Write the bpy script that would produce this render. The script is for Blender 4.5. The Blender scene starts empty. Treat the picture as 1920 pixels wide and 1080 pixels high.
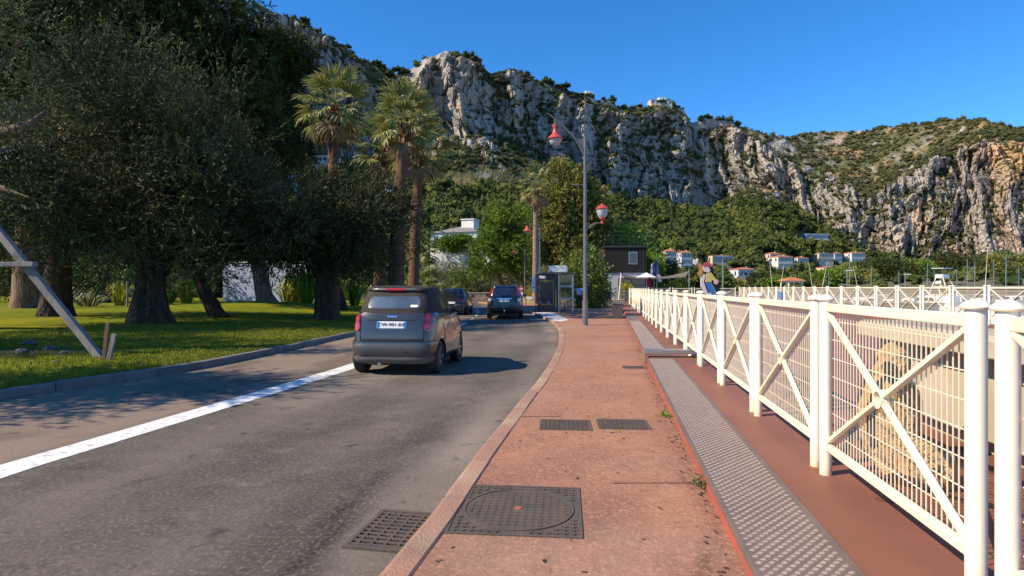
import bpy, bmesh, math, random
import numpy as np
from mathutils import Vector, Matrix
R = math.radians
rnd = random.Random(7)
rng = np.random.default_rng(11)
SC = bpy.context.scene
COL = SC.collection

# ------------------------------------------------------------------ camera, sky, sun, exposure
CAMZ = 1.55
cam_d = bpy.data.cameras.new('camera'); cam_d.lens = 20.625; cam_d.sensor_width = 36
cam_d.clip_start = 0.05; cam_d.clip_end = 6000
cam = bpy.data.objects.new('camera', cam_d); COL.objects.link(cam)
cam.location = (0, 0, CAMZ); cam.rotation_euler = (R(90), 0, 0)
SC.camera = cam

SUN_EL = 40.0
SUN_AZ = 251.0                       # clockwise from +Y: the sun stands left and a little behind the camera
wd = bpy.data.worlds.new('World'); SC.world = wd; wd.use_nodes = True
nt = wd.node_tree; nt.nodes.clear()
sky = nt.nodes.new('ShaderNodeTexSky'); sky.sky_type = 'NISHITA'; sky.sun_disc = False
sky.sun_elevation = R(SUN_EL); sky.sun_rotation = R(SUN_AZ); sky.altitude = 0
sky.air_density = 1.0; sky.dust_density = 0.0; sky.ozone_density = 10.0
bg = nt.nodes.new('ShaderNodeBackground'); bg.inputs['Strength'].default_value = 0.15
wo = nt.nodes.new('ShaderNodeOutputWorld')
hs = nt.nodes.new('ShaderNodeHueSaturation'); hs.inputs['Saturation'].default_value = 1.15
nt.links.new(sky.outputs[0], hs.inputs['Color']); nt.links.new(hs.outputs[0], bg.inputs[0]); nt.links.new(bg.outputs[0], wo.inputs[0])
sl = bpy.data.lights.new('sun', 'SUN'); sl.energy = 5.0; sl.angle = R(0.5); sl.color = (1.0, 0.85, 0.65)
sun = bpy.data.objects.new('sun', sl); COL.objects.link(sun)
_d = Vector((-math.sin(R(SUN_AZ)) * math.cos(R(SUN_EL)), -math.cos(R(SUN_AZ)) * math.cos(R(SUN_EL)), -math.sin(R(SUN_EL))))
sun.rotation_euler = _d.to_track_quat('-Z', 'Y').to_euler(); sun.location = (-40, -10, 40)
SC.view_settings.view_transform = 'Standard'; SC.view_settings.look = 'None'
SC.view_settings.exposure = 0.5; SC.view_settings.gamma = 1.0; SC.view_settings.use_curve_mapping = False
SC.render.engine = 'CYCLES'
SC.cycles.use_denoising = True
SC.cycles.max_bounces = 6; SC.cycles.diffuse_bounces = 3; SC.cycles.glossy_bounces = 3
SC.cycles.transmission_bounces = 4; SC.cycles.transparent_max_bounces = 6
SC.cycles.caustics_reflective = False; SC.cycles.caustics_refractive = False

def G(px, py, z=0.0):                # a point of the ground at height z, from where the photograph shows it
    d = 1100.0 * (CAMZ - z) / (py - 541.0)
    return ((px - 960.0) / 1100.0 * d, d)
def at(px, py, d):                   # a point at depth d
    return Vector(((px - 960.0) / 1100.0 * d, d, CAMZ - (py - 541.0) / 1100.0 * d))

# ------------------------------------------------------------------ noise
def _hash(ix, iy, iz, seed):
    h = (ix.astype(np.int64) * 374761393 + iy.astype(np.int64) * 668265263 + iz.astype(np.int64) * 2147483647 + seed * 974634777) & 0xffffffff
    h = ((h ^ (h >> 13)) * 1274126177) & 0xffffffff
    h = ((h ^ (h >> 16)) * 2246822519) & 0xffffffff
    return ((h ^ (h >> 15)) & 0xffffff) / float(0xffffff) * 2 - 1
def noise(x, y, z=None, seed=0):
    x = np.asarray(x, float); y = np.asarray(y, float)
    z = np.zeros_like(x) if z is None else np.asarray(z, float)
    x0, y0, z0 = np.floor(x), np.floor(y), np.floor(z)
    fx, fy, fz = x - x0, y - y0, z - z0
    fx = fx * fx * (3 - 2 * fx); fy = fy * fy * (3 - 2 * fy); fz = fz * fz * (3 - 2 * fz)
    r = 0
    for i in (0, 1):
        for j in (0, 1):
            for k in (0, 1):
                w = (fx if i else 1 - fx) * (fy if j else 1 - fy) * (fz if k else 1 - fz)
                r = r + w * _hash(x0 + i, y0 + j, z0 + k, seed)
    return r
def fbm(x, y, z=None, o=4, seed=0, gain=0.5):
    a, s, t = 1.0, 0, 0
    for i in range(o):
        f = 2.03 ** i
        s = s + a * noise(np.asarray(x) * f, np.asarray(y) * f, None if z is None else np.asarray(z) * f, seed + i * 17)
        t += a; a *= gain
    return s / t
def ridged(x, y, z=None, o=4, seed=0, gain=0.5):
    a, s, t = 1.0, 0, 0
    for i in range(o):
        f = 2.03 ** i
        n = noise(np.asarray(x) * f, np.asarray(y) * f, None if z is None else np.asarray(z) * f, seed + i * 17)
        s = s + a * (1 - np.abs(n) * 2); t += a; a *= gain
    return s / t

def cells(x, y, seed=0):
    """Voronoi: the value of the nearest cell and how near the cell's edge is"""
    x0, y0 = np.floor(x), np.floor(y); f1 = np.full(x.shape, 9.0); f2 = np.full(x.shape, 9.0); val = np.zeros_like(x)
    z = np.zeros_like(x)
    for i in (-1, 0, 1):
        for j in (-1, 0, 1):
            cx, cy = x0 + i, y0 + j
            d = np.hypot(cx + 0.5 + 0.45 * _hash(cx, cy, z, seed) - x, cy + 0.5 + 0.45 * _hash(cx, cy, z, seed + 1) - y)
            n = d < f1; f2 = np.where(n, f1, np.minimum(f2, d)); val = np.where(n, _hash(cx, cy, z, seed + 2), val); f1 = np.where(n, d, f1)
    return val, f2 - f1
# ------------------------------------------------------------------ materials
MATS = {}
def mat(name, c1, c2=None, rough=0.6, scale=4.0, bump=0.0, bscale=40.0, metal=0.0, spec=0.4, coat=0.0,
        attr=None, c3=None, scale3=0.6, detail=6.0, stretch=None, transl=0.0, alpha=None, trans=0.0, emit=None, lo=0.35, hi=0.65):
    if name in MATS: return MATS[name]
    m = bpy.data.materials.new(name); m.use_nodes = True; MATS[name] = m
    n = m.node_tree; N = n.nodes; L = n.links; N.clear()
    out = N.new('ShaderNodeOutputMaterial'); b = N.new('ShaderNodeBsdfPrincipled'); L.new(b.outputs[0], out.inputs[0])
    b.inputs['Roughness'].default_value = rough; b.inputs['Metallic'].default_value = metal
    b.inputs['Specular IOR Level'].default_value = spec; b.inputs['Coat Weight'].default_value = coat
    if coat: b.inputs['Coat Roughness'].default_value = 0.06
    if trans: b.inputs['Transmission Weight'].default_value = trans
    if alpha is not None: b.inputs['Alpha'].default_value = alpha
    if emit: b.inputs['Emission Color'].default_value = (*emit[:3], 1); b.inputs['Emission Strength'].default_value = emit[3]
    tc = N.new('ShaderNodeTexCoord'); vec = tc.outputs['Object']
    if stretch:
        mp = N.new('ShaderNodeMapping'); mp.inputs['Scale'].default_value = stretch; L.new(vec, mp.inputs[0]); vec = mp.outputs[0]
    col = None
    if attr == 'Col':
        a = N.new('ShaderNodeAttribute'); a.attribute_name = 'Col'; col = a.outputs['Color']
    elif attr:
        a = N.new('ShaderNodeAttribute'); a.attribute_name = attr
        mx = N.new('ShaderNodeMix'); mx.data_type = 'RGBA'; L.new(a.outputs['Fac'], mx.inputs[0])
        mx.inputs[6].default_value = (*c1, 1); mx.inputs[7].default_value = (*(c2 or c1), 1); col = mx.outputs[2]
    elif c2:
        t = N.new('ShaderNodeTexNoise'); t.inputs['Scale'].default_value = scale; t.inputs['Detail'].default_value = detail; L.new(vec, t.inputs['Vector'])
        r = N.new('ShaderNodeMapRange'); r.inputs[1].default_value = lo; r.inputs[2].default_value = hi; L.new(t.outputs['Fac'], r.inputs[0])
        mx = N.new('ShaderNodeMix'); mx.data_type = 'RGBA'; L.new(r.outputs[0], mx.inputs[0])
        mx.inputs[6].default_value = (*c1, 1); mx.inputs[7].default_value = (*c2, 1); col = mx.outputs[2]
    if c3:
        t = N.new('ShaderNodeTexNoise'); t.inputs['Scale'].default_value = scale3; t.inputs['Detail'].default_value = 5; L.new(vec, t.inputs['Vector'])
        r = N.new('ShaderNodeMapRange'); r.inputs[1].default_value = 0.48; r.inputs[2].default_value = 0.68; L.new(t.outputs['Fac'], r.inputs[0])
        mx = N.new('ShaderNodeMix'); mx.data_type = 'RGBA'; L.new(r.outputs[0], mx.inputs[0])
        if col is not None: L.new(col, mx.inputs[6])
        else: mx.inputs[6].default_value = (*c1, 1)
        mx.inputs[7].default_value = (*c3, 1); col = mx.outputs[2]
    if col is None: b.inputs['Base Color'].default_value = (*c1, 1)
    else: L.new(col, b.inputs['Base Color'])
    if bump:
        t = N.new('ShaderNodeTexNoise'); t.inputs['Scale'].default_value = bscale; t.inputs['Detail'].default_value = 4; L.new(vec, t.inputs['Vector'])
        bp = N.new('ShaderNodeBump'); bp.inputs['Strength'].default_value = bump; bp.inputs['Distance'].default_value = 0.02
        L.new(t.outputs['Fac'], bp.inputs['Height']); L.new(bp.outputs[0], b.inputs['Normal'])
    if transl:
        tr = N.new('ShaderNodeBsdfTranslucent'); ms = N.new('ShaderNodeMixShader'); ms.inputs[0].default_value = transl
        if col is not None: L.new(col, tr.inputs[0])
        else: tr.inputs[0].default_value = (*c1, 1)
        L.new(b.outputs[0], ms.inputs[1]); L.new(tr.outputs[0], ms.inputs[2]); L.new(ms.outputs[0], out.inputs[0])
    return m

def asphalt_like(name, base, dark, light, speck, scale=1.0, attr=True, rough=0.85):
    """a surface of stones in binder: fine bright and dark grains, blotches, relief"""
    m = bpy.data.materials.new(name); m.use_nodes = True; MATS[name] = m
    N, L = m.node_tree.nodes, m.node_tree.links
    b = N['Principled BSDF']; b.inputs['Roughness'].default_value = rough; b.inputs['Specular IOR Level'].default_value = 0.25
    tc = N.new('ShaderNodeTexCoord'); vec = tc.outputs['Object']
    def nz(s, d=4, r=0.6):
        t = N.new('ShaderNodeTexNoise'); t.inputs['Scale'].default_value = s; t.inputs['Detail'].default_value = d; t.inputs['Roughness'].default_value = r
        L.new(vec, t.inputs['Vector']); return t.outputs['Fac']
    def rg(f, a, c):
        r = N.new('ShaderNodeMapRange'); r.inputs[1].default_value = a; r.inputs[2].default_value = c; L.new(f, r.inputs[0]); return r.outputs[0]
    def mix(f, a, c):
        x = N.new('ShaderNodeMix'); x.data_type = 'RGBA'; L.new(f, x.inputs[0])
        for i, v in ((6, a), (7, c)):
            if isinstance(v, tuple): x.inputs[i].default_value = (*v, 1)
            else: L.new(v, x.inputs[i])
        return x.outputs[2]
    c = mix(rg(nz(0.7, 6), 0.35, 0.68), base, dark)
    c = mix(rg(nz(6.0, 5, 0.7), 0.50, 0.72), c, tuple(v * 0.78 for v in dark))
    c = mix(rg(nz(3.1, 6, 0.7), 0.56, 0.74), c, tuple(0.5 * (u + v) for u, v in zip(base, light)))
    if attr:
        a = N.new('ShaderNodeAttribute'); a.attribute_name = 'lane'; c = mix(a.outputs['Fac'], c, attr if isinstance(attr, tuple) else light)
        a3 = N.new('ShaderNodeAttribute'); a3.attribute_name = 'pale'; c = mix(a3.outputs['Fac'], c, (0.30, 0.252, 0.198))
        a2 = N.new('ShaderNodeAttribute'); a2.attribute_name = 'stain'; c = mix(a2.outputs['Fac'], c, tuple(v * 0.3 for v in dark))
    c = mix(rg(nz(55 * scale, 3, 0.7), 0.50, 0.78), c, light)
    c = mix(rg(nz(75 * scale, 3, 0.7), 0.60, 0.82), c, tuple(v * 0.55 for v in dark))
    v = N.new('ShaderNodeTexVoronoi'); v.inputs['Scale'].default_value = 42 * scale; L.new(vec, v.inputs['Vector'])
    mk_ = N.new('ShaderNodeMath'); mk_.operation = 'MULTIPLY'; L.new(rg(v.outputs['Distance'], 0.15, 0.06), mk_.inputs[0]); L.new(rg(nz(5.0, 4, 0.7), 0.42, 0.70), mk_.inputs[1])
    c = mix(mk_.outputs[0], c, speck)
    c = mix(rg(nz(2.3, 8), 0.62, 0.72), c, tuple(x * 0.72 for x in dark))
    L.new(c, b.inputs['Base Color'])
    bp = N.new('ShaderNodeBump'); bp.inputs['Strength'].default_value = 0.8; bp.inputs['Distance'].default_value = 0.012
    L.new(nz(45 * scale, 5, 0.75), bp.inputs['Height']); L.new(bp.outputs[0], b.inputs['Normal'])
    return m

# ------------------------------------------------------------------ objects
def link(o, parent=None):
    COL.objects.link(o)
    if parent is not None: o.parent = parent
    return o
def tag(o, label=None, cat=None, group=None, kind=None):
    if label: o['label'] = label
    if cat: o['category'] = cat
    if group: o['group'] = group
    if kind: o['kind'] = kind
    return o
def empty(name, loc=(0, 0, 0), rz=0.0, label=None, cat=None, group=None):
    o = bpy.data.objects.new(name, None); o.empty_display_size = 0.2
    o.location = loc; o.rotation_euler = (0, 0, rz); COL.objects.link(o)
    return tag(o, label, cat, group)
def mesh_np(name, V, F, m=None, parent=None, attrs=None, smooth=False, col=None):
    """fast mesh: V (n,3); F (k,3|4) or list of such arrays"""
    Fs = F if isinstance(F, list) else [F]
    me = bpy.data.meshes.new(name)
    V = np.ascontiguousarray(V, dtype=np.float32)
    me.vertices.add(len(V)); me.vertices.foreach_set('co', V.ravel())
    idx = np.concatenate([f.ravel() for f in Fs]).astype(np.int32)
    tot = np.concatenate([np.full(len(f), f.shape[1], np.int32) for f in Fs])
    st = np.concatenate([[0], np.cumsum(tot)[:-1]]).astype(np.int32)
    me.loops.add(len(idx)); me.loops.foreach_set('vertex_index', idx)
    me.polygons.add(len(tot)); me.polygons.foreach_set('loop_start', st); me.polygons.foreach_set('loop_total', tot)
    me.polygons.foreach_set('use_smooth', np.full(len(tot), smooth))
    for k, v in (attrs or {}).items():
        a = me.attributes.new(k, 'FLOAT', 'POINT'); a.data.foreach_set('value', np.asarray(v, np.float32))
    if col is not None:
        a = me.attributes.new('Col', 'FLOAT_COLOR', 'POINT')
        c = np.ones((len(V), 4), np.float32); c[:, :3] = col; a.data.foreach_set('color', c.ravel())
    me.update(calc_edges=True)
    if m: me.materials.append(m)
    return link(bpy.data.objects.new(name, me), parent)

class MB:
    """collects shapes, then links them as one mesh object"""
    def __init__(s): s.v = []; s.f = []
    def add(s, vs, fs):
        o = len(s.v); s.v += [tuple(p) for p in vs]; s.f += [tuple(i + o for i in f) for f in fs]; return s
    def box(s, x0, x1, y0, y1, z0, z1, mt=None):
        vs = [Vector((x, y, z)) for z in (z0, z1) for x, y in ((x0, y0), (x1, y0), (x1, y1), (x0, y1))]
        if mt is not None: vs = [mt @ v for v in vs]
        return s.add(vs, [(3, 2, 1, 0), (4, 5, 6, 7), (0, 1, 5, 4), (1, 2, 6, 5), (2, 3, 7, 6), (3, 0, 4, 7)])
    def bar(s, a, b, w, h=None, up=(0, 0, 1)):
        """rectangular bar from a to b"""
        a, b = Vector(a), Vector(b); h = h or w; d = (b - a).normalized(); u = Vector(up)
        if abs(d.dot(u)) > 0.98: u = Vector((0, 1, 0))
        x = d.cross(u).normalized(); y = x.cross(d)
        vs = [p + x * i * w / 2 + y * j * h / 2 for p in (a, b) for i, j in ((-1, -1), (1, -1), (1, 1), (-1, 1))]
        return s.add(vs, [(3, 2, 1, 0), (4, 5, 6, 7), (0, 1, 5, 4), (1, 2, 6, 5), (2, 3, 7, 6), (3, 0, 4, 7)])
    def tube(s, pts, rad, n=8, cap=True, flat=1.0):
        pts = [Vector(p) for p in pts]; rad = rad if isinstance(rad, (list, tuple)) else [rad] * len(pts)
        rings = []; o = len(s.v); px = None
        for i, p in enumerate(pts):
            d = (pts[min(i + 1, len(pts) - 1)] - pts[max(i - 1, 0)]).normalized()
            if px is None: px = d.cross(Vector((0, 1, 0)) if abs(d.y) < 0.9 else Vector((1, 0, 0))).normalized()
            else: px = (px - d * px.dot(d)).normalized()
            py = d.cross(px)
            for k in range(n):
                a = 2 * math.pi * k / n
                s.v.append(tuple(p + (px * math.cos(a) + py * math.sin(a) * flat) * rad[i]))
        for i in range(len(pts) - 1):
            for k in range(n):
                a, b = o + i * n + k, o + i * n + (k + 1) % n
                s.f.append((a, b, b + n, a + n))
        if cap:
            s.f.append(tuple(o + k for k in reversed(range(n)))); s.f.append(tuple(o + (len(pts) - 1) * n + k for k in range(n)))
        return s
    def lathe(s, prof, c=(0, 0, 0), n=12):
        """prof: (r, z) from bottom to top"""
        o = len(s.v); c = Vector(c)
        for r, z in prof:
            for k in range(n):
                a = 2 * math.pi * k / n; s.v.append((c.x + r * math.cos(a), c.y + r * math.sin(a), c.z + z))
        for i in range(len(prof) - 1):
            for k in range(n):
                a, b = o + i * n + k, o + i * n + (k + 1) % n; s.f.append((a, b, b + n, a + n))
        s.f.append(tuple(o + k for k in reversed(range(n)))); s.f.append(tuple(o + (len(prof) - 1) * n + k for k in range(n)))
        return s
    def prism(s, poly, z0, z1):
        n = len(poly)
        return s.add([(x, y, z0) for x, y in poly] + [(x, y, z1) for x, y in poly],
                     [tuple(reversed(range(n))), tuple(range(n, 2 * n))] + [(i, (i + 1) % n, n + (i + 1) % n, n + i) for i in range(n)])
    def build(s, name, m, parent=None, smooth=False, bevel=0.0, loc=None):
        me = bpy.data.meshes.new(name); me.from_pydata(s.v, [], s.f); me.update()
        if smooth:
            me.polygons.foreach_set('use_smooth', np.ones(len(me.polygons), bool))
            me.set_sharp_from_angle(angle=R(38))
        if m: me.materials.append(m)
        o = link(bpy.data.objects.new(name, me), parent)
        if bevel:
            md = o.modifiers.new('bevel', 'BEVEL'); md.width = bevel; md.segments = 2; md.limit_method = 'ANGLE'; md.angle_limit = R(40)
        if loc is not None: o.location = loc
        return o
def dup(root, loc=None, rz=None, label=None, scale=None, group=None):
    """a thing with its parts and their sub-parts, sharing mesh data"""
    def cp(o, parent):
        c = o.copy(); COL.objects.link(c)
        if parent is not None: c.parent = parent
        for ch in o.children: cp(ch, c)
        return c
    r = cp(root, None)
    if loc is not None: r.location = loc
    if rz is not None: r.rotation_euler = (0, 0, rz)
    if scale is not None: r.scale = (scale,) * 3 if isinstance(scale, (int, float)) else scale
    if label: r['label'] = label
    if group: r['group'] = group
    return r
def text(body, size, m, parent, loc, rot, name='lettering', ext=0.002, align='CENTER'):
    c = bpy.data.curves.new(name, 'FONT'); c.body = body; c.size = size; c.extrude = ext; c.align_x = align; c.align_y = 'CENTER'
    c.resolution_u = 2
    o = bpy.data.objects.new(name, c); COL.objects.link(o)
    dg = bpy.context.evaluated_depsgraph_get(); me = bpy.data.meshes.new_from_object(o.evaluated_get(dg))
    bpy.data.objects.remove(o); bpy.data.curves.remove(c)
    me.materials.clear(); me.materials.append(m); me.name = name
    t = link(bpy.data.objects.new(name, me), parent); t.location = loc; t.rotation_euler = rot
    return t
ORD = ['first', 'second', 'third', 'fourth', 'fifth', 'sixth', 'seventh', 'eighth', 'ninth', 'tenth', 'eleventh', 'twelfth', 'thirteenth',
       'fourteenth', 'fifteenth', 'sixteenth', 'seventeenth', 'eighteenth', 'nineteenth', 'twentieth', 'twenty-first', 'twenty-second',
       'twenty-third', 'twenty-fourth', 'twenty-fifth', 'twenty-sixth', 'twenty-seventh', 'twenty-eighth']
def smooth_line(pts, step=0.5):
    """Catmull-Rom through pts, resampled"""
    P = np.array(pts, float); Q = np.vstack([2 * P[0] - P[1], P, 2 * P[-1] - P[-2]]); out = []
    for i in range(1, len(Q) - 2):
        p0, p1, p2, p3 = Q[i - 1:i + 3]
        for t in np.linspace(0, 1, 24, endpoint=False):
            out.append(0.5 * (2 * p1 + (p2 - p0) * t + (2 * p0 - 5 * p1 + 4 * p2 - p3) * t * t + (3 * p1 - p0 - 3 * p2 + p3) * t ** 3))
    out.append(Q[-2]); out = np.array(out)
    L = np.concatenate([[0], np.cumsum(np.linalg.norm(np.diff(out, axis=0), axis=1))])
    s = np.arange(0, L[-1], step)
    return np.stack([np.interp(s, L, out[:, 0]), np.interp(s, L, out[:, 1])], 1)
# ================================================================== the setting: ground, road, pavement, lawn, terrace, water
DIRV = (0.1662, 0.9861)                                   # the way the street, the step and the fence run
FA = (2.24, 4.19)                                         # a post of the near fence
def fence_x(y): return FA[0] + (y - FA[1]) * DIRV[0] / DIRV[1]
def far_x(y): return 15.2 + (y - 18.7) * 0.158
def step_x(y): return 1.14 + 0.1705 * (y - 2.71)          # left edge of the step in front of the fence
SW_Z, DECK_Z = 0.10, 0.215

KR = smooth_line([(-1.6, -3.0), (-1.05, 0.6)] + [G(px, py, SW_Z) for px, py in ((720, 1062), (767, 1012), (830, 932), (871, 878), (936, 798),
                 (985, 740), (1017, 700), (1044, 655), (1049, 630), (1046, 615), (1030, 600), (1005, 590))] + [(1.05, 37.5), (0.3, 44), (-1.5, 54), (-6, 68), (-16, 90)], 0.25)
KL = smooth_line([(-9.3, -3.0), (-8.0, 4.0), (-7.1, 8.1), (-5.9, 11.6), (-5.2, 18.3), (-4.7, 25), (-4.4, 33), (-4.9, 42), (-6.6, 54), (-11, 68), (-21, 88)], 0.25)
def xr(y): return float(np.interp(y, KR[:, 1], KR[:, 0]))
def xl(y): return float(np.interp(y, KL[:, 1], KL[:, 0]))

M_ground = mat('dry_earth', (0.16, 0.12, 0.07), (0.09, 0.10, 0.04), rough=0.95, scale=0.6, bump=0.4, bscale=8)
M_road = asphalt_like('asphalt', (0.128, 0.104, 0.080), (0.080, 0.067, 0.053), (0.23, 0.195, 0.16), (0.48, 0.42, 0.34), scale=0.55, attr=(0.28, 0.205, 0.145))
M_side = asphalt_like('red_pavement', (0.385, 0.188, 0.112), (0.30, 0.145, 0.088), (0.51, 0.285, 0.175), (0.62, 0.40, 0.27), scale=0.6, attr=(0.23, 0.11, 0.08))
M_kerb = mat('kerb_stone', (0.37, 0.20, 0.13), (0.27, 0.165, 0.115), rough=0.85, scale=3, bump=0.5, bscale=60, c3=(0.43, 0.29, 0.20), scale3=1.5)
M_kerbg = mat('kerb_grey', (0.22, 0.20, 0.18), (0.14, 0.13, 0.12), rough=0.9, scale=4, bump=0.5, bscale=60)
M_redk = mat('red_step_paint', (0.50, 0.095, 0.058), (0.36, 0.075, 0.05), rough=0.65, scale=3.5, bump=0.3, bscale=30, c3=(0.30, 0.13, 0.09), scale3=5)
M_deck = mat('red_deck', (0.235, 0.092, 0.052), (0.195, 0.078, 0.046), rough=0.62, scale=1.3, bump=0.12, bscale=90, c3=(0.27, 0.12, 0.075), scale3=0.5)
M_paint = mat('road_paint', (0.74, 0.73, 0.70), (0.33, 0.30, 0.26), rough=0.7, scale=11, detail=9, lo=0.54, hi=0.74, bump=0.3, bscale=80)
M_lawn = mat('lawn_soil', (0.165, 0.185, 0.010), (0.115, 0.145, 0.010), rough=0.9, spec=0.05, scale=1.2, bump=0.5, bscale=90, c3=(0.25, 0.22, 0.014), scale3=0.35)
M_water = mat('harbour_water', (0.03, 0.07, 0.075), rough=0.08, bump=0.25, bscale=1.2, spec=0.5)

def strip(name, A, B, zA, zB, m, parent=None, nx=6, attrs=None, zf=None):
    """a sheet between two lines of equal length"""
    A, B = np.asarray(A), np.asarray(B); n = len(A); t = np.linspace(0, 1, nx + 1)
    P = A[:, None, :] * (1 - t)[None, :, None] + B[:, None, :] * t[None, :, None]
    Z = (zA * (1 - t) + zB * t)[None, :].repeat(n, 0)
    if zf is not None: Z = zf(P[..., 0], P[..., 1])
    V = np.concatenate([P, Z[..., None]], 2).reshape(-1, 3)
    i = np.arange(n - 1)[:, None] * (nx + 1) + np.arange(nx)[None, :]
    F = np.stack([i, i + 1, i + nx + 2, i + nx + 1], -1).reshape(-1, 4)
    return mesh_np(name, V, F, m, parent, attrs(V) if attrs else None)

def basin(x, y):                                           # 1 inside the harbour
    e = np.minimum(np.minimum(x - (far_x(y) + 1.0), 128 - y), y + 25)
    return np.clip(e / 1.0, 0, 1)
def ground_z(x, y):
    z = -0.08 + 0.0 * x
    back = np.clip((np.hypot(x, y) - 95) / 120, 0, 1)
    z = z + back * back * 5.0
    z = z * (1 - basin(x, y)) + basin(x, y) * (-4.0)
    return z
gx = np.unique(np.concatenate([np.arange(-60, 120, 1.5), np.linspace(-2500, -60, 40), np.linspace(120, 2500, 50)]))
gy = np.unique(np.concatenate([np.arange(-30, 150, 2.0), np.linspace(-600, -30, 12), np.linspace(150, 2800, 50)]))
XX, YY = np.meshgrid(gx, gy)
ZZ = ground_z(XX, YY)
V = np.stack([XX, YY, ZZ], -1).reshape(-1, 3); nx_ = len(gx)
i = (np.arange(len(gy) - 1)[:, None] * nx_ + np.arange(nx_ - 1)[None, :])
tag(mesh_np('ground', V, np.stack([i, i + 1, i + nx_ + 1, i + nx_], -1).reshape(-1, 4), M_ground), kind='structure')
wb = MB().add([(5, -26, -1.25), (260, -26, -1.25), (260, 129, -1.25), (5, 129, -1.25)], [(0, 1, 2, 3)]).build('water', M_water)
tag(wb, kind='structure')

# road
ys = np.concatenate([np.arange(-2.5, 14, 0.18), np.arange(14, 86, 0.7)])
Ar = np.array([(xl(y) - 0.05, y) for y in ys]); Br = np.array([(xr(y) + 0.05, y) for y in ys])
CL = smooth_line([(-5.55, -3), (-4.36, 4.6), G(0, 885), G(330, 787), G(650, 691), (-2.55, 17), (-2.2, 23), (-2.0, 28), (-2.1, 36), (-2.7, 44), (-4.5, 55), (-9, 69)], 0.25)
def xc(y): return np.interp(y, CL[:, 1], CL[:, 0])
def road_attrs(V):
    x, y = V[:, 0], V[:, 1]
    lane = np.clip((xc(y) - x) * 3, 0, 1) * (0.72 + 0.2 * fbm(x * 0.8, y * 0.3, o=3, seed=59))
    kr = np.interp(y, KR[:, 1], KR[:, 0])
    d = kr - x                                             # distance to the right kerb
    wheel = np.exp(-((d - 0.62 - 0.10 * np.sin(y * 1.7)) / 0.10) ** 2) * np.clip((5.6 - y) / 1.6, 0, 1)
    wheel *= np.clip(0.75 + 0.9 * fbm(x * 3, y * 3, o=3, seed=5), 0, 1)
    pale = np.exp(-((d - 0.22) / 0.30) ** 2) * 0.75 * np.clip(0.75 + 0.8 * fbm(x * 1.5, y * 0.5, o=3, seed=15), 0, 1)
    worn = np.clip(fbm(x * 0.55, y * 0.22, o=4, seed=19) * 1.1, 0, 0.30) + 0.18 * np.exp(-((d - 2.9) / 0.35) ** 2) + 0.12 * np.exp(-((d - 1.4) / 0.3) ** 2)
    oil = np.clip(fbm(x * 1.1, y * 0.8, o=4, seed=29) * 1.6 - 0.35, 0, 0.4) + 0.30 * np.exp(-((d - 1.05) / 0.28) ** 2) * np.clip((7 - y) / 3, 0, 1)
    for (sx_, sy_, rx_, ry_) in ((-1.75, 4.75, .22, .07), (-1.5, 4.6, .16, .05), (-3.0, 4.7, .05, .03), (-1.55, 5.2, .05, .03), (-0.95, 7.5, .05, .04)): oil += 0.55 * np.exp(-((x - sx_) / rx_) ** 2 - ((y - sy_) / ry_) ** 2)
    return {'lane': np.clip(lane, 0, 1), 'pale': np.clip(np.maximum(pale, worn * (1 - np.clip((xc(y) - x) * 3, 0, 1) * .8)), 0, 0.85), 'stain': np.clip(wheel + oil, 0, 0.9)}
road = strip('road', Ar, Br, 0, 0, M_road, nx=60, attrs=road_attrs); tag(road, kind='structure')
def line_mark(y0, y1, w0, name='road_marking'):
    yy = np.arange(y0, y1, 0.3); A, B = [], []
    for y in yy:
        A.append((xc(y) - w0 / 2, y)); B.append((xc(y) + w0 / 2, y))
    return strip(name, A, B, 0.004, 0.004, M_paint, road, nx=1)
line_mark(-2.4, 16.5, 0.36)
for k in range(7): line_mark(20.0 + k * 4.2, 21.8 + k * 4.2, 0.14)
# a stop-like white bar far along the road
mk = MB().add([(-3.9, 46, 0.005), (-1.2, 46.3, 0.005), (-1.25, 46.8, 0.005), (-3.95, 46.5, 0.005)], [(0, 1, 2, 3)]).build('road_marking', M_paint, road)

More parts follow.
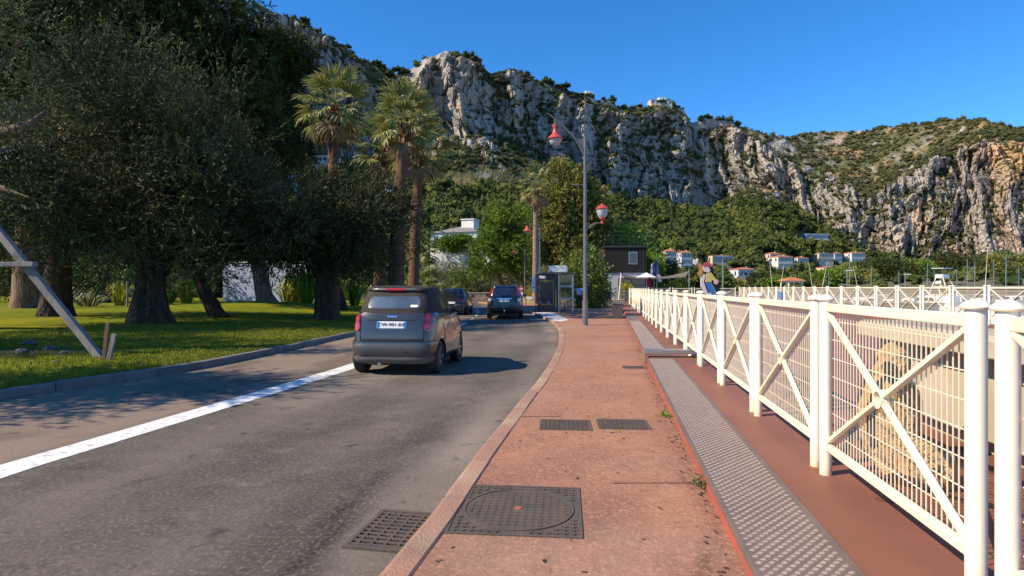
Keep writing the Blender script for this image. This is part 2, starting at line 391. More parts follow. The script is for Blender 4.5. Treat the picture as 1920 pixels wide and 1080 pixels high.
# kerb stones, each one its own piece
def kerb(name, line, w, side, m, z0, z1, step=1.0, ymax=60):
    root = MB(); P = line; n = len(P)
    L = np.concatenate([[0], np.cumsum(np.linalg.norm(np.diff(P, axis=0), axis=1))])
    base = strip(name, P[P[:, 1] < ymax + 8], P[P[:, 1] < ymax + 8] + np.array([side * w, 0]), z0 + 0.02, z0 + 0.02, m, nx=1); tag(base, kind='structure')
    s = 0.0; j = 0
    while s < L[-1]:
        ln = step * rnd.uniform(0.85, 1.2); e = min(s + ln - 0.012, L[-1])
        q = np.linspace(s, e, 4); x = np.interp(q, L, P[:, 0]); y = np.interp(q, L, P[:, 1])
        if y[0] > ymax: break
        dz = rnd.uniform(-0.006, 0.006); dx = rnd.uniform(-0.008, 0.008); b = MB()
        prof = [(0, z0), (0, z1 - 0.022 + dz), (0.012, z1 - 0.005 + dz), (0.035, z1 + dz), (w - 0.012, z1 + dz), (w, z1 - 0.012 + dz), (w, z0)]
        vs = []
        for k in range(4):
            t = np.array([np.interp(q[k] + 0.1, L, P[:, 0]) - np.interp(q[k] - 0.1, L, P[:, 0]), np.interp(q[k] + 0.1, L, P[:, 1]) - np.interp(q[k] - 0.1, L, P[:, 1])])
            t /= np.linalg.norm(t) + 1e-9; nrm = np.array([t[1], -t[0]]) * side
            for o_, z in prof: vs.append((x[k] + nrm[0] * (o_ + dx), y[k] + nrm[1] * (o_ + dx), z + rnd.uniform(-.002, .002)))
        m_ = len(prof); fs = [(k * m_ + i, k * m_ + i + 1, (k + 1) * m_ + i + 1, (k + 1) * m_ + i) for k in range(3) for i in range(m_ - 1)]
        fs += [tuple(range(m_)), tuple(reversed(range(3 * m_, 4 * m_)))]
        if side > 0: fs = [tuple(reversed(f)) for f in fs]
        b.add(vs, fs).build('kerb_stone', m, base)
        s += ln; j += 1
    return base
kerb('kerb', KR, 0.17, 1, M_kerb, -0.05, 0.108)
kerb('kerb', KL, 0.16, -1, M_kerbg, -0.05, 0.135, step=1.1)

# pavement (the footway) from the kerb to the red step, running on past the shelter
ys2 = np.concatenate([np.arange(-2.5, 14, 0.2), np.arange(14, 64, 0.7)])
A = np.array([(xr(y) + 0.165, y) for y in ys2]); B = np.array([(step_x(y) + 0.10, y) for y in ys2])
def side_attrs(V):
    x, y = V[:, 0], V[:, 1]
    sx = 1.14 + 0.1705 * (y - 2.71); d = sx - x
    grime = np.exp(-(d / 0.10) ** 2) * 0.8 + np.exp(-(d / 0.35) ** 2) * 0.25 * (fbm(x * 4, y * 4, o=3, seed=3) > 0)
    crack = np.zeros_like(x)
    for (cy, x0, x1) in ((4.36, 0.55, 1.4), (6.55, -0.2, 0.3)):
        crack += np.exp(-((y - cy - 0.05 * x - 0.02 * np.sin(x * 13)) / 0.06) ** 2) * (x > x0) * (x < x1) * 0.25
    spots = np.zeros_like(x)
    for (sx_, sy_, r_) in ((1.05, 2.95, 0.05), (1.02, 3.12, 0.04), (0.93, 2.86, 0.05)): spots += np.exp(-(((x - sx_) ** 2 + (y - sy_) ** 2) / r_ ** 2) ** 2) * 0.8
    blot = np.clip(fbm(x * 1.6, y * 1.6, o=4, seed=9) * 1.7 + 0.05, 0, 0.55) * np.clip((8 - y) / 4, 0.15, 1) + np.clip(fbm(x * 5, y * 5, o=3, seed=39) * 1.5 - 0.2, 0, 0.35) * np.clip((7 - y) / 3, 0.2, 1)
    for jy in (4.36, 6.62, 9.4, 13.2, 17.5): blot += 0.55 * np.exp(-((y - jy - 0.02 * np.sin(x * 9)) / 0.035) ** 2)
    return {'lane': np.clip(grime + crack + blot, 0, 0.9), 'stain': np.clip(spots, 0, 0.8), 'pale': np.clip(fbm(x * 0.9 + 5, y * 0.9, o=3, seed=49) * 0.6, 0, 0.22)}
tag(strip('pavement', A, B, SW_Z, SW_Z, M_side, nx=40, attrs=side_attrs), kind='structure')
M_joint = mat('joint_dirt', (0.16, 0.085, 0.06), (0.10, 0.06, 0.045), scale=20, rough=.95)
pav = bpy.data.objects['pavement']
for jy, u0, u1 in ((4.36, .60, 1.0), (6.62, 0.0, .26), (2.6, 0.3, 1.0)):
    xa, xb = xr(jy) + .17, step_x(jy); q = np.linspace(xa + (xb - xa) * u0, xa + (xb - xa) * u1, 26); wv = 0.012 * fbm(q * 6, q * 0 + jy, o=3, seed=3)
    strip('joint', np.stack([q, jy + wv - .005 - .0006 * jy], 1), np.stack([q, jy + wv + .005 + .0006 * jy], 1), SW_Z + .003, SW_Z + .003, M_joint, pav, nx=1)
r_ = np.random.default_rng(91); n_ = 260; yy_ = r_.uniform(2.2, 14, n_); near = r_.random(n_) < .55
xx_ = np.where(near, step_x(yy_) - np.abs(r_.normal(0, .07, n_)) - .01, np.interp(yy_, KR[:, 1], KR[:, 0]) + .2 + r_.random(n_) * 1.3)
an = r_.uniform(0, 6.28, n_); ln = r_.uniform(.006, .022, n_); c_, s_ = np.cos(an), np.sin(an)
Vd = np.stack([np.stack([xx_ + (c_ * a * ln - s_ * b_ * ln * .4), yy_ + (s_ * a * ln + c_ * b_ * ln * .4), np.full(n_, SW_Z + .003) + .004 * (a == 1)], -1) for a, b_ in ((-1, -1), (1, -1), (1, 1), (-1, 1))], 1).reshape(-1, 3)
tag(mesh_np('leaf_litter', Vd, np.arange(4 * n_).reshape(-1, 4), mat('dry_litter', (0.10, 0.06, 0.035), (0.04, 0.03, 0.02), scale=30)), 'small dry leaf bits and dirt scattered on the pavement', 'litter', kind='stuff')
# forecourt to the right of the footway behind the shelter
M_fore = mat('forecourt_paving', (0.20, 0.17, 0.15), (0.14, 0.12, 0.11), rough=0.85, scale=1.5, bump=0.3, bscale=60)
tag(MB().add([(-1.2, 54.0, 0.085), (9.5, 54.5, 0.085), (9.2, 72, 0.085), (-7.0, 72, 0.085)], [(0, 1, 2, 3)]).build('forecourt', M_fore), kind='structure')

# red step: painted riser, one long block
yy = np.arange(-2.5, 52, 0.5); b = MB(); n = len(yy); vs = []
for y in yy:
    x = step_x(y); vs += [(x, y, 0.02), (x + 0.006, y, DECK_Z - 0.012), (x + 0.02, y, DECK_Z - 0.002), (x + 0.30, y, DECK_Z - 0.002)]
b.add(vs, [(k * 4 + i, (k + 1) * 4 + i, (k + 1) * 4 + i + 1, k * 4 + i + 1) for k in range(n - 1) for i in range(3)])
tag(b.build('red_step', M_redk), kind='structure')
# terrace: the red deck behind the step, under both fences, a solid block standing in the harbour
ty = np.arange(-3, 56.1, 1.0)
A = np.array([(step_x(y) + 0.06, y) for y in ty]); B = np.array([(far_x(y) + 0.35, y) for y in ty])
ter = strip('terrace', A, B, DECK_Z + 0.004, DECK_Z + 0.004, M_deck, nx=24); tag(ter, kind='structure')
b = MB(); vs = []
for y in ty: x = far_x(y) + 0.35; vs += [(x, y, DECK_Z + 0.004), (x, y, -4.2)]
b.add(vs, [(2 * k, 2 * k + 1, 2 * k + 3, 2 * k + 2) for k in range(len(ty) - 1)])
x0, x1 = step_x(56) + 0.06, far_x(56) + 0.35
b.add([(x0, 56, DECK_Z + .004), (x1, 56, DECK_Z + .004), (x1, 56, -4.2), (x0, 56, -4.2)], [(0, 1, 2, 3)])
tag(b.build('quay_wall', mat('quay_stone', (0.3, 0.26, 0.21), (0.2, 0.18, 0.15), scale=2, bump=0.4, bscale=10)), kind='structure')

# lawn
def lawn_z(x, y):
    d = np.clip(np.interp(y, KL[:, 1], KL[:, 0]) - np.asarray(x), 0, 60)
    z = 0.125 + 0.017 * d + 0.42 * np.exp(-(((x + 16) / 5.0) ** 2 + ((y - 36) / 6.0) ** 2))
    return z + 0.03 * fbm(np.asarray(x) * 0.25, np.asarray(y) * 0.25, o=3, seed=2) * np.clip(d, 0, 1)
yl = np.arange(-2.5, 62, 0.5)
A = np.array([(-48.0, y) for y in yl]); B = np.array([(xl(y) - 0.155, y) for y in yl])
tag(strip('lawn', A, B, 0, 0, M_lawn, nx=110, zf=lawn_z), kind='structure')
# grass blades on the near lawn
def blades(n, x0, x1, y0, y1, h, seed):
    r = np.random.default_rng(seed); y = r.uniform(y0, y1, n); e = np.interp(y, KL[:, 1], KL[:, 0]) - 0.14
    x = e - np.abs(r.uniform(0, 1, n)) ** 1.5 * (x1 - x0); z = lawn_z(x, y)
    a = r.uniform(0, 6.28, n); hh = h * r.uniform(0.5, 1.2, n); w = 0.006 + 0.0006 * y
    bx, by = np.cos(a) * w, np.sin(a) * w; lx, ly = r.normal(0, 0.4, n) * hh, r.normal(0, 0.4, n) * hh
    V = np.stack([np.stack([x - bx, y - by, z - 0.005], -1), np.stack([x + bx, y + by, z - 0.005], -1), np.stack([x + lx, y + ly, z + hh], -1)], 1).reshape(-1, 3)
    return V, np.arange(3 * n).reshape(-1, 3), np.repeat(r.uniform(0, 1, n), 3)
Va, Fa, ta = blades(70000, 0, 9, 6.5, 24, 0.05, 3)
M_grass = mat('grass', (0.11, 0.16, 0.010), (0.27, 0.26, 0.022), rough=0.7, attr='tint', transl=0.35)
tag(mesh_np('grass', Va, Fa, M_grass, attrs={'tint': ta}), 'short green grass blades covering the lawn beside the road', 'grass', kind='stuff')

# ================================================================== the mountain
def prof(px, tab):
    t = np.array(tab, float); return np.interp(px, t[:, 0], t[:, 1])
Y0 = [(-900, 60), (-300, -40), (100, -60), (350, -40), (480, 5), (545, 38), (575, 46), (600, 62), (630, 78), (655, 92), (672, 112), (690, 118), (735, 142), (752, 138), (775, 132), (795, 112), (815, 108), (840, 96), (852, 93),
      (870, 101), (882, 108), (900, 116), (910, 130), (925, 139), (945, 133), (960, 134), (990, 142), (1030, 158), (1060, 170), (1085, 180), (1110, 184), (1145, 192), (1160, 204), (1200, 207), (1222, 199),
      (1240, 197), (1262, 197), (1283, 208), (1296, 228), (1318, 226), (1335, 224), (1372, 228), (1385, 238), (1410, 243), (1440, 255), (1480, 257), (1530, 250), (1560, 248), (1620, 246), (1680, 238), (1730, 231), (1770, 226),
      (1820, 224), (1850, 225), (1875, 234), (1920, 243), (2050, 268), (2300, 300), (2800, 380), (3200, 450)]
Y1 = [(-900, 120), (100, 0), (450, 40), (545, 62), (600, 82), (660, 128), (700, 175), (735, 200), (770, 185), (800, 133), (852, 122), (905, 146), (920, 165), (945, 146), (1000, 158), (1100, 200), (1160, 222), (1200, 226), (1240, 214), (1290, 226),
      (1310, 262), (1330, 240), (1370, 242), (1420, 272), (1480, 318), (1560, 362), (1640, 368), (1700, 335), (1750, 312), (1800, 292), (1850, 272), (1920, 280), (2100, 310), (2800, 420)]
Y2 = [(-900, 320), (545, 320), (700, 320), (800, 290), (830, 258), (950, 262), (1000, 282), (1080, 322), (1150, 358), (1190, 384), (1280, 394), (1330, 388), (1375, 365), (1410, 345), (1450, 356), (1500, 392), (1560, 436), (1620, 474), (1680, 494), (1760, 503), (1920, 505), (2800, 505)]
D2 = [(-900, 200), (300, 230), (545, 330), (700, 355), (800, 372), (900, 392), (1000, 418), (1150, 455), (1250, 480), (1330, 500), (1400, 515), (1500, 490), (1700, 440), (1900, 405), (2300, 380), (3200, 380)]
D3 = [(-900, 100), (545, 112), (850, 130), (1000, 150), (1250, 190), (1450, 250), (1600, 330), (1750, 375), (1900, 380), (3200, 370)]
pxs = np.concatenate([np.linspace(-850, 440, 130, endpoint=False), np.linspace(440, 1990, 800, endpoint=False), np.linspace(1990, 3100, 90)])
T = (pxs - 960) / 1100.0
y0, y1, y2 = prof(pxs, Y0), prof(pxs, Y1), prof(pxs, Y2)
y0 = y0 + np.where(pxs < 1420, 5.0, 1.8) * fbm(pxs / 26.0, pxs * 0 + 3.3, o=4, seed=201)
d2, d3 = prof(pxs, D2), prof(pxs, D3)
H = lambda y, d: CAMZ + (541 - y) / 1100.0 * d
d1 = d2 + 0.34 * (H(y1, d2 + 40) - H(y2, d2))              # cliffs lean back a little
z1_, z2_ = H(y1, d1), H(y2, d2)
slope_top = prof(pxs, [(0, 1.3), (1300, 1.25), (1400, 0.95), (1500, 0.75), (1900, 0.75), (3200, 0.7)])
k0 = (541 - y0) / 1100.0                                    # crest: z = CAMZ + k0*d and z = z1 + slope*(d - d1)
d0 = np.where(slope_top > k0 + 0.05, (z1_ - slope_top * d1 - CAMZ) / (k0 - slope_top), d1 + 30)
d0 = np.clip(d0, d1 + 4, d1 + 260)
z0_ = H(y0, d0)
nb, ncf, nt_, nbk = 60, 155, 60, 6
def seg(da, za, db, zb, n, ease=None, last=False):
    t = np.linspace(0, 1, n, endpoint=last)[:, None]; e = ease(t) if ease else t
    return da + (db - da) * t, za + (zb - za) * e, t
S1 = seg(d3, np.full_like(d3, -3.0), d2, z2_, nb, lambda t: t ** 1.25)
S2 = seg(d2, z2_, d1, z1_, ncf)
S3 = seg(d1, z1_, d0, z0_, nt_)
S4 = seg(d0, z0_, d0 + 90, z0_ - 35, nbk, last=True)
DD = np.concatenate([S1[0], S2[0], S3[0], S4[0]]); ZM = np.concatenate([S1[1], S2[1], S3[1], S4[1]])
rows = DD.shape[0]
cw = np.concatenate([np.clip((S1[2] - 0.55) / 0.45, 0, 1) ** 2 * np.ones_like(d3), np.ones((ncf, len(pxs))), (1 - 0.75 * np.clip(S3[2] * 2.5, 0, 1)) * np.ones_like(d3), np.full((nbk, len(pxs)), 0.1)])
SX = T[None, :] * 440.0 + 0 * DD
wx = SX + 14 * fbm(SX / 60, ZM / 60, o=3, seed=41); wz = ZM + 10 * fbm(SX / 45, ZM / 45, o=3, seed=42)
but = ridged(wx / 50, wz / 260 + 3, o=2, seed=1)
mid = ridged(wx / 14, wz / 60, o=3, seed=21)
fin = ridged(wx / 4.6, wz / 15, o=3, seed=31)
blk = fbm(wx / 10, wz / 8, DD / 16, o=4, seed=61)
lz = wz / 17 + 1.5 * fbm(SX / 70, ZM / 70, o=2, seed=71)
ledge = (lz - np.floor(lz)); ledge = np.where(ledge < 0.75, ledge / 0.75, (1 - ledge) / 0.25)
c1v, c1e = cells(wx / 8.5 + 0.25 * noise(wx / 3, wz / 4, seed=8), wz / 21, 7); c2v, c2e = cells(wx / 3.6 + 0.3 * noise(wx / 2, wz / 3, seed=9), wz / 7.5, 17); c3v, c3e = cells(wx / 1.9, wz / 2.6, 27)
disp = cw * (but * 17 + mid * 6.5 + fin * 3.2 + blk * 3.4 + c1v * 3.8 + c2v * 1.9 + c3v * 0.8 - np.clip(0.25 - c1e, 0, 1) * 8 - np.clip(0.2 - c2e, 0, 1) * 4 + ledge * 2.6 * np.clip(blk + 0.4, 0, 1))
disp += (1 - cw) * (fbm(SX / 40, DD / 40, o=4, seed=51) * 9) * np.clip((DD - d3) / 60, 0, 1)
crest_fade = np.concatenate([np.ones((nb + ncf, 1)), np.linspace(1, 0.12, nt_)[:, None], np.full((nbk, 1), 0.1)])
DP = DD - disp * crest_fade
ZP = ZM + (1 - cw) * fbm(SX / 9, DD / 9, o=3, seed=81) * 1.6
# a deep gully right of the middle buttress
gul = np.exp(-((pxs[None, :] - 1340 - 30 * fbm(SX / 30, ZM / 30, o=3, seed=141)) / 34.0) ** 2) * np.concatenate([np.zeros((nb - 20, 1)), np.linspace(0, 1, 20)[:, None], np.ones((ncf, 1)), np.linspace(1, 0, nt_)[:, None], np.zeros((nbk, 1))])
DP = DP + gul * 11
MV = np.stack([T[None, :] * DP, DP, ZP], -1)
# slope per vertex
gu = np.gradient(MV, axis=1); gv = np.gradient(MV, axis=0); NN = np.cross(gu, gv); NN /= np.linalg.norm(NN, axis=-1, keepdims=True) + 1e-9
nz_ = NN[..., 2]
nzs = nz_.copy()
for _ in range(2): nzs[1:-1, 1:-1] = (nzs[1:-1, 1:-1] * 2 + nzs[:-2, 1:-1] + nzs[2:, 1:-1] + nzs[1:-1, :-2] + nzs[1:-1, 2:]) / 6
n1 = fbm(SX / 22, ZM / 22, DD / 22, o=5, seed=91); n2 = fbm(SX / 5, ZM / 5, DD / 5, o=3, seed=95)
rec = -(0.9 * mid + 0.5 * fin + 0.8 * blk) + 0.25             # recesses and ledges hold soil
veg = np.clip((nzs * 0.9 - 0.47 + 0.42 * n1 + 0.30 * n2 + 0.34 * rec - 0.13 * c1v - 0.13 * c2v + 0.29) * 3.2, 0, 1)
ss = lambda a, b_, x: np.clip((x - a) / (b_ - a), 0, 1)
hill = np.concatenate([np.zeros((nb + ncf, 1)), ss(0, 0.25, np.linspace(0, 1, nt_))[:, None], np.ones((nbk, 1))]) * np.ones_like(DD)
veg = np.clip(veg + hill * (0.16 + 0.9 * n1 + 0.5 * n2) * ss(1400, 1500, pxs)[None, :], 0, 1)
rock = np.array([0.455, 0.405, 0.35]); rockd = np.array([0.235, 0.22, 0.205]); warm = np.array([0.56, 0.36, 0.19])
scrub = np.array([0.095, 0.098, 0.042]); dry = np.array([0.34, 0.225, 0.11])
streak = fbm(wx / 4.0, wz / 45, o=4, seed=101); f1 = np.clip(0.5 + 1.1 * streak, 0, 1)[..., None]
cr = rock * f1 + rockd * (1 - f1)
wm = np.clip((fbm(wx / 30, wz / 55, o=3, seed=111) + 0.10) * 2.0, 0, 1) * ss(1250, 1800, pxs)[None, :] * 0.75 + 0.25 * np.clip(fbm(wx / 25, wz / 30, o=3, seed=113) * 2 - 0.3, 0, 1)
wm = np.clip(wm + ss(1840, 1880, pxs)[None, :] * 0.45 * np.clip(fbm(wx / 16, wz / 40, o=3, seed=115) * 2 + 0.5, 0, 1), 0, 0.9)
cr = cr * (1 - wm[..., None]) + warm * wm[..., None]
dr = np.clip(fbm(SX / 16, ZM / 9, DD / 16, o=4, seed=121) * 2.4 - 0.25, 0, 1)[..., None]
cv = scrub * (1 - dr) + dry * dr
CC = cr * (1 - veg[..., None]) + cv * veg[..., None]
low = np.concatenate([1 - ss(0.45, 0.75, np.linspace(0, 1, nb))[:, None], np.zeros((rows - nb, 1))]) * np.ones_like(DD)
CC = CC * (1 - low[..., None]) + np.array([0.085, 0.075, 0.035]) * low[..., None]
nc = len(pxs); i = np.arange(rows - 1)[:, None] * nc + np.arange(nc - 1)[None, :]
M_mount = mat('mountain_rock', (0.4, 0.35, 0.3), attr='Col', rough=0.95, spec=0.1, bump=1.0, bscale=0.35)
MATS['mountain_rock'].node_tree.nodes['Bump'].inputs['Distance'].default_value = 1.6
tag(mesh_np('mountain', MV.reshape(-1, 3), np.stack([i, i + 1, i + nc + 1, i + nc], -1).reshape(-1, 4), M_mount, col=CC.reshape(-1, 3)), kind='structure')

# ------------------------------------------------------------------ woods and scrub on it
def ico(sub):
    b = bmesh.new(); bmesh.ops.create_icosphere(b, subdivisions=sub, radius=1.0)
    v = np.array([p.co[:] for p in b.verts]); f = np.array([[q.index for q in t.verts] for t in b.faces]); b.free(); return v, f
IV1, IF1 = ico(1); IV2, IF2 = ico(2)
def clump_template(kind, seed):
    """a far tree: lumpy body plus ragged tufts"""
    r = np.random.default_rng(seed); Vs, Fs, n0 = [], [], 0
    lobes = {'umbrella': [(0, 0, .78, .5, .24), (.34, .1, .70, .34, .2), (-.3, -.2, .72, .36, .2), (.05, -.36, .66, .34, .19), (-.1, .34, .68, .33, .2)],
             'round': [(0, 0, .6, .42, .36), (.25, .1, .5, .32, .28), (-.25, -.1, .52, .32, .28), (0, -.26, .42, .32, .26), (.05, .2, .8, .26, .2)],
             'bush': [(0, 0, .32, .5, .36), (.3, .1, .25, .36, .28)],
             'cone': [(0, 0, .3, .36, .3), (0, .05, .55, .28, .25), (.03, 0, .78, .17, .2), (0, 0, .95, .08, .14)]}[kind]
    for (x, y, z, rr, rz) in lobes:
        v = IV1.copy(); v = v * (1 + r.uniform(-.22, .22, (len(v), 1))); v = v * np.array([rr, rr, rz]) * 0.86 + np.array([x, y, z])
        Vs.append(v); Fs.append(IF1 + n0); n0 += len(v)
        m = 10; d = r.normal(size=(m, 3)); d[:, 2] = np.abs(d[:, 2]) * 0.8 + 0.0 * d[:, 2]; d /= np.linalg.norm(d, axis=1, keepdims=True)
        c = d * np.array([rr, rr, rz]) * r.uniform(0.85, 1.12, (m, 1)) + np.array([x, y, z])
        t1 = np.cross(d, r.normal(size=(m, 3))); t1 /= np.linalg.norm(t1, axis=1, keepdims=True); t2 = np.cross(d, t1) + 0.5 * d
        s = r.uniform(.06, .13, (m, 1)) * (rr / 0.4)
        q = np.stack([c - t1 * s, c + t1 * s * .7 - t2 * s * .4, c + t2 * s * 1.3 + d * s * .6], 1).reshape(-1, 3)
        Vs.append(q); Fs.append(np.arange(3 * m).reshape(-1, 3) + n0); n0 += 3 * m
    return np.concatenate(Vs), np.concatenate(Fs)
def scatter(name, P, S, tint, kinds, m, label, cat, squash=None, seed=1):
    r = np.random.default_rng(seed); tm = [clump_template(k, seed * 31 + j) for j, k in enumerate(kinds)]
    Vs, Fs, Ts, n0 = [], [], [], 0; pick = r.integers(0, len(tm), len(P))
    for j, (tv, tf) in enumerate(tm):
        w = np.where(pick == j)[0]
        if not len(w): continue
        a = r.uniform(0, 6.28, len(w)); c, s = np.cos(a)[:, None], np.sin(a)[:, None]
        sc = S[w][:, None]
        X = (tv[None, :, 0] * c - tv[None, :, 1] * s) * sc; Y = (tv[None, :, 0] * s + tv[None, :, 1] * c) * sc; Z = tv[None, :, 2] * sc * (squash if squash else 1.0)
        V = np.stack([X, Y, Z], -1) + P[w][:, None, :]
        F = tf[None] + (n0 + np.arange(len(w)) * len(tv))[:, None, None]
        tt = np.clip(tint[w][:, None] + r.normal(0, 0.10, (len(w), len(tv))), 0, 1)
        Vs.append(V.reshape(-1, 3)); Fs.append(F.reshape(-1, 3)); Ts.append(tt.ravel()); n0 += len(w) * len(tv)
    return tag(mesh_np(name, np.concatenate(Vs), np.concatenate(Fs), m, attrs={'tint': np.concatenate(Ts)}), label, cat, kind='stuff')
M_wood = mat('far_foliage', (0.024, 0.042, 0.014), (0.125, 0.135, 0.030), rough=0.9, spec=0.1, attr='tint')
M_scrub = mat('scrub_foliage', (0.032, 0.046, 0.018), (0.12, 0.108, 0.048), rough=0.95, spec=0.1, attr='tint')
# cell areas for even scattering
area = np.linalg.norm(np.cross(MV[1:, :-1] - MV[:-1, :-1], MV[:-1, 1:] - MV[:-1, :-1]), axis=-1)
def pick_cells(w, n, seed):
    r = np.random.default_rng(seed); p = (area * w).ravel(); p = p / p.sum(); c = r.choice(len(p), n, p=p); a, b_ = np.divmod(c, nc - 1)
    u, v = r.uniform(0, 1, (2, n)); return (MV[a, b_] * ((1 - u) * (1 - v))[:, None] + MV[a, b_ + 1] * (u * (1 - v))[:, None] + MV[a + 1, b_] * ((1 - u) * v)[:, None] + MV[a + 1, b_ + 1] * (u * v)[:, None]), a, b_
rowi = np.arange(rows - 1)[:, None]; colpx = pxs[None, :-1]
inview = ((colpx > 640) & (colpx < 2000)) * 1.0 + 0.10
forest_top = prof(pxs, [(500, 0.95), (700, 0.9), (800, 0.6), (850, 0.5), (1000, 0.52), (1120, 0.66), (1200, 0.90), (1300, 0.86), (1400, 0.74), (1480, 0.78), (1560, 0.88), (1650, 0.9), (1750, 0.75), (1900, 0.6)])[None, :-1]
tb = rowi / nb
fw = np.where(rowi < nb * 1.12, ss(0.02, 0.06, tb) * (1 - ss(forest_top - 0.1, forest_top + 0.06, tb + 0.10 * n1[:-1, :-1])), 0) * inview
patch_n = fbm(SX / 60, DD / 60, o=3, seed=131)[:-1, :-1]
HOUSE_SPOTS = [(1252, 508, 26), (1281, 508, 28), (1342, 498, 46), (1390, 526, 46), (1461, 506, 36), (1446, 490, 28), (1496, 497, 28), (1537, 495, 36), (1564, 493, 22), (1596, 495, 38), (1546, 514, 38), (1628, 516, 18), (722, 364, 44), (612, 318, 46), (1520, 452, 50)]
def clear_of_houses(P, S):
    px_ = 960 + P[:, 0] / P[:, 1] * 1100; top = 541 - (P[:, 2] + 0.9 * S - CAMZ) / P[:, 1] * 1100; half = S * 0.55 / P[:, 1] * 1100; ok = np.ones(len(P), bool)
    for hx, hy, hw in HOUSE_SPOTS:
        c = int(np.argmin(np.abs(pxs - hx))); col = MV[:, c]; yy_ = 541 - (col[:, 2] - CAMZ) / col[:, 1] * 1100; kk = np.where(yy_ <= hy)[0]; dh = col[kk[0], 1]
        ok &= ~((np.abs(px_ - hx) < hw / 2 + half * 0.7) & (top < hy - 3) & (P[:, 1] < dh + 9) & (P[:, 1] > dh * 0.35))
    return ok
P, a_, b_ = pick_cells(fw, 5900, 5)
S = 3.4 + 4.6 * rng.random(len(P)) ** 1.6 + 1.6 * (P[:, 1] > 300); P[:, 2] -= 0.5
ok = clear_of_houses(P, S); P, S, a_, b_ = P[ok], S[ok], a_[ok], b_[ok]
scatter('hillside_wood', P, S, np.clip(0.42 + 0.3 * patch_n[a_, b_] + rng.normal(0, 0.22, len(P)), 0, 1), ['umbrella', 'round', 'round', 'umbrella', 'round', 'cone'], M_wood, 'dark green pine wood covering the foot of the mountain', 'wood', seed=3)
# scrub on ledges, crest and the right-hand hill
sw = np.where(rowi >= nb * 0.7, veg[:-1, :-1] ** 1.5 * (0.25 + 1.2 * np.clip(n1[:-1, :-1] + 0.5, 0, 1)), 0) * (1 - fw / (fw.max() + 1e-9)) * np.where(colpx > 530, np.where(colpx < 1960, 1.0, 0.05), 0.03)
sw = sw * (rowi < nb + ncf + nt_ + 2)
P, a_, b_ = pick_cells(sw, 11000, 6)
scatter('mountain_scrub', P - np.array([0, 0, 0.3]), 1.3 + 3.6 * rng.random(len(P)) ** 2, np.clip(0.45 + rng.normal(0, 0.28, len(P)), 0, 1), ['bush', 'bush', 'bush'], M_scrub, 'low olive green scrub dotted over cliffs and ridges', 'scrub', seed=4)
# trees standing along the crest
cj = rng.choice(np.where((pxs > 540) & (pxs < 1420))[0], 120); cP = MV[nb + ncf + nt_ - 3 + rng.integers(-8, 3, len(cj)), cj]
keep = (fbm(pxs[cj] / 38, pxs[cj] * 0, o=2, seed=77) > -0.12)
cP = cP[keep]
scatter('crest_trees', cP - np.array([0, 0, 0.8]), 2.6 + 4.4 * rng.random(len(cP)), np.clip(0.2 + rng.normal(0, 0.15, len(cP)), 0, 1), ['umbrella', 'round', 'round'], M_wood, 'dark trees along the mountain crest against the sky', 'trees', seed=8)
def mount_point(px, row):                                  # a point of the mountain by column and row share
    return Vector(MV[int(row), int(np.argmin(np.abs(pxs - px)))])
def mount_at(px, py):
    """where the line of sight through (px, py) meets the hillside"""
    c = int(np.argmin(np.abs(pxs - px))); col = MV[:, c]
    yy_ = 541 - (col[:, 2] - CAMZ) / col[:, 1] * 1100
    k = np.where(yy_ <= py)[0]
    return Vector(col[k[0]] if len(k) else col[int(np.argmin(yy_))])
def crest_at(px):
    col = MV[:, int(np.argmin(np.abs(pxs - px)))]; return Vector(col[int(np.argmax((col[:, 2] - CAMZ) / col[:, 1]))])
# ================================================================== trees and plants
def leaf_quads(P, D, Lh, Wd, r):
    """one rhombic leaf per point: P base, D direction"""
    n = len(P); D = D / (np.linalg.norm(D, axis=1, keepdims=True) + 1e-9)
    s = np.cross(D, r.normal(size=(n, 3))); s /= np.linalg.norm(s, axis=1, keepdims=True) + 1e-9
    L = Lh[:, None]; W = Wd[:, None]
    V = np.stack([P, P + D * L * 0.5 + s * W * 0.5, P + D * L, P + D * L * 0.5 - s * W * 0.5], 1).reshape(-1, 3)
    return V, np.arange(4 * n).reshape(-1, 4)
def lobe_points(lobes, n, r, shell=0.45, freq=0.0, thr=0.25, seed=1):
    vol = np.array([l[3] * l[4] * l[5] for l in lobes]); pk = r.choice(len(lobes), int(n * 1.7), p=vol / vol.sum())
    d = r.normal(size=(len(pk), 3)); d /= np.linalg.norm(d, axis=1, keepdims=True)
    rad = shell + (1 - shell) * r.random(len(pk)) ** 0.55
    Lb = np.array(lobes)[pk]; P = Lb[:, :3] + d * Lb[:, 3:6] * rad[:, None]
    P += r.normal(0, 0.05, P.shape) * Lb[:, 3:6]
    if freq:
        k = fbm(P[:, 0] * freq, P[:, 1] * freq, P[:, 2] * freq, o=2, seed=seed) < thr; P, d = P[k], d[k]
    return P[:n], d[:n]
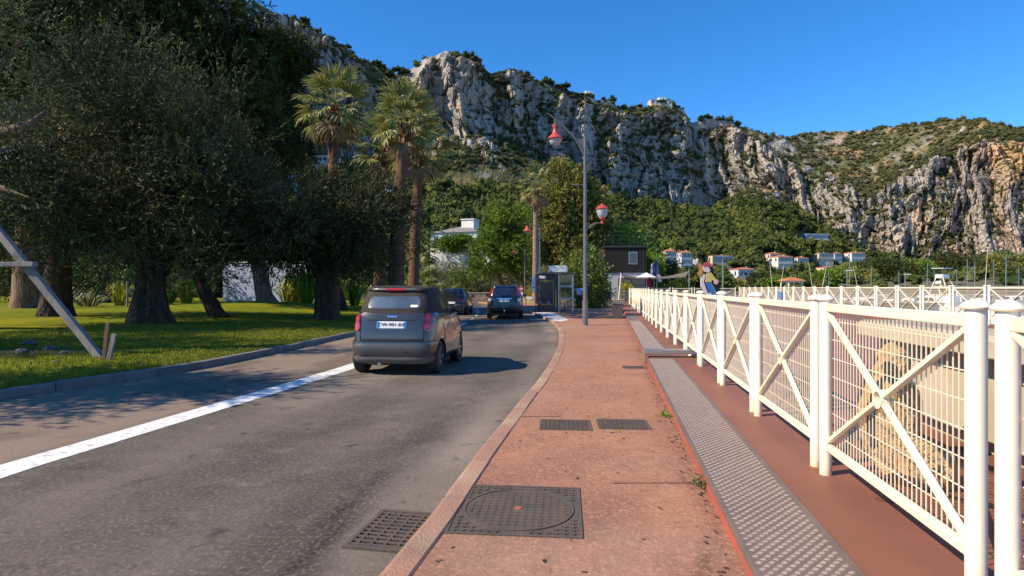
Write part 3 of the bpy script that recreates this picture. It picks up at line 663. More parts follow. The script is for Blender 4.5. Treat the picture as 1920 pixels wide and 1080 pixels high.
def crown(name, lobes, n_sprig, per, L, W, m, parent, seed, fan=0.75, up=0.35, length=0.5, shell=0.45, freq=0.6, thr=0.22, spread=0.6, tint0=0.35, droop=0.0):
    """sprigs of leaves through the lobes of a crown"""
    r = np.random.default_rng(seed); P, d = lobe_points(lobes, n_sprig, r, shell, freq, thr, seed); n = len(P)
    D = d + np.array([0, 0, up]) + r.normal(0, spread, (n, 3)); D[:, 2] -= droop; D /= np.linalg.norm(D, axis=1, keepdims=True)
    t = np.linspace(0, 1, per)[None, :, None]; ln = (length * r.uniform(0.5, 1.2, n))[:, None, None]
    Q = (P[:, None, :] + D[:, None, :] * t * ln).reshape(-1, 3)
    DD_ = (np.repeat(D, per, 0) + r.normal(0, fan, (n * per, 3)))
    V, F = leaf_quads(Q, DD_, L * r.uniform(0.6, 1.25, n * per), W * r.uniform(0.7, 1.2, n * per), r)
    cl = np.clip(tint0 + 0.6 * fbm(P[:, 0] * 0.8, P[:, 1] * 0.8, P[:, 2] * 0.8, o=2, seed=seed + 3) + r.normal(0, 0.12, n), 0, 1)
    ti = np.repeat(np.clip(np.repeat(cl, per) + r.normal(0, 0.15, n * per), 0, 1), 4)
    return mesh_np(name, V, F, m, parent, attrs={'tint': ti})
def trunk(name, paths, m, parent, n=10, rough=0.08, seed=1):
    b = MB()
    for pts, rad in paths: b.tube(pts, rad, n=n)
    v = np.array(b.v); rr = fbm(v[:, 0] * 3, v[:, 1] * 3, v[:, 2] * 1.2, o=3, seed=seed)
    v[:, 0] += rr * rough; v[:, 1] += np.roll(rr, 3) * rough
    b.v = [tuple(p) for p in v]
    return b.build(name, m, parent, smooth=True)
def bark(name, a, c, st=(1, 1, 0.25), bump=1.0, bscale=14):
    m = mat(name, a, c, rough=0.95, scale=6, stretch=st, bump=bump, bscale=bscale, spec=0.1); 
    m.node_tree.nodes['Bump'].inputs['Distance'].default_value = 0.05; return m
M_bark_o = bark('olive_bark', (0.085, 0.065, 0.048), (0.035, 0.027, 0.02))
M_bark_p = bark('pine_bark', (0.26, 0.17, 0.115), (0.10, 0.065, 0.045))
M_bark_palm = bark('palm_bark', (0.235, 0.135, 0.088), (0.115, 0.062, 0.042), st=(0.5, 0.5, 5), bscale=10)
M_boot = mat('palm_boots', (0.22, 0.06, 0.03), (0.10, 0.03, 0.018), scale=8, rough=0.8)
M_olive = mat('olive_leaves', (0.028, 0.036, 0.015), (0.15, 0.16, 0.068), rough=0.85, spec=0.15, attr='tint', transl=0.15)
M_pine = mat('pine_needles', (0.020, 0.034, 0.006), (0.105, 0.125, 0.018), rough=0.65, attr='tint', transl=0.2)
M_pineb = mat('bright_pine_needles', (0.08, 0.15, 0.014), (0.27, 0.36, 0.04), rough=0.65, attr='tint', transl=0.3)
M_casu = mat('casuarina_leaves', (0.11, 0.12, 0.022), (0.36, 0.33, 0.07), rough=0.7, attr='tint', transl=0.25)
M_broad = mat('broad_leaves', (0.045, 0.085, 0.012), (0.18, 0.23, 0.035), rough=0.5, attr='tint', transl=0.3)
M_lime = mat('lime_leaves', (0.10, 0.20, 0.012), (0.26, 0.36, 0.03), rough=0.5, attr='tint', transl=0.35)
M_greyl = mat('grey_leaves', (0.10, 0.12, 0.055), (0.28, 0.28, 0.15), rough=0.6, attr='tint', transl=0.25)
M_yell = mat('yellow_leaves', (0.20, 0.23, 0.02), (0.50, 0.46, 0.06), rough=0.5, attr='tint', transl=0.3)
M_frond = mat('palm_frond', (0.11, 0.15, 0.03), (0.36, 0.35, 0.12), rough=0.45, attr='tint', transl=0.3)
M_dead = mat('dead_frond', (0.26, 0.17, 0.075), (0.42, 0.30, 0.15), rough=0.7, attr='tint', transl=0.25)

# ---- olives
def clumps(lobes, seed, k=15, r0=0.22):
    r = np.random.default_rng(seed); out = []
    for l in lobes:
        c, q = np.array(l[:3]), np.array(l[3:6])
        for i in range(int(k * (q.mean() / 3.0) ** 1.3) + 5):
            d = r.normal(size=3); d /= np.linalg.norm(d); p = c + d * q * r.uniform(0.55, 0.88); s = r.uniform(0.7, 1.15) * (0.45 + r0 * q.mean() * 0.7)
            out.append((p[0], p[1], p[2], s * 1.05, s * 1.05, s * 0.9))
        out.append((*c, *(q * 0.55)))
    return out
def olive(loc, label, lobes, paths, n, seed, group='olive trees on the lawn', per=11, **kw):
    z = float(lawn_z(loc[0], loc[1])); root = empty('olive_tree', (loc[0], loc[1], z - 0.05), 0, label, 'tree', group)
    trunk('trunk', paths, M_bark_o, root, n=14, rough=0.22, seed=seed)
    crown('crown', clumps(lobes, seed), n, per, 0.17, 0.055, M_olive, root, seed, length=0.95, fan=0.42, **kw)
    return root
olive((-13.3, 21.5), 'largest olive tree on the lawn, very wide dark crown and thick trunk',
      [(0.8, 0, 6.0, 4.6, 4.2, 3.8), (-1.6, -0.8, 5.0, 3.2, 3.0, 3.2), (3.1, -0.6, 4.2, 2.7, 2.6, 2.9), (1.6, -1.6, 7.6, 2.6, 2.4, 2.4), (-1.2, 0, 8.0, 2.3, 2.2, 1.9), (0.4, -2.2, 3.9, 3.0, 2.0, 2.2)],
      [([(0.1, 0, -0.1), (0.05, 0, 0.5), (0, 0, 1.2), (0.1, 0, 2.2), (0.3, 0, 3.4)], [0.88, 0.66, 0.52, 0.47, 0.36]), ([(0.1, 0, 1.8), (1.2, 0.2, 3.4), (2.6, 0, 5)], [0.34, 0.25, 0.1]),
       ([(0, 0, 1.9), (-1.0, 0.1, 3.3), (-1.8, 0, 5)], [0.34, 0.25, 0.1]), ([(0.2, 0, 3), (0.6, 0.4, 5), (0.8, 0.3, 7)], [0.3, 0.2, 0.08])], 8200, 3, thr=0.3, shell=0.55)
olive((-13.0, 25.5), 'leaning olive tree with slanting bare trunk behind the largest olive',
      [(-0.4, 0.5, 4.6, 3.2, 2.8, 2.4), (1.5, 0.4, 3.7, 2.4, 2.2, 1.9), (2.9, 0, 3.0, 1.6, 1.5, 1.5)],
      [([(0.2, 0, -0.1), (0, 0, 0.3), (-0.5, 0, 1.5), (-0.9, 0.1, 2.6), (-1.0, 0.2, 3.8)], [0.5, 0.34, 0.27, 0.25, 0.16]), ([(-0.7, 0, 2), (0.7, 0.2, 3.4), (1.8, 0.3, 4)], [0.2, 0.15, 0.06])], 3600, 5)
olive((-8.2, 25.5), 'compact rounded olive tree beside the palm trunks near the road',
      [(1.0, 0, 4.4, 2.5, 2.3, 2.0), (-0.2, 0, 3.5, 2.0, 2.0, 1.7), (2.4, -0.2, 3.4, 1.7, 1.7, 1.7), (0.9, -0.3, 5.6, 1.6, 1.5, 1.1), (3.1, 0.2, 4.4, 1.2, 1.2, 1.3)],
      [([(0, 0, -0.1), (0, 0, 0.4), (0, 0, 1.4), (0.2, 0, 2.4), (0.6, 0, 3.6)], [0.5, 0.38, 0.3, 0.28, 0.16]), ([(0.05, 0, 1.7), (-0.6, 0, 2.8), (-1.0, 0, 3.8)], [0.2, 0.14, 0.05])], 4200, 7, shell=0.55)
olive((-10.2, 34.0), 'small dark olive tree farther back behind the compact one',
      [(0, 0, 4.2, 2.6, 2.4, 2.0), (1.4, 0, 3.6, 1.6, 1.6, 1.5)], [([(0.2, 0, -0.1), (0, 0, 1.2), (-0.3, 0, 2.2), (0, 0, 3.6)], [0.5, 0.34, 0.28, 0.14])], 2000, 9)
olive((-19.0, 24.5), 'dark olive tree left of the largest olive, standing by the pale pine trunk',
      [(0.6, 0, 5.2, 3.6, 3.2, 3.0), (-2.0, 0, 4.6, 2.6, 2.4, 2.4), (1.2, 0, 7.6, 2.4, 2.2, 1.9)],
      [([(0, 0, -0.1), (0, 0, 0.5), (0.1, 0, 1.8), (0.1, 0, 3.8)], [0.75, 0.55, 0.5, 0.3]), ([(0.1, 0, 1.8), (1.2, 0, 3.6)], [0.3, 0.1])], 3600, 11, shell=0.5)
olive((-21.5, 11.0), 'spreading olive beyond the left edge that shades the near lawn', [(0, 0, 7.6, 4.2, 3.4, 2.2), (2.6, 0.6, 7.0, 2.4, 2.2, 1.8)], [([(0, 0, -0.1), (0, 0, 1.5), (0.2, 0, 3.4), (0.3, 0, 6)], [0.7, 0.5, 0.4, 0.15])], 2600, 15, thr=0.3)
olive((-18.5, 17.2), 'olive at the left edge behind the lopped one', [(0, 0, 6.4, 3.0, 2.8, 2.6), (1.2, 0, 4.6, 2.2, 2.0, 1.8)], [([(0, 0, -0.1), (0, 0, 1.5), (0.2, 0, 3.0), (0.3, 0, 5.4)], [0.6, 0.42, 0.36, 0.12])], 2600, 17, thr=0.3)
# the propped olive at the left edge: stout lopped limbs, few leaves
PX, PY = -12.5, 12.2; pz = float(lawn_z(PX, PY))
pr = empty('olive_tree', (PX, PY, pz - 0.05), 0, 'lopped olive tree with stout pale limbs at the left edge, held by props', 'tree', 'olive trees on the lawn')
trunk('trunk', [([(0, 0, -0.1), (0.1, 0, 1.0), (0.3, 0, 2.2), (0.5, 0, 3.3)], [0.6, 0.45, 0.42, 0.36]), ([(0.4, 0, 2.9), (1.3, 0, 4.2), (2.0, 0, 4.55), (2.5, 0, 4.75), (2.8, 0, 5.0)], [0.27, 0.2, 0.16, 0.09, 0.03]),
      ([(0.5, 0, 3.2), (0.8, 0.2, 4.8), (1.5, 0.1, 5.7), (2.0, 0, 6.2), (2.3, 0, 6.6)], [0.28, 0.19, 0.11, 0.06, 0.02]), ([(0.3, 0, 3.2), (-0.8, 0.3, 4.6), (-1.2, 0.2, 6)], [0.26, 0.18, 0.1]),
      ([(0.5, 0, 3.0), (1.2, -0.05, 3.5), (2.0, -0.15, 3.4), (2.6, -0.2, 3.2)], [0.16, 0.12, 0.08, 0.02])], bark('pale_olive_bark', (0.20, 0.155, 0.115), (0.09, 0.07, 0.052)), pr, n=12, rough=0.12, seed=21)
crown('crown', [(2.3, 0, 6.7, 0.7, 0.7, 0.5), (1.3, 0, 6.9, 0.8, 0.8, 0.7), (2.2, 0, 5.5, 0.7, 0.6, 0.5), (2.8, 0, 5.0, 0.5, 0.5, 0.4), (2.2, 0, 4.1, 0.6, 0.5, 0.35), (2.5, 0, 3.2, 0.5, 0.5, 0.35), (-1.2, 0.2, 6.6, 1.1, 1.0, 0.8), (1.5, 0, 5.0, 0.7, 0.6, 0.5)], 1000, 8, 0.10, 0.036, M_olive, pr, 23, length=0.4, tint0=0.6, freq=0)
olive((-12.8, 6.6), 'olive tree just outside the left edge whose shade falls across the road', [(0, 0, 5.0, 2.2, 1.5, 1.5), (1.6, 0.2, 5.6, 1.4, 1.0, 1.0), (-1.4, 0.3, 5.6, 1.4, 1.1, 1.1)],
      [([(0, 0, -0.1), (0, 0, 1.2), (0.1, 0, 2.4), (0.3, 0, 4.4)], [0.5, 0.36, 0.3, 0.12])], 1500, 13, freq=0.9, thr=0.12)

# ---- pines
def pine(loc, label, lobes, paths, n, seed, m=M_pine, cat='tree', group=None, name='pine_tree', per=12, L=0.24, W=0.05, z=None, length=0.35, bk=None, tint0=0.4, **kw):
    z = (float(lawn_z(loc[0], loc[1])) - 0.05) if z is None else z
    root = empty(name, (loc[0], loc[1], z), 0, label, cat, group)
    trunk('trunk', paths, bk or M_bark_p, root, n=12, rough=0.12, seed=seed)
    crown('crown', lobes, n, per, L, W, m, root, seed, length=length, spread=0.5, tint0=tint0, **kw)
    return root
pine((-25.7, 31.0), 'huge dark pine rising behind the olives at the top left',
     [(2, 1, 15.5, 6.2, 5, 4.4), (-3, 1, 16, 5, 5, 4.4), (6.4, 1.4, 15.2, 4.4, 4, 3.8), (9.0, 2, 13.2, 3.2, 3, 2.8), (10.6, 2.4, 10.8, 2.2, 2.2, 1.9), (4, 1, 19.5, 5.0, 4, 3.2), (8.6, 2, 17.6, 3.4, 3, 2.6), (-7, 1, 15, 4.4, 4, 3.8), (3, 1, 11.8, 4.4, 4, 2.4)],
     [([(0, 0, -0.1), (0, 0, 0.7), (0.05, 0, 4), (0.2, 0, 9), (0.6, 0.4, 14), (1, 0.8, 18)], [0.78, 0.58, 0.5, 0.42, 0.3, 0.1]), ([(0.2, 0, 9), (4, 0.6, 12.5), (8.4, 1.8, 14.5)], [0.3, 0.2, 0.06]), ([(0.2, 0, 8.4), (-4, 0.6, 12.5), (-6, 1, 15)], [0.3, 0.2, 0.06])], 9000, 31, group='pines in the park', length=0.5, L=0.36, W=0.085, shell=0.35, thr=0.15, freq=0.45)
pine((-15.7, 37.0), 'tall pine with leaning grey trunk in front of the white wall',
     [(-0.4, 1, 14.0, 3.6, 3.4, 3.0), (0.6, 1, 11.6, 2.6, 2.6, 2.2), (-2.5, 1, 15, 4, 4, 3), (0.9, 1, 15.6, 2.2, 2.2, 1.8), (1.7, 1, 13.2, 1.5, 1.5, 1.2), (0.2, 1, 9.8, 2.6, 2.6, 1.8)],
     [([(0.3, 0, -0.2), (0.1, 0, 0.4), (-0.3, 0, 2.4), (-0.5, 0, 5), (0, 0, 9), (0.8, 0, 14)], [0.72, 0.54, 0.46, 0.42, 0.34, 0.12])], 5200, 33, group='pines in the park', length=0.5, L=0.36, W=0.085, thr=0.15, shell=0.35, freq=0.45)
pine((-1.4, 60.0), 'bright green bushy pine above the black off-road car',
     [(0.6, 0, 7.0, 2.6, 2.4, 2.6), (-0.9, 0, 5.0, 2.4, 2.2, 1.8), (1.6, 0, 5.2, 2.3, 2.2, 2.2), (2.2, 0, 8.2, 1.8, 1.8, 1.8), (0.2, 0, 9.0, 1.5, 1.5, 1.4), (-1.6, 0, 3.4, 1.6, 1.6, 1.1), (2.6, 0, 3.6, 1.6, 1.5, 1.3)],
     [([(0.9, 0, -0.2), (0.6, 0, 1.5), (0, 0, 3.2), (-0.2, 0, 5), (0.3, 0, 8)], [0.3, 0.24, 0.2, 0.16, 0.06])], 3000, 35, M_pineb, z=-0.1, per=10, L=0.32, W=0.10, thr=0.12)
pine((6.4, 70.0), 'tall feathery olive green casuarina behind the street lamp',
     [(0, 0, 11.2, 3.4, 3, 4.4), (-2.2, 0, 7.5, 3.0, 2.6, 4.6), (2.4, 0, 8.4, 3.0, 2.6, 4.6), (-0.8, 0, 14.8, 1.7, 1.6, 2.4), (1.3, 0, 13.8, 1.8, 1.7, 2.6), (0.4, 0, 5.4, 4.0, 3.2, 3.8), (3.7, 0, 12.0, 1.4, 1.3, 2.2), (-3.1, 0, 11.4, 1.4, 1.3, 2.4)],
     [([(0, 0, -0.2), (0, 0, 3), (0, 0, 9), (0.2, 0, 14)], [0.45, 0.36, 0.24, 0.08])], 7500, 37, M_casu, name='casuarina_tree', z=-0.1, per=10, L=0.42, W=0.13, up=0.9, freq=0.35, thr=0.18)
# ---- broad trees and shrubs
def shrub(name, px, py, d, w, h, m, label, seed, n=500, per=8, L=0.16, W=0.07, cat='shrub', group=None, stem=True, lob=5, zoff=0.0, tint0=0.4, depth=None):
    x = (px - 960) / 1100 * d; zb = CAMZ - (py - 541) / 1100 * d
    root = empty(name, (x, d, zb), 0, label, cat, group); r = random.Random(seed); lobes = []
    for k in range(lob):
        a = r.uniform(0, 6.28); q = r.uniform(0.1, 0.55)
        lobes.append((math.cos(a) * q * w / 2, math.sin(a) * q * (depth or w) / 2, h * r.uniform(0.42, 0.68), w * r.uniform(0.24, 0.36), (depth or w) * r.uniform(0.24, 0.36), h * r.uniform(0.24, 0.36)))
    lobes.append((0, 0, h * 0.36, w * 0.42, (depth or w) * 0.42, h * 0.34))
    trunk('trunk', [([(0, 0, -0.3), (0.05 * w, 0, h * 0.3), (0, 0, h * 0.65)], [0.05 * h + .02, 0.035 * h + .02, 0.01])] + [([(0, 0, h * 0.15), (l[0] * 0.8, l[1] * 0.8, l[2])], [0.03 * h, 0.008 * h]) for l in lobes[:3]], M_bark_o, root, n=7, rough=0.03)
    crown('crown', lobes, n, per, L, W, m, root, seed, length=0.12 * h + 0.15, freq=1.2 / max(w, 1), thr=0.3, tint0=tint0, shell=0.35)
    return root
SHR = [('broadleaf_tree', 1096, 592, 43, 3.4, 5.0, M_broad, 'leafy tree with yellowing leaves beside the bus shelter', 900, 0.22, 0.12, 'tree', 0.6),
       ('hedge_shrub', 1122, 588, 45, 2.0, 2.2, M_broad, 'low dark green shrub right of the street lamp foot', 420, 0.13, 0.06, 'shrub', 0.1),
       ('hedge_shrub', 1108, 592, 42, 1.3, 1.2, M_broad, 'small round bush in front of the dark green shrub', 220, 0.12, 0.06, 'shrub', 0.3),
       ('lime_tree', 1172, 545, 72, 6.4, 9.0, M_lime, 'lime green tree showing over the dark timber building', 900, 0.34, 0.16, 'tree', 0.6),
       ('creeper_shrub', 1222, 545, 66, 2.6, 5.6, M_lime, 'bright green creeper hanging at the timber building corner', 500, 0.28, 0.13, 'shrub', 0.3),
       ('dark_tree', 1240, 545, 75, 4.6, 5.0, M_pine, 'dark tree behind the two drooping flags', 600, 0.32, 0.14, 'tree', 0.2),
       ('olive_shrub', 1017, 575, 58, 3.4, 4.2, M_greyl, 'grey green bush left of the bus shelter sign', 520, 0.18, 0.07, 'shrub', 0.35),
       ('flower_shrub', 1000, 566, 55, 2.4, 1.5, M_yell, 'low yellowish shrub behind the white arrow sign', 380, 0.14, 0.06, 'shrub', 0.4),
       ('olive_shrub', 935, 562, 66, 5.2, 4.2, M_greyl, 'grey green olive bush above the black off-road car roof', 800, 0.2, 0.07, 'shrub', 0.35),
       ('olive_shrub', 900, 562, 68, 4.4, 4.0, M_greyl, 'silvery olive bush left of the black off-road car', 700, 0.2, 0.07, 'shrub', 0.5),
       ('round_shrub', 862, 566, 64, 3.6, 4.4, M_broad, 'dense mid green bush above the dark hatchback', 700, 0.18, 0.08, 'shrub', 0.55),
       ('olive_shrub', 835, 562, 72, 5.2, 5.2, M_greyl, 'tall grey green bush under the white villa garden wall', 800, 0.22, 0.08, 'shrub', 0.3),
       ('round_shrub', 800, 562, 62, 3.2, 3.2, M_lime, 'bright green shrub between palm trunk and hatchback', 500, 0.2, 0.09, 'shrub', 0.3),
       ('hedge_shrub', 745, 560, 60, 5.0, 3.0, M_broad, 'dark shrub behind the twin palm trunks', 700, 0.2, 0.09, 'shrub', 0.2),
       ('hedge_shrub', 690, 562, 56, 4.6, 3.2, M_broad, 'dark shrub behind the compact olive trunk', 700, 0.2, 0.09, 'shrub', 0.25),
       ('clipped_tree', 848, 473, 110, 8.6, 3.4, M_lime, 'broad clipped dome tree in front of the white villa', 1500, 0.36, 0.18, 'tree', 0.25),
       ('hedge_shrub', 130, 575, 44, 6.5, 3.6, M_pine, 'dark shrub behind the pale pine trunk', 700, 0.2, 0.09, 'shrub', 0.25),
       ('round_shrub', 200, 572, 42, 4.2, 4.6, M_broad, 'tall sunlit shrub behind the spiky plants left', 800, 0.22, 0.1, 'shrub', 0.45),
       ('hedge_shrub', 320, 570, 47, 7.5, 4.6, M_pine, 'dark shrub behind the largest olive trunk', 800, 0.22, 0.09, 'shrub', 0.3),
       ('hedge_shrub', 40, 578, 40, 6.5, 5.2, M_pine, 'dark leafy shrub at the far left edge of the lawn', 800, 0.22, 0.09, 'shrub', 0.2),
       ('round_shrub', 640, 566, 50, 3.4, 3.2, M_yell, 'sunlit yellow green shrub behind the compact olive', 500, 0.2, 0.08, 'shrub', 0.3)]
for k, (nm, px, py, d, w, h, m, lab, n, L, W, cat, t0) in enumerate(SHR):
    shrub(nm, px, py, d, w, h, m, lab, 100 + k, n=n, L=L, W=W, cat=cat, tint0=t0, group='shrubs and small trees behind the road' if cat == 'shrub' else None)
# taller trees that close the view behind the park
for k, (px, d, w, h, lab) in enumerate([(60, 58, 13, 12, 'farthest left'), (230, 62, 13, 11.5, 'second from the left'), (400, 66, 13, 11.5, 'third from the left'), (545, 64, 10, 11, 'fourth from the left, above the white wall'), (665, 74, 9, 9.5, 'fifth from the left, between the palms')]):
    shrub('park_tree', px, 575, d, w, h, M_pine, 'dense dark tree closing the park, ' + lab, 300 + k, n=1500, L=0.42, W=0.17, cat='tree', group='dark trees closing the park', lob=8, tint0=0.35)
# cypress pair by the villa
for k, (px, h, lab) in enumerate([(884, 8.6, 'slim dark cypress left of the pair below the white villa'), (893, 7.4, 'slim dark cypress right of the pair below the white villa')]):
    x = (px - 960) / 1100 * 100; root = empty('cypress_tree', (x, 100, 1.6), 0, lab, 'tree', 'cypresses below the villa')
    trunk('trunk', [([(0, 0, -1), (0, 0, h * 0.8)], [0.14, 0.03])], M_bark_o, root, n=6, rough=0.02)
    crown('crown', [(0, 0, h * f, 0.62 * q, 0.62 * q, h * 0.13) for f, q in ((0.12, 0.8), (0.3, 1), (0.48, 1), (0.66, 0.85), (0.83, 0.5), (0.95, 0.22))], 420, 7, 0.3, 0.12, M_pine, root, 55 + k, up=1.4, spread=0.3, freq=0, tint0=0.25, length=0.4)

# ---- fan palms: every frond is its own piece
def fan_mesh(seed, dead=False):
    r = np.random.default_rng(seed); V, F, Tn = [], [], []; n0 = 0
    pl = 1.25; pts = [np.array([t * pl, 0, -0.16 * t * t]) for t in (0, .35, .7, 1.0)]
    for i in range(3):                                     # petiole: flat strip
        a, b_ = pts[i], pts[i + 1]; w = 0.03
        V += [a + [0, -w, 0], a + [0, w, 0], b_ + [0, w * .8, 0], b_ + [0, -w * .8, 0]]; F.append([n0, n0 + 1, n0 + 2, n0 + 3]); n0 += 4; Tn += [0.8] * 4
    hub = pts[-1]; K = 27
    for k in range(K):
        a = (k / (K - 1) - 0.5) * R(215) + r.normal(0, 0.03); ln = (0.95 - 0.22 * abs(a) / 1.9) * r.uniform(0.8, 1.12); w = 0.043
        d = np.array([math.cos(a), math.sin(a), 0.16 * abs(math.sin(a)) + (0.05 if k % 2 else -0.05)]); s = np.array([-math.sin(a), math.cos(a), 0.55 * (1 if k % 2 else -1)]); s /= np.linalg.norm(s)
        dr = (0.9 if dead else 0.62) * r.uniform(0.6, 1.3)
        c = [hub, hub + d * ln * 0.45, hub + d * ln * 0.75 + np.array([0, 0, -dr * 0.12]), hub + d * ln * 0.98 + np.array([0, 0, -dr * 0.5])]
        ws = [0.008, w, w * 0.7, 0.004]; tt = r.uniform(0.2, 0.8)
        for i in range(3):
            V += [c[i] - s * ws[i], c[i] + s * ws[i], c[i + 1] + s * ws[i + 1], c[i + 1] - s * ws[i + 1]]; F.append([n0, n0 + 1, n0 + 2, n0 + 3]); n0 += 4; Tn += [tt, tt, min(1, tt + 0.15 * i), min(1, tt + 0.15 * i)]
    return np.array(V), np.array(F), np.array(Tn)
FAN = []
for k in range(4):
    V_, F_, T_ = fan_mesh(k, k == 3); o = mesh_np('frond', V_, F_, M_dead if k == 3 else M_frond, attrs={'tint': T_}); FAN.append(o.data); bpy.data.objects.remove(o)
def palm(loc, zb, h, label, seed, r0=0.26, lean=(0, 0), crown_r=1.75, nf=40, dead=4, group='fan palms by the road', bk=None):
    r = random.Random(seed); root = empty('fan_palm', (loc[0], loc[1], zb), 0, label, 'palm tree', group)
    pts = [(lean[0] * t * t, lean[1] * t * t, h * t) for t in np.linspace(0, 1, 22)]; b = MB()
    b.tube([(0, 0, -0.15)] + pts, [r0 * 1.5] + [r0 * (1.15 - 0.35 * t + 0.03 * (k % 2)) for k, t in enumerate(np.linspace(0, 1, 22))], n=14); b.build('trunk', bk or M_bark_palm, root, smooth=True)
    top = Vector(pts[-1]); b = MB()
    for k in range(46):                                    # old leaf bases
        a = k * 2.4; z = -0.75 + 0.9 * k / 46; d = Vector((math.cos(a), math.sin(a), 0)); p = top + Vector((0, 0, z)) + d * r0 * 0.72
        b.bar(p, p + d * 0.16 + Vector((0, 0, 0.2)), 0.10, 0.03, up=d)
    b.build('leaf_bases', M_boot, root)
    for k in range(nf):
        a = k * 2.39996 + r.uniform(-.2, .2); f = k / nf
        isd = k < dead; el = R(-58 + 18 * r.random()) if isd else R(-42 + 122 * ((k - dead) / (nf - dead)) ** 1.05 + r.uniform(-8, 8))
        o = bpy.data.objects.new('frond', FAN[3] if isd else FAN[r.randrange(3)]); COL.objects.link(o); o.parent = root
        s = crown_r / 2.05 * r.uniform(0.85, 1.12)
        M3 = Matrix.Rotation(a, 4, 'Z') @ Matrix.Rotation(-el, 4, 'Y') @ Matrix.Rotation(r.uniform(-.5, .5), 4, 'X')
        o.matrix_local = Matrix.Translation(top + Vector((0, 0, 0.05 + 0.35 * max(0, f)))) @ M3 @ Matrix.Scale(s, 4)
    return root
def lz(x, y): return float(lawn_z(x, y))
palm((-5.15, 26.0), lz(-5.15, 26) - .02, 8.6, 'fan palm with thick leaning trunk, right of the two tall front palms', 1, r0=0.33, lean=(0.45, 0), crown_r=1.6)
palm((-8.4, 27.6), lz(-8.4, 27.6) - .02, 9.7, 'tallest fan palm, left of all with some brown drooping fronds', 2, r0=0.27, lean=(0.0, 0), crown_r=1.8, dead=7)
palm((-5.2, 31.0), lz(-5.2, 31) - .02, 8.7, 'slim dark fan palm just right of the thick leaning palm', 3, r0=0.27, lean=(0.35, 0), crown_r=1.9, dead=3)
palm((-7.45, 33.0), lz(-7.45, 33) - .02, 9.0, 'lower fan palm between the two tall front palms', 4, r0=0.3, lean=(0.05, 0), crown_r=1.9, dead=3)
palm((2.15, 54.0), -0.1, 10.8, 'slender pale trunked fan palm behind the bus shelter', 5, r0=0.26, lean=(0.05, 0), crown_r=1.9, nf=30, dead=9, group='fan palms beyond the road', bk=bark('pale_palm_bark', (0.36, 0.27, 0.21), (0.18, 0.13, 0.10), st=(.5, .5, 5)))
palm((-10.2, 66.0), 0.0, 5.6, 'silvery fan palm left of the villa, behind the palm trunks', 6, r0=0.2, crown_r=2.3, nf=30, dead=0, group='fan palms beyond the road')
palm((-8.2, 55.0), -0.1, 1.6, 'low bushy fan palm right of the slim palm trunk', 7, r0=0.25, crown_r=2.3, nf=30, dead=2, group='fan palms beyond the road')
palm((-5.3, 50.0), -0.1, 0.5, 'small fan palm spreading over the hatchback roof', 8, r0=0.2, crown_r=1.7, nf=24, dead=0, group='fan palms beyond the road')
palm((-6.1, 105.0), 4.2, 5.0, 'tiny fan palm with straw skirt by the white villa', 9, r0=0.2, crown_r=1.5, nf=24, dead=10, group='fan palms beyond the road')

# ---- spiky garden plants on the far side of the lawn
def spiky(px, d, h, w, n, m, label, seed, wid=0.05, arch=0.5):
    x = (px - 960) / 1100 * d; z = lz(x, d); r = np.random.default_rng(seed); V, F, T_ = [], [], []; k0 = 0
    for k in range(n):
        a = r.uniform(0, 6.28); ou = r.uniform(0.15, 1.0) * w / 2; hh = h * r.uniform(0.6, 1.0) * (1 - arch * 0.5 * (ou / (w / 2)) ** 2); t = r.uniform(0, 1)
        d_ = np.array([math.cos(a), math.sin(a), 0]); s = np.array([-math.sin(a), math.cos(a), 0]) * wid
        c = [d_ * ou * 0.3, d_ * ou * 0.62 + [0, 0, hh * 0.62], d_ * ou * 0.95 + [0, 0, hh * 0.93], d_ * ou * 1.3 + [0, 0, hh * (0.92 - 0.3 * arch)]]; ws = [0.6, 1, 0.7, 0.05]
        for i in range(3):
            V += [c[i] - s * ws[i], c[i] + s * ws[i], c[i + 1] + s * ws[i + 1], c[i + 1] - s * ws[i + 1]]; F.append([k0, k0 + 1, k0 + 2, k0 + 3]); k0 += 4; T_ += [t] * 4
    o = mesh_np('spiky_plant', np.array(V), np.array(F), m, attrs={'tint': np.array(T_)}); o.location = (x, d, z - 0.02)
    return tag(o, label, 'plant', 'spiky plants behind the lawn')
spiky(165, 34, 1.15, 2.6, 60, M_greyl, 'dark rosette cycad left of the yellow tufts', 1, 0.07, 0.9)
spiky(225, 35, 1.7, 1.7, 70, M_yell, 'yellow striped tuft beside the dark cycad', 2)
spiky(255, 36, 1.5, 1.4, 50, M_yell, 'smaller yellow tuft right beside the striped tuft', 3)
spiky(350, 36, 1.8, 2.0, 80, M_yell, 'tall yellow tuft between the largest olive and the leaning olive', 4)
spiky(385, 35, 1.5, 1.6, 60, M_yell, 'yellow tuft touching the leaning olive trunk', 5)
spiky(318, 35.5, 1.0, 1.2, 40, M_lime, 'low green tuft right of the largest olive trunk', 6)
spiky(536, 40, 1.4, 1.8, 60, M_yell, 'yellow tuft right of the leaning grey pine trunk', 7)
spiky(118, 36, 1.6, 1.6, 50, M_greyl, 'greyish sword plant by the pale pine trunk', 12)
spiky(575, 39, 3.0, 3.6, 90, M_lime, 'tall green strelitzia clump left of the compact olive', 8, 0.08, 0.9)
spiky(552, 41, 2.6, 3.0, 70, M_yell, 'yellow green strelitzia clump behind the tall one', 9, 0.08, 0.9)
spiky(665, 42, 2.2, 2.0, 60, M_lime, 'green clump behind the small convertible, left of the palms', 10, 0.09, 0.5)
spiky(700, 44, 1.8, 1.8, 50, M_yell, 'yellow green clump left of the twin palm trunks', 11, 0.08, 0.5)
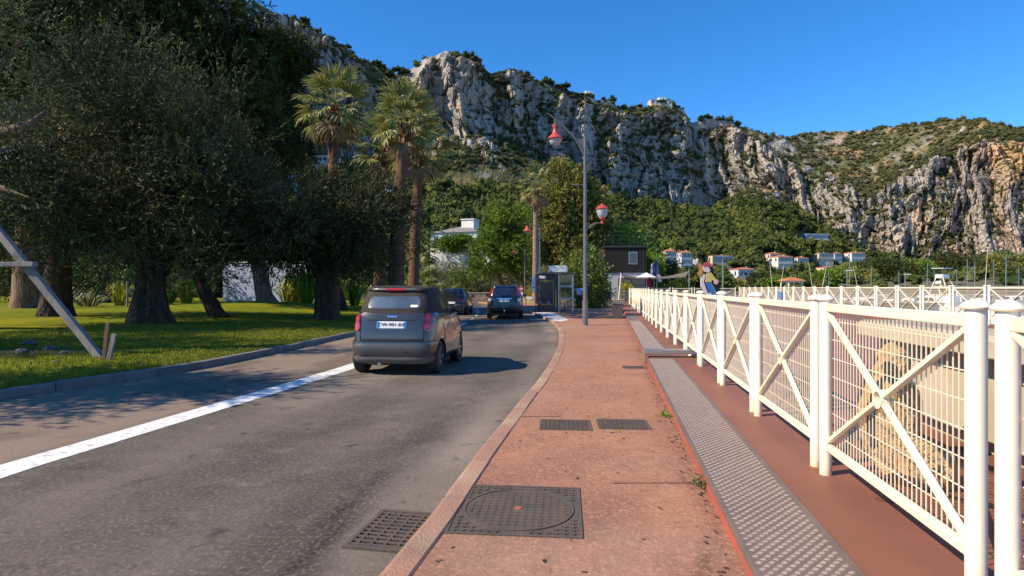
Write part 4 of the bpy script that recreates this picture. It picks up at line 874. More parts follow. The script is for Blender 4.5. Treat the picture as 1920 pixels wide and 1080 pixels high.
# ================================================================== cars
M_tyre = mat('tyre_rubber', (0.018, 0.018, 0.019), (0.03, 0.03, 0.03), rough=0.85, scale=20)
M_rim = mat('alloy_rim', (0.42, 0.43, 0.45), rough=0.3, metal=0.9)
M_glass = mat('tinted_glass', (0.012, 0.016, 0.022), rough=0.04, spec=0.9, coat=1.0)
M_rearwin = mat('plastic_rear_window', (0.10, 0.13, 0.17), (0.05, 0.07, 0.09), scale=2.5, rough=0.12, spec=0.8, coat=0.6)
M_softtop = mat('soft_top_fabric', (0.035, 0.029, 0.023), (0.026, 0.021, 0.017), rough=0.8, scale=3, bump=0.2, bscale=150)
M_greyp = mat('grey_car_paint', (0.060, 0.058, 0.057), rough=0.26, metal=0.5, coat=1.0)
M_black = mat('black_car_paint', (0.008, 0.008, 0.010), rough=0.22, metal=0.1, coat=1.0)
M_darkp = mat('dark_car_paint', (0.020, 0.017, 0.016), rough=0.25, metal=0.2, coat=0.9)
M_plast = mat('grey_bumper_plastic', (0.125, 0.12, 0.115), (0.105, 0.10, 0.095), rough=0.6, scale=8)
M_bplast = mat('black_plastic', (0.012, 0.012, 0.012), rough=0.5)
M_red = mat('red_tail_lamp', (0.36, 0.006, 0.010), rough=0.12, coat=1.0, spec=0.6)
M_clear = mat('clear_lamp', (0.62, 0.60, 0.66), rough=0.15, coat=1.0)
M_chrome = mat('chrome_trim', (0.72, 0.74, 0.78), rough=0.15, metal=1.0)
M_plate = mat('number_plate', (0.74, 0.75, 0.76), rough=0.4)
M_blue = mat('plate_blue', (0.05, 0.18, 0.5), rough=0.4)
M_ink = mat('black_ink', (0.012, 0.012, 0.016), rough=0.6)
M_white = mat('white_plastic', (0.8, 0.8, 0.8), rough=0.4)
M_brake = mat('lit_brake_lamp', (0.6, 0.015, 0.02), rough=0.2, coat=1.0)

class Shell:
    """car body as stacked rounded plan outlines; gives points on its own surface"""
    def __init__(s, tab, n=5.0): s.t = np.array(tab, float); s.n = n
    def prm(s, z): return [float(np.interp(z, s.t[:, 0], s.t[:, k])) for k in (1, 2, 3)]
    def pt(s, th, z):
        w, yr, yf = s.prm(z); h = (yf - yr) / 2; c, q = math.cos(th), math.sin(th); e = 2 / s.n
        return Vector((w * math.copysign(abs(c) ** e, c), (yr + yf) / 2 + h * math.copysign(abs(q) ** e, q), z))
    def nrm(s, th, z):
        a = s.pt(th + .01, z) - s.pt(th - .01, z); b = s.pt(th, z + .01) - s.pt(th, z - .01); return a.cross(b).normalized()
    def rear(s, x, z):
        w, yr, yf = s.prm(z); c = min(abs(x) / w, 0.999) ** (s.n / 2); return -math.acos(math.copysign(c, x)) if x >= 0 else -(math.pi - math.acos(c))
    def mesh(s, zs, nth=72):
        b = MB(); k = len(zs)
        th = [2 * math.pi * i / nth for i in range(nth)]
        for z in zs: b.v += [tuple(s.pt(t, z)) for t in th]
        b.f = [(i * nth + j, i * nth + (j + 1) % nth, (i + 1) * nth + (j + 1) % nth, (i + 1) * nth + j) for i in range(k - 1) for j in range(nth)]
        b.f += [tuple(reversed(range(nth))), tuple(range((k - 1) * nth, k * nth))]
        return b
def patch(f, poly, off, thick, name, m, parent, rings=4):
    """a plate with the outline poly (in the two coordinates of f) lying on the surface f(a, b) -> point, normal"""
    n = len(poly); ca = sum(p[0] for p in poly) / n; cb = sum(p[1] for p in poly) / n; b = MB()
    p, nn = f(ca, cb); b.v.append(tuple(p + nn * off))
    for k in range(1, rings + 1):
        t = k / rings
        for q in poly:
            p, nn = f(ca + (q[0] - ca) * t, cb + (q[1] - cb) * t); b.v.append(tuple(p + nn * (off if k < rings else off - 0.002)))
    for q in poly: p, nn = f(*q); b.v.append(tuple(p + nn * (off - thick)))
    b.f += [(0, 1 + i, 1 + (i + 1) % n) for i in range(n)]
    for k in range(rings): o = 1 + k * n; b.f += [(o + i, o + n + i, o + n + (i + 1) % n, o + (i + 1) % n) for i in range(n)]
    return b.build(name, m, parent, smooth=True)
def rrect(x0, x1, z0, z1, r=0.04, k=4, tw=0.0):
    """rounded rectangle; tw narrows the top"""
    pts = []
    for cx, cz, a0 in ((x1 - r, z0 + r, -90), (x1 - r, z1 - r, 0), (x0 + r, z1 - r, 90), (x0 + r, z0 + r, 180)):
        for i in range(k + 1): a = R(a0 + 90 * i / k); pts.append((cx + r * math.cos(a), cz + r * math.sin(a)))
    out = []
    for i in range(len(pts)):                             # long edges get extra points so that plates follow the curve
        a, c = pts[i], pts[(i + 1) % len(pts)]; m = max(1, int(math.hypot(c[0] - a[0], c[1] - a[1]) / 0.12))
        out += [(a[0] + (c[0] - a[0]) * t / m, a[1] + (c[1] - a[1]) * t / m) for t in range(m)]
    xm = (x0 + x1) / 2
    return [(xm + (x - xm) * (1 - tw * (z - z0) / (z1 - z0)), z) for x, z in out]
def wheel(parent, x, y, r, wd, spokes=6):
    s = 1 if x > 0 else -1; root = empty('wheel', (x, y, r)); root.parent = parent; w = wd / 2
    def lat(prof, name, m, n=28):
        b = MB(); b.lathe(prof, n=n); b.v = [(v[2] * s, v[0], v[1]) for v in b.v]; return b.build(name, m, root, smooth=True)
    t = MB(); prof = [(r * .66, -w), (r * .92, -w), (r * .985, -w * .8), (r, -w * .55), (r, w * .55), (r * .985, w * .8), (r * .92, w), (r * .66, w)]
    n = 32; t.lathe(prof + [(r * .62, w * .6), (r * .62, -w * .6)], n=n); t.f = t.f[:-2]; o = 9 * n
    t.f += [(o + k, o + (k + 1) % n, (k + 1) % n, k) for k in range(n)]
    t.v = [(v[2] * s, v[0], v[1]) for v in t.v]; t.build('tyre', M_tyre, root, smooth=True)
    b = MB(); b.lathe([(r * .67, -w * .7), (r * .67, w * .82), (r * .61, w * .9), (r * .60, w * .3)], n=28); b.f = b.f[:-2]; b.v = [(v[2] * s, v[0], v[1]) for v in b.v]
    for k in range(spokes):
        a = 2 * math.pi * k / spokes; d = Vector((0, math.cos(a), math.sin(a)))
        b.bar(Vector((s * w * .6, 0, 0)) + d * r * .08, Vector((s * w * .78, 0, 0)) + d * r * .64, r * .14, 0.025, up=(1, 0, 0))
    b.bar((s * w * .45, 0, 0), (s * w * .72, 0, 0), r * .3); b.build('rim', M_rim, root, smooth=True)
    lat([(r * .6, -w * .1), (r * .6, 0.0)], 'brake_disc', M_bplast, 20)
    return root
def cut(obj, cutters):
    for c in cutters:
        md = obj.modifiers.new('arch', 'BOOLEAN'); md.operation = 'DIFFERENCE'; md.solver = 'EXACT'; md.object = c
    dg = bpy.context.evaluated_depsgraph_get(); me = bpy.data.meshes.new_from_object(obj.evaluated_get(dg))
    obj.modifiers.clear(); old = obj.data; obj.data = me; bpy.data.meshes.remove(old)
    me.set_sharp_from_angle(angle=R(38))
    for c in cutters: bpy.data.objects.remove(c)
def car_base(name, loc, rz, label, body, cabin, zb, zc, paint, roofm, wheels, wr, ww, n=5.0, nbody=None):
    root = empty(name, (loc[0], loc[1], 0.0), rz, label, 'car')
    B, C = Shell(body, nbody or n), Shell(cabin, n)
    o = B.mesh(zb).build('body', paint, root, smooth=True)
    cs = []
    for x, y in wheels:
        if x < 0: continue
        b = MB().tube([(-1.3, y, wr), (1.3, y, wr)], wr * 1.12, n=28); cs.append(b.build('arch', None, root))
    bpy.context.view_layer.update(); cut(o, cs)
    # dark inner tub so that the arches do not look through
    b = MB(); b.box(-B.prm(0.5)[0] + 0.22, B.prm(0.5)[0] - 0.22, B.prm(0.5)[1] + 0.12, B.prm(0.5)[2] - 0.12, 0.2, 0.62); b.build('underbody', M_bplast, root)
    C.mesh(zc).build('roof', roofm, root, smooth=True)
    for x, y in wheels: wheel(root, x, y, wr, ww)
    return root, B, C
def rearf(S): return lambda x, z: (S.pt(S.rear(x, z), z), S.nrm(S.rear(x, z), z))
def sidef(S, sg):
    def f(y, z):
        w, yr, yf = S.prm(z); h = (yf - yr) / 2; q = max(-0.999, min(0.999, (y - (yr + yf) / 2) / h)); th = math.asin(math.copysign(abs(q) ** (S.n / 2), q))
        if sg < 0: th = math.pi - th
        return S.pt(th, z), S.nrm(th, z)
    return f
def plate_on(root, S, z, w, h, txt, off=0.012):
    p = patch(rearf(S), rrect(-w / 2, w / 2, z - h / 2, z + h / 2, 0.012, 2), off, 0.02, 'number_plate', M_plate, root, rings=2)
    for sg in (-1, 1): patch(rearf(S), rrect(sg * (w / 2 - 0.025) - 0.022, sg * (w / 2 - 0.025) + 0.022, z - h / 2 + .004, z + h / 2 - .004, 0.006, 1), off + 0.003, 0.004, 'blue_band', M_blue, p, rings=1)
    c, nn = rearf(S)(0, z); t = text(txt, h * 0.80, M_ink, p, c + nn * (off + 0.004), (R(90) + math.asin(max(-1, min(1, -nn.z))) * -1 * 0, 0, 0), 'plate_lettering')
    return p
def mirror_part(root, x, y, z, m):
    for sg in (-1, 1):
        b = MB(); b.bar((sg * x, y, z - 0.03), (sg * (x + 0.07), y - 0.01, z), 0.05); b.box(sg * (x + 0.13) - 0.09, sg * (x + 0.13) + 0.09, y - 0.05, y + 0.05, z - 0.05, z + 0.09)
        b.build('wing_mirror', m, root, smooth=True, bevel=0.02)

# ---- the small grey convertible
CAR_RZ = -R(6.5)
root, B, C = car_base('small_convertible', (-1.98, 11.65), CAR_RZ, 'small grey convertible city car with soft top, nearest on the road',
    [(0.17, .66, -1.18, 1.22), (0.24, .74, -1.29, 1.30), (0.34, .785, -1.335, 1.35), (0.50, .79, -1.345, 1.36), (0.585, .785, -1.335, 1.35), (0.60, .775, -1.285, 1.34), (0.75, .77, -1.27, 1.28), (0.92, .755, -1.24, 1.14), (1.03, .735, -1.21, .92), (1.075, .70, -1.185, .74)],
    [(1.07, .725, -1.20, .74), (1.17, .70, -1.165, .58), (1.28, .66, -1.10, .38), (1.38, .625, -1.035, .18), (1.455, .60, -0.99, .05), (1.475, .60, -1.03, 0.0), (1.50, .585, -1.02, -.06), (1.525, .54, -0.93, -.16), (1.545, .44, -0.75, -.3), (1.552, .3, -0.6, -.4)],
    [0.17, 0.2, 0.24, 0.29, 0.34, 0.42, 0.5, 0.56, 0.585, 0.60, 0.66, 0.75, 0.84, 0.92, 0.98, 1.03, 1.075], [1.07, 1.12, 1.17, 1.22, 1.28, 1.33, 1.38, 1.42, 1.455, 1.475, 1.50, 1.525, 1.545, 1.552],
    M_greyp, M_softtop, [(0.665, -0.83), (-0.665, -0.83), (0.66, 0.92), (-0.66, 0.92)], 0.29, 0.185, n=4.3, nbody=6.5)
root.scale = (1.03, 1.03, 1.03)
RF = rearf(B); RC = rearf(C)
patch(RC, rrect(-.475, .475, 1.15, 1.355, .07, 5, .07), 0.006, 0.02, 'rear_window', M_rearwin, root)
patch(RC, rrect(-.52, .52, 1.12, 1.39, .09, 5, .07), 0.003, 0.01, 'window_surround', M_softtop, root)
patch(RC, rrect(-.56, .56, 1.455, 1.492, .015, 3), 0.006, 0.03, 'rear_spoiler', mat('spoiler_grey', (0.22, 0.21, 0.2), rough=0.35, metal=0.4), root)
patch(RC, rrect(-.165, .165, 1.460, 1.490, .012, 3), 0.016, 0.02, 'brake_light', M_brake, root)
patch(RC, rrect(.30, .43, 1.17, 1.21, .018, 3), 0.010, 0.006, 'window_sticker', M_white, root, rings=1)
patch(RF, rrect(-.55, .55, .645, 1.065, .05, 4, -.03), 0.010, 0.02, 'tailgate', M_greyp, root)
patch(RF, rrect(-.42, .42, .945, .965, .006, 2), 0.018, 0.02, 'tailgate_handle', M_bplast, root)
patch(RF, rrect(-.09, .09, 1.0, 1.026, .01, 2), 0.016, 0.008, 'badge', M_chrome, root)
patch(RF, rrect(-.33, .33, .775, .94, .03, 3), 0.0125, 0.01, 'plate_recess', M_greyp, root)
plate_on(root, B, 0.87, 0.52, 0.115, 'CW-901-BX', 0.018)
patch(RF, rrect(-.56, .56, .585, .632, .012, 2), 0.013, 0.03, 'tailgate_gap', M_bplast, root)
for sg in (-1, 1):
    for z, r_ in ((0.985, 0.070), (0.845, 0.086)):
        pl = [(sg * 0.625 + r_ * .78 * math.cos(a) , z + r_ * math.sin(a)) for a in np.linspace(0, 6.28, 21)[:-1]]
        if sg < 0: pl = list(reversed(pl))
        lamp = patch(RF, pl, 0.022, 0.05, 'tail_lamp', M_red, root)
        pl2 = [(sg * 0.625 + r_ * .34 * math.cos(a), z + r_ * .42 * math.sin(a)) for a in np.linspace(0, 6.28, 13)[:-1]]
        if sg < 0: pl2 = list(reversed(pl2))
        patch(RF, pl2, 0.027, 0.01, 'reflector', mat('pink_reflector', (0.5, 0.05, 0.06), rough=0.2, coat=1), lamp, rings=2)
for sg in (-1, 1):
    q = rrect(sg * .555 - .006, sg * .555 + .006, .60, 1.07, .003, 1); patch(RF, q, 0.0125, 0.01, 'seam', M_bplast, root, rings=1)
# bumpers
def band(S, z0, z1, off, name, m, parent, t0, t1, nz=5, nt_=40, tuck=0.02):
    b = MB(); zs = np.linspace(z0, z1, nz); th = np.linspace(t0, t1, nt_)
    for j, z in enumerate(zs):
        for t in th: p, nn = S.pt(t, z), S.nrm(t, z); b.v.append(tuple(p + nn * (off if 0 < j < nz - 1 else off - tuck)))
    b.f = [(j * nt_ + i, j * nt_ + i + 1, (j + 1) * nt_ + i + 1, (j + 1) * nt_ + i) for j in range(nz - 1) for i in range(nt_ - 1)]
    return b.build(name, m, parent, smooth=True)
band(B, 0.19, 0.335, 0.014, 'lower_bumper', M_plast, root, R(-172), R(-8))
band(B, 0.345, 0.575, 0.010, 'rear_bumper', mat('bumper_paint', (0.066, 0.064, 0.062), rough=0.45, metal=0.15, coat=0.3), root, R(-128), R(-52))
for x in (0.28,): patch(RF, [(x + .018 * math.cos(a), .42 + .018 * math.sin(a)) for a in np.linspace(0, 6.28, 11)[:-1]], 0.016, 0.01, 'parking_sensor', M_bplast, root, rings=1)
for sg in (-1, 1):
    SF, SB = sidef(C, sg), sidef(B, sg)
    q = [(-.55, 1.11), (-.2, 1.11), (.2, 1.11), (.48, 1.11), (.40, 1.19), (.28, 1.29), (.12, 1.40), (-.2, 1.41), (-.5, 1.41), (-.56, 1.25)]
    if sg < 0: q = list(reversed(q))
    patch(SF, q, 0.006, 0.01, 'side_window', M_glass, root)
    q = [(-.50, .33), (0, .33), (.55, .33), (.58, .6), (.55, 1.02), (0, 1.04), (-.5, 1.04), (-.58, .85), (-.56, .55)]
    if sg < 0: q = list(reversed(q))
    d = patch(SB, q, 0.006, 0.01, 'door', M_greyp, root); hd = MB().box(-.42, -.24, 0, .03, 0, .03).build('handle', M_bplast, d)
    hd.matrix_local = Matrix.Translation(Vector((sg * .755, 0, .83))) @ Matrix.Rotation(sg * -R(90), 4, 'Z') @ Matrix.Translation(Vector((0.33 * 1, 0, 0)))
    hd.matrix_local = Matrix.Translation(Vector((sg * .765 - (.015 if sg > 0 else .015), -0.05, .82)))
    hd.scale = (0.16, 6, 1)
mirror_part(root, .70, .42, 1.09, M_bplast)
b = MB().tube([(-.2, -1.25, .2), (-.2, -1.31, .2)], .035, n=12); b.build('exhaust', M_chrome, root, smooth=True)

# ---- the black off-road car
root, B, C = car_base('off_road_car', (-0.32, 31.1), -R(1.5), 'tall black off-road car with red upright tail lamps, ahead in the lane',
    [(0.26, .78, -2.1, 2.1), (0.36, .88, -2.22, 2.2), (0.5, .905, -2.25, 2.25), (0.66, .91, -2.24, 2.25), (0.70, .905, -2.19, 2.24), (0.9, .90, -2.17, 2.1), (1.02, .885, -2.15, 1.95), (1.08, .86, -2.13, 1.5)],
    [(1.06, .875, -2.14, 1.1), (1.2, .83, -2.09, .85), (1.4, .75, -1.99, .45), (1.56, .68, -1.90, .15), (1.62, .64, -1.88, 0.0), (1.655, .56, -1.80, -.15), (1.675, .42, -1.6, -.3)],
    [0.26, 0.31, 0.36, 0.43, 0.5, 0.58, 0.66, 0.70, 0.8, 0.9, 0.96, 1.02, 1.08], [1.06, 1.13, 1.2, 1.3, 1.4, 1.48, 1.56, 1.6, 1.62, 1.64, 1.655, 1.675],
    M_black, M_black, [(0.79, -1.33), (-0.79, -1.33), (0.79, 1.3), (-0.79, 1.3)], 0.345, 0.225, n=6)
RF, RC = rearf(B), rearf(C)
patch(RC, rrect(-.62, .62, 1.14, 1.55, .06, 4, .17), 0.006, 0.02, 'rear_window', M_glass, root)
b = MB().bar((-0.1, -2.155, 1.17), (0.3, -2.13, 1.185), .03, .02); b.build('wiper', M_bplast, root)
for sg in (-1, 1):
    q = [(sg * .63, 1.10), (sg * .80, 1.10), (sg * .765, 1.2), (sg * .70, 1.35), (sg * .635, 1.55), (sg * .575, 1.55), (sg * .60, 1.35), (sg * .63, 1.2)]
    q2 = rrect(sg * .73 - .075, sg * .73 + .075, .90, 1.05, .015, 2); q3 = rrect(sg * .73 - .075, sg * .73 + .075, .80, .89, .015, 2)
    if sg < 0: q = list(reversed(q))
    patch(RC, q, 0.012, 0.02, 'tail_lamp', M_red, root); patch(RF, q2, 0.014, 0.02, 'reversing_lamp', M_clear, root, rings=2); patch(RF, q3, 0.013, 0.02, 'tail_lamp', M_red, root, rings=2)
    patch(RF, rrect(sg * .66 - .10, sg * .66 + .10, .50, .55, .012, 2), 0.012, 0.02, 'reflector', M_red, root, rings=2)
    q = [(-1.75, 1.12), (-.9, 1.12), (0, 1.12), (.62, 1.12), (.45, 1.3), (.2, 1.48), (-.5, 1.53), (-1.2, 1.51), (-1.7, 1.42)]
    if sg < 0: q = list(reversed(q))
    patch(sidef(C, sg), q, 0.006, 0.01, 'side_window', M_glass, root)
    b = MB().tube([(sg * .50, -1.7, 1.66), (sg * .52, -1.6, 1.71), (sg * .53, -.3, 1.71), (sg * .5, -.15, 1.67)], .02, n=8); b.build('roof_rail', M_chrome, root, smooth=True)
patch(RF, rrect(-.38, .38, 1.005, 1.05, .015, 2), 0.02, 0.03, 'chrome_strip', M_chrome, root, rings=2)
patch(RF, rrect(-.62, -.48, 0.97, 1.0, .01, 1), 0.016, 0.01, 'badge', M_chrome, root, rings=1)
plate_on(root, B, 0.92, 0.52, 0.11, 'BE-274-NP')
band(B, 0.30, 0.68, 0.02, 'rear_bumper', M_bplast, root, R(-165), R(-15))
b = MB(); b.bar((0, -2.15, .38), (0, -2.36, .38), .05); b.lathe([(.012, -.06), (.035, -.03), (.04, 0), (.035, .03), (.012, .04)], (0, -2.36, .44), 10); b.build('tow_ball', M_chrome, root, smooth=True)
mirror_part(root, .88, .75, 1.14, M_black)

# ---- the dark hatchback further left
root, B, C = car_base('dark_hatchback', (-3.35, 35.0), -R(2), 'dark hatchback half hidden behind the small convertible',
    [(0.22, .74, -1.95, 1.95), (0.32, .85, -2.05, 2.05), (0.5, .875, -2.1, 2.1), (0.64, .87, -2.08, 2.08), (0.8, .86, -2.0, 1.95), (0.95, .84, -1.93, 1.6), (1.0, .81, -1.9, 1.3)],
    [(0.99, .83, -1.91, 1.05), (1.12, .78, -1.82, .8), (1.3, .70, -1.68, .4), (1.44, .63, -1.55, .1), (1.5, .56, -1.48, -.1), (1.53, .42, -1.3, -.3)],
    [0.22, 0.27, 0.32, 0.4, 0.5, 0.57, 0.64, 0.72, 0.8, 0.88, 0.95, 1.0], [0.99, 1.05, 1.12, 1.2, 1.3, 1.38, 1.44, 1.48, 1.5, 1.52, 1.53],
    M_darkp, M_darkp, [(0.76, -1.28), (-0.76, -1.28), (0.76, 1.28), (-0.76, 1.28)], 0.315, 0.21, n=4.4)
RF, RC = rearf(B), rearf(C)
patch(RC, rrect(-.58, .58, 1.06, 1.42, .07, 4, .12), 0.006, 0.02, 'rear_window', M_glass, root)
for sg in (-1, 1):
    patch(RF, rrect(sg * .66 - .13, sg * .66 + .13, .76, .92, .04, 3), 0.012, 0.03, 'tail_lamp', M_red, root)
    patch(RF, rrect(sg * .62 - .08, sg * .62 + .08, .30, .36, .02, 2), 0.012, 0.02, 'exhaust_trim', M_chrome, root, rings=2)
    q = [(-1.5, 1.06), (-.8, 1.06), (0, 1.06), (.6, 1.06), (.42, 1.22), (.18, 1.38), (-.5, 1.43), (-1.1, 1.41), (-1.45, 1.3)]
    if sg < 0: q = list(reversed(q))
    patch(sidef(C, sg), q, 0.006, 0.01, 'side_window', M_glass, root)
band(B, 0.26, 0.6, 0.014, 'rear_bumper', M_darkp, root, R(-165), R(-15))
plate_on(root, B, 0.72, 0.5, 0.11, 'DN-518-KA')
mirror_part(root, .84, .6, 1.05, M_darkp)

# ================================================================== the fences
M_fence = mat('white_fence_paint', (0.87, 0.80, 0.64), (0.84, 0.76, 0.58), rough=0.42, scale=3, c3=(0.80, 0.68, 0.48), scale3=0.9)
M_wire = mat('white_wire', (0.78, 0.70, 0.54), rough=0.45)
M_post = bpy.data.materials.new('white_post_paint'); M_post.use_nodes = True
def _post():
    N, L = M_post.node_tree.nodes, M_post.node_tree.links; b = N['Principled BSDF']; b.inputs['Roughness'].default_value = 0.4
    tc = N.new('ShaderNodeTexCoord'); sp = N.new('ShaderNodeSeparateXYZ'); L.new(tc.outputs['Object'], sp.inputs[0])
    nz = N.new('ShaderNodeTexNoise'); nz.inputs['Scale'].default_value = 14; L.new(tc.outputs['Object'], nz.inputs['Vector'])
    r = N.new('ShaderNodeMapRange'); r.inputs[1].default_value = 0.20; r.inputs[2].default_value = 0.0; L.new(sp.outputs['Z'], r.inputs[0])   # rust creeping up from the foot
    mu = N.new('ShaderNodeMath'); mu.operation = 'MULTIPLY'; L.new(r.outputs[0], mu.inputs[0]); L.new(nz.outputs['Fac'], mu.inputs[1])
    mx = N.new('ShaderNodeMix'); mx.data_type = 'RGBA'; L.new(mu.outputs[0], mx.inputs[0]); mx.inputs[6].default_value = (0.87, 0.81, 0.66, 1); mx.inputs[7].default_value = (0.62, 0.36, 0.17, 1)
    n2 = N.new('ShaderNodeTexNoise'); n2.inputs['Scale'].default_value = 9; n2.inputs['Detail'].default_value = 8; mp = N.new('ShaderNodeMapping'); mp.inputs['Scale'].default_value = (1, 1, .35); oi = N.new('ShaderNodeObjectInfo'); av = N.new('ShaderNodeVectorMath'); av.operation = 'ADD'
    L.new(tc.outputs['Object'], av.inputs[0]); L.new(oi.outputs['Location'], av.inputs[1]); L.new(av.outputs[0], mp.inputs[0]); L.new(mp.outputs[0], n2.inputs['Vector'])
    r2 = N.new('ShaderNodeMapRange'); r2.inputs[1].default_value = 0.64; r2.inputs[2].default_value = 0.76; L.new(n2.outputs['Fac'], r2.inputs[0])
    hz = N.new('ShaderNodeMapRange'); hz.inputs[1].default_value = 0.9; hz.inputs[2].default_value = 0.0; L.new(sp.outputs['Z'], hz.inputs[0])
    mm = N.new('ShaderNodeMath'); mm.operation = 'MULTIPLY'; L.new(r2.outputs[0], mm.inputs[0]); L.new(hz.outputs[0], mm.inputs[1])
    m2 = N.new('ShaderNodeMix'); m2.data_type = 'RGBA'; L.new(mm.outputs[0], m2.inputs[0]); L.new(mx.outputs[2], m2.inputs[6]); m2.inputs[7].default_value = (0.42, 0.26, 0.13, 1)
    L.new(m2.outputs[2], b.inputs['Base Color'])
_post()
PL, PH = 1.75, 1.285                                       # panel length between post centres, post height to the cap
def fence_panel():
    """one panel along +Y from (0,0) to (0,PL), standing at z = 0"""
    root = empty('fence_panel', (0, 0, 0), 0, 'x', 'fence panel', 'white fence panels')
    for y in (0, PL):
        b = MB().lathe([(0.040, -0.01), (0.040, PH - 0.045)], (0, 0, 0), 20); p = b.build('post', M_post, root, smooth=True); p.location = (0, y, 0)
        c = MB().lathe([(0.036, 0), (0.054, 0.004), (0.058, 0.012), (0.054, 0.022), (0.036, 0.036), (0.018, 0.044), (0.002, 0.047)], (0, 0, PH - 0.046), 20).build('cap', M_fence, p, smooth=True)
    MB().box(-.02, .02, 0.038, PL - .038, 1.165, 1.222).build('top_rail', M_fence, root, bevel=0.006)
    MB().box(-.02, .02, 0.038, PL - .038, 0.185, 0.235).build('bottom_rail', M_fence, root, bevel=0.006)
    cy, cz, y0, y1, z0, z1 = PL / 2, 0.70, 0.045, PL - .045, 0.24, 1.16
    for (yy, zz) in ((y0, z0), (y1, z0), (y0, z1), (y1, z1)):
        d = (Vector((0, yy, zz)) - Vector((0, cy, cz))).normalized()
        MB().bar(Vector((0, cy, cz)) + d * 0.052, (0, yy, zz), 0.028, 0.034, up=(1, 0, 0)).build('brace', M_fence, root, bevel=0.004)
    b = MB(); n = 22; r1, r2 = 0.055, 0.043
    for x in (-.024, .024):
        for r_ in (r1, r2): b.v += [(x, cy + r_ * math.cos(2 * math.pi * k / n), cz + r_ * math.sin(2 * math.pi * k / n)) for k in range(n)]
    for a, c in ((0, 1), (1, 3), (3, 2), (2, 0)): b.f += [(a * n + k, a * n + (k + 1) % n, c * n + (k + 1) % n, c * n + k) for k in range(n)]
    b.build('ring', M_fence, root, smooth=True)
    w = MB(); nv = 36
    for k in range(1, nv): y = 0.04 + (PL - 0.08) * k / nv; w.bar((0.030, y, 0.215), (0.030, y, 1.19), 0.005, up=(0, 1, 0))
    for k in range(7): z = 0.31 + k * 0.131; w.bar((0.036, 0.03, z), (0.036, PL - .03, z), 0.005)
    o = w.build('wire_mesh', M_wire, root); o['kind'] = 'stuff'
    return root
fp = fence_panel()
ang = -math.atan2(DIRV[0], DIRV[1])
used = False
def put_panel(x, y, a, z, label, group):
    global used
    if not used: o = fp; used = True; o.location = (x, y, z); o.rotation_euler = (0, 0, a); o['label'] = label; o['group'] = group; return o
    return dup(fp, (x, y, z), a, label, group=group)
for k in range(25):
    s = -1.95 * 2 + 0.2 + 1.95 * k
    lab = ('white fence panel beside the walkway, ' + ('cut off by the right edge of the picture' if k == 0 else 'nearest whole one, with boulder and concrete block behind' if k == 1 else ORD[k] + ' along from the right edge'))
    put_panel(FA[0] + DIRV[0] * s, FA[1] + DIRV[1] * s, ang, DECK_Z + 0.004, lab, 'white fence panels along the walkway')
fdx, fdy = -0.30424 / 1.95, -1.92612 / 1.95; fang = -math.atan2(-fdx, -fdy)
for k in range(20):
    x0, y0_ = 20.6895 - 0.30424 * (k + 1) - 0.2 * fdx, 53.377 - 1.92612 * (k + 1) - 0.2 * fdy
    put_panel(x0, y0_, fang, DECK_Z + 0.15, 'white fence panel on the harbour side of the terrace, ' + ORD[k] + ' from its far left corner', 'white fence panels on the harbour side')
n_cross = 5
for k in range(n_cross):
    put_panel(20.5 - 0.1 - 1.98 * k, 53.6, R(90), DECK_Z + 0.10, 'white fence panel across the far end of the terrace, ' + ORD[k] + ' from its right corner', 'white fence panels across the far end')
# raised strip under the harbour-side fence
yy = np.arange(14, 55, 1.0); A = [(far_x(y) - 0.55, y) for y in yy]; B_ = [(far_x(y) + 0.34, y) for y in yy]
b = MB(); vs = []
for (xa, y), (xb, _) in zip(A, B_): vs += [(xa, y, DECK_Z), (xa, y, DECK_Z + 0.155), (xb, y, DECK_Z + 0.155), (xb, y, DECK_Z)]
b.add(vs, [(k * 4 + i, k * 4 + (i + 1), k * 4 + 5 + i, k * 4 + 4 + i) for k in range(len(yy) - 1) for i in range(3)])
tag(b.build('terrace_kerb', M_deck), kind='structure')
# ================================================================== street furniture and small things
def RZ(a): return Matrix.Rotation(a, 4, 'Z')
M_steel = mat('tread_plate_steel', (0.20, 0.145, 0.115), (0.16, 0.118, 0.095), rough=0.5, metal=0.15, scale=3, bump=0.1, bscale=60)
M_lug = mat('tread_plate_lugs', (0.40, 0.315, 0.255), (0.32, 0.25, 0.205), rough=0.42, metal=0.1, scale=9)
M_iron = mat('cast_iron', (0.10, 0.085, 0.072), (0.145, 0.105, 0.078), rough=0.65, metal=0.15, scale=5, bump=0.4, bscale=90)
M_pole = mat('lamp_pole_paint', (0.19, 0.175, 0.17), (0.15, 0.14, 0.135), rough=0.38, metal=0.35, scale=2)
M_lampred = mat('red_lamp_paint', (0.55, 0.085, 0.05), (0.42, 0.06, 0.04), rough=0.4, scale=4)
M_opal = mat('opal_glass', (0.72, 0.74, 0.8), rough=0.15, trans=0.4, coat=0.5)
M_alu = mat('brushed_aluminium', (0.45, 0.44, 0.43), rough=0.35, metal=0.8)
M_dframe = mat('dark_frame_paint', (0.035, 0.035, 0.035), rough=0.4)
M_pane = mat('clear_pane', (0.8, 0.9, 0.9), rough=0.02, trans=1.0, alpha=0.35)

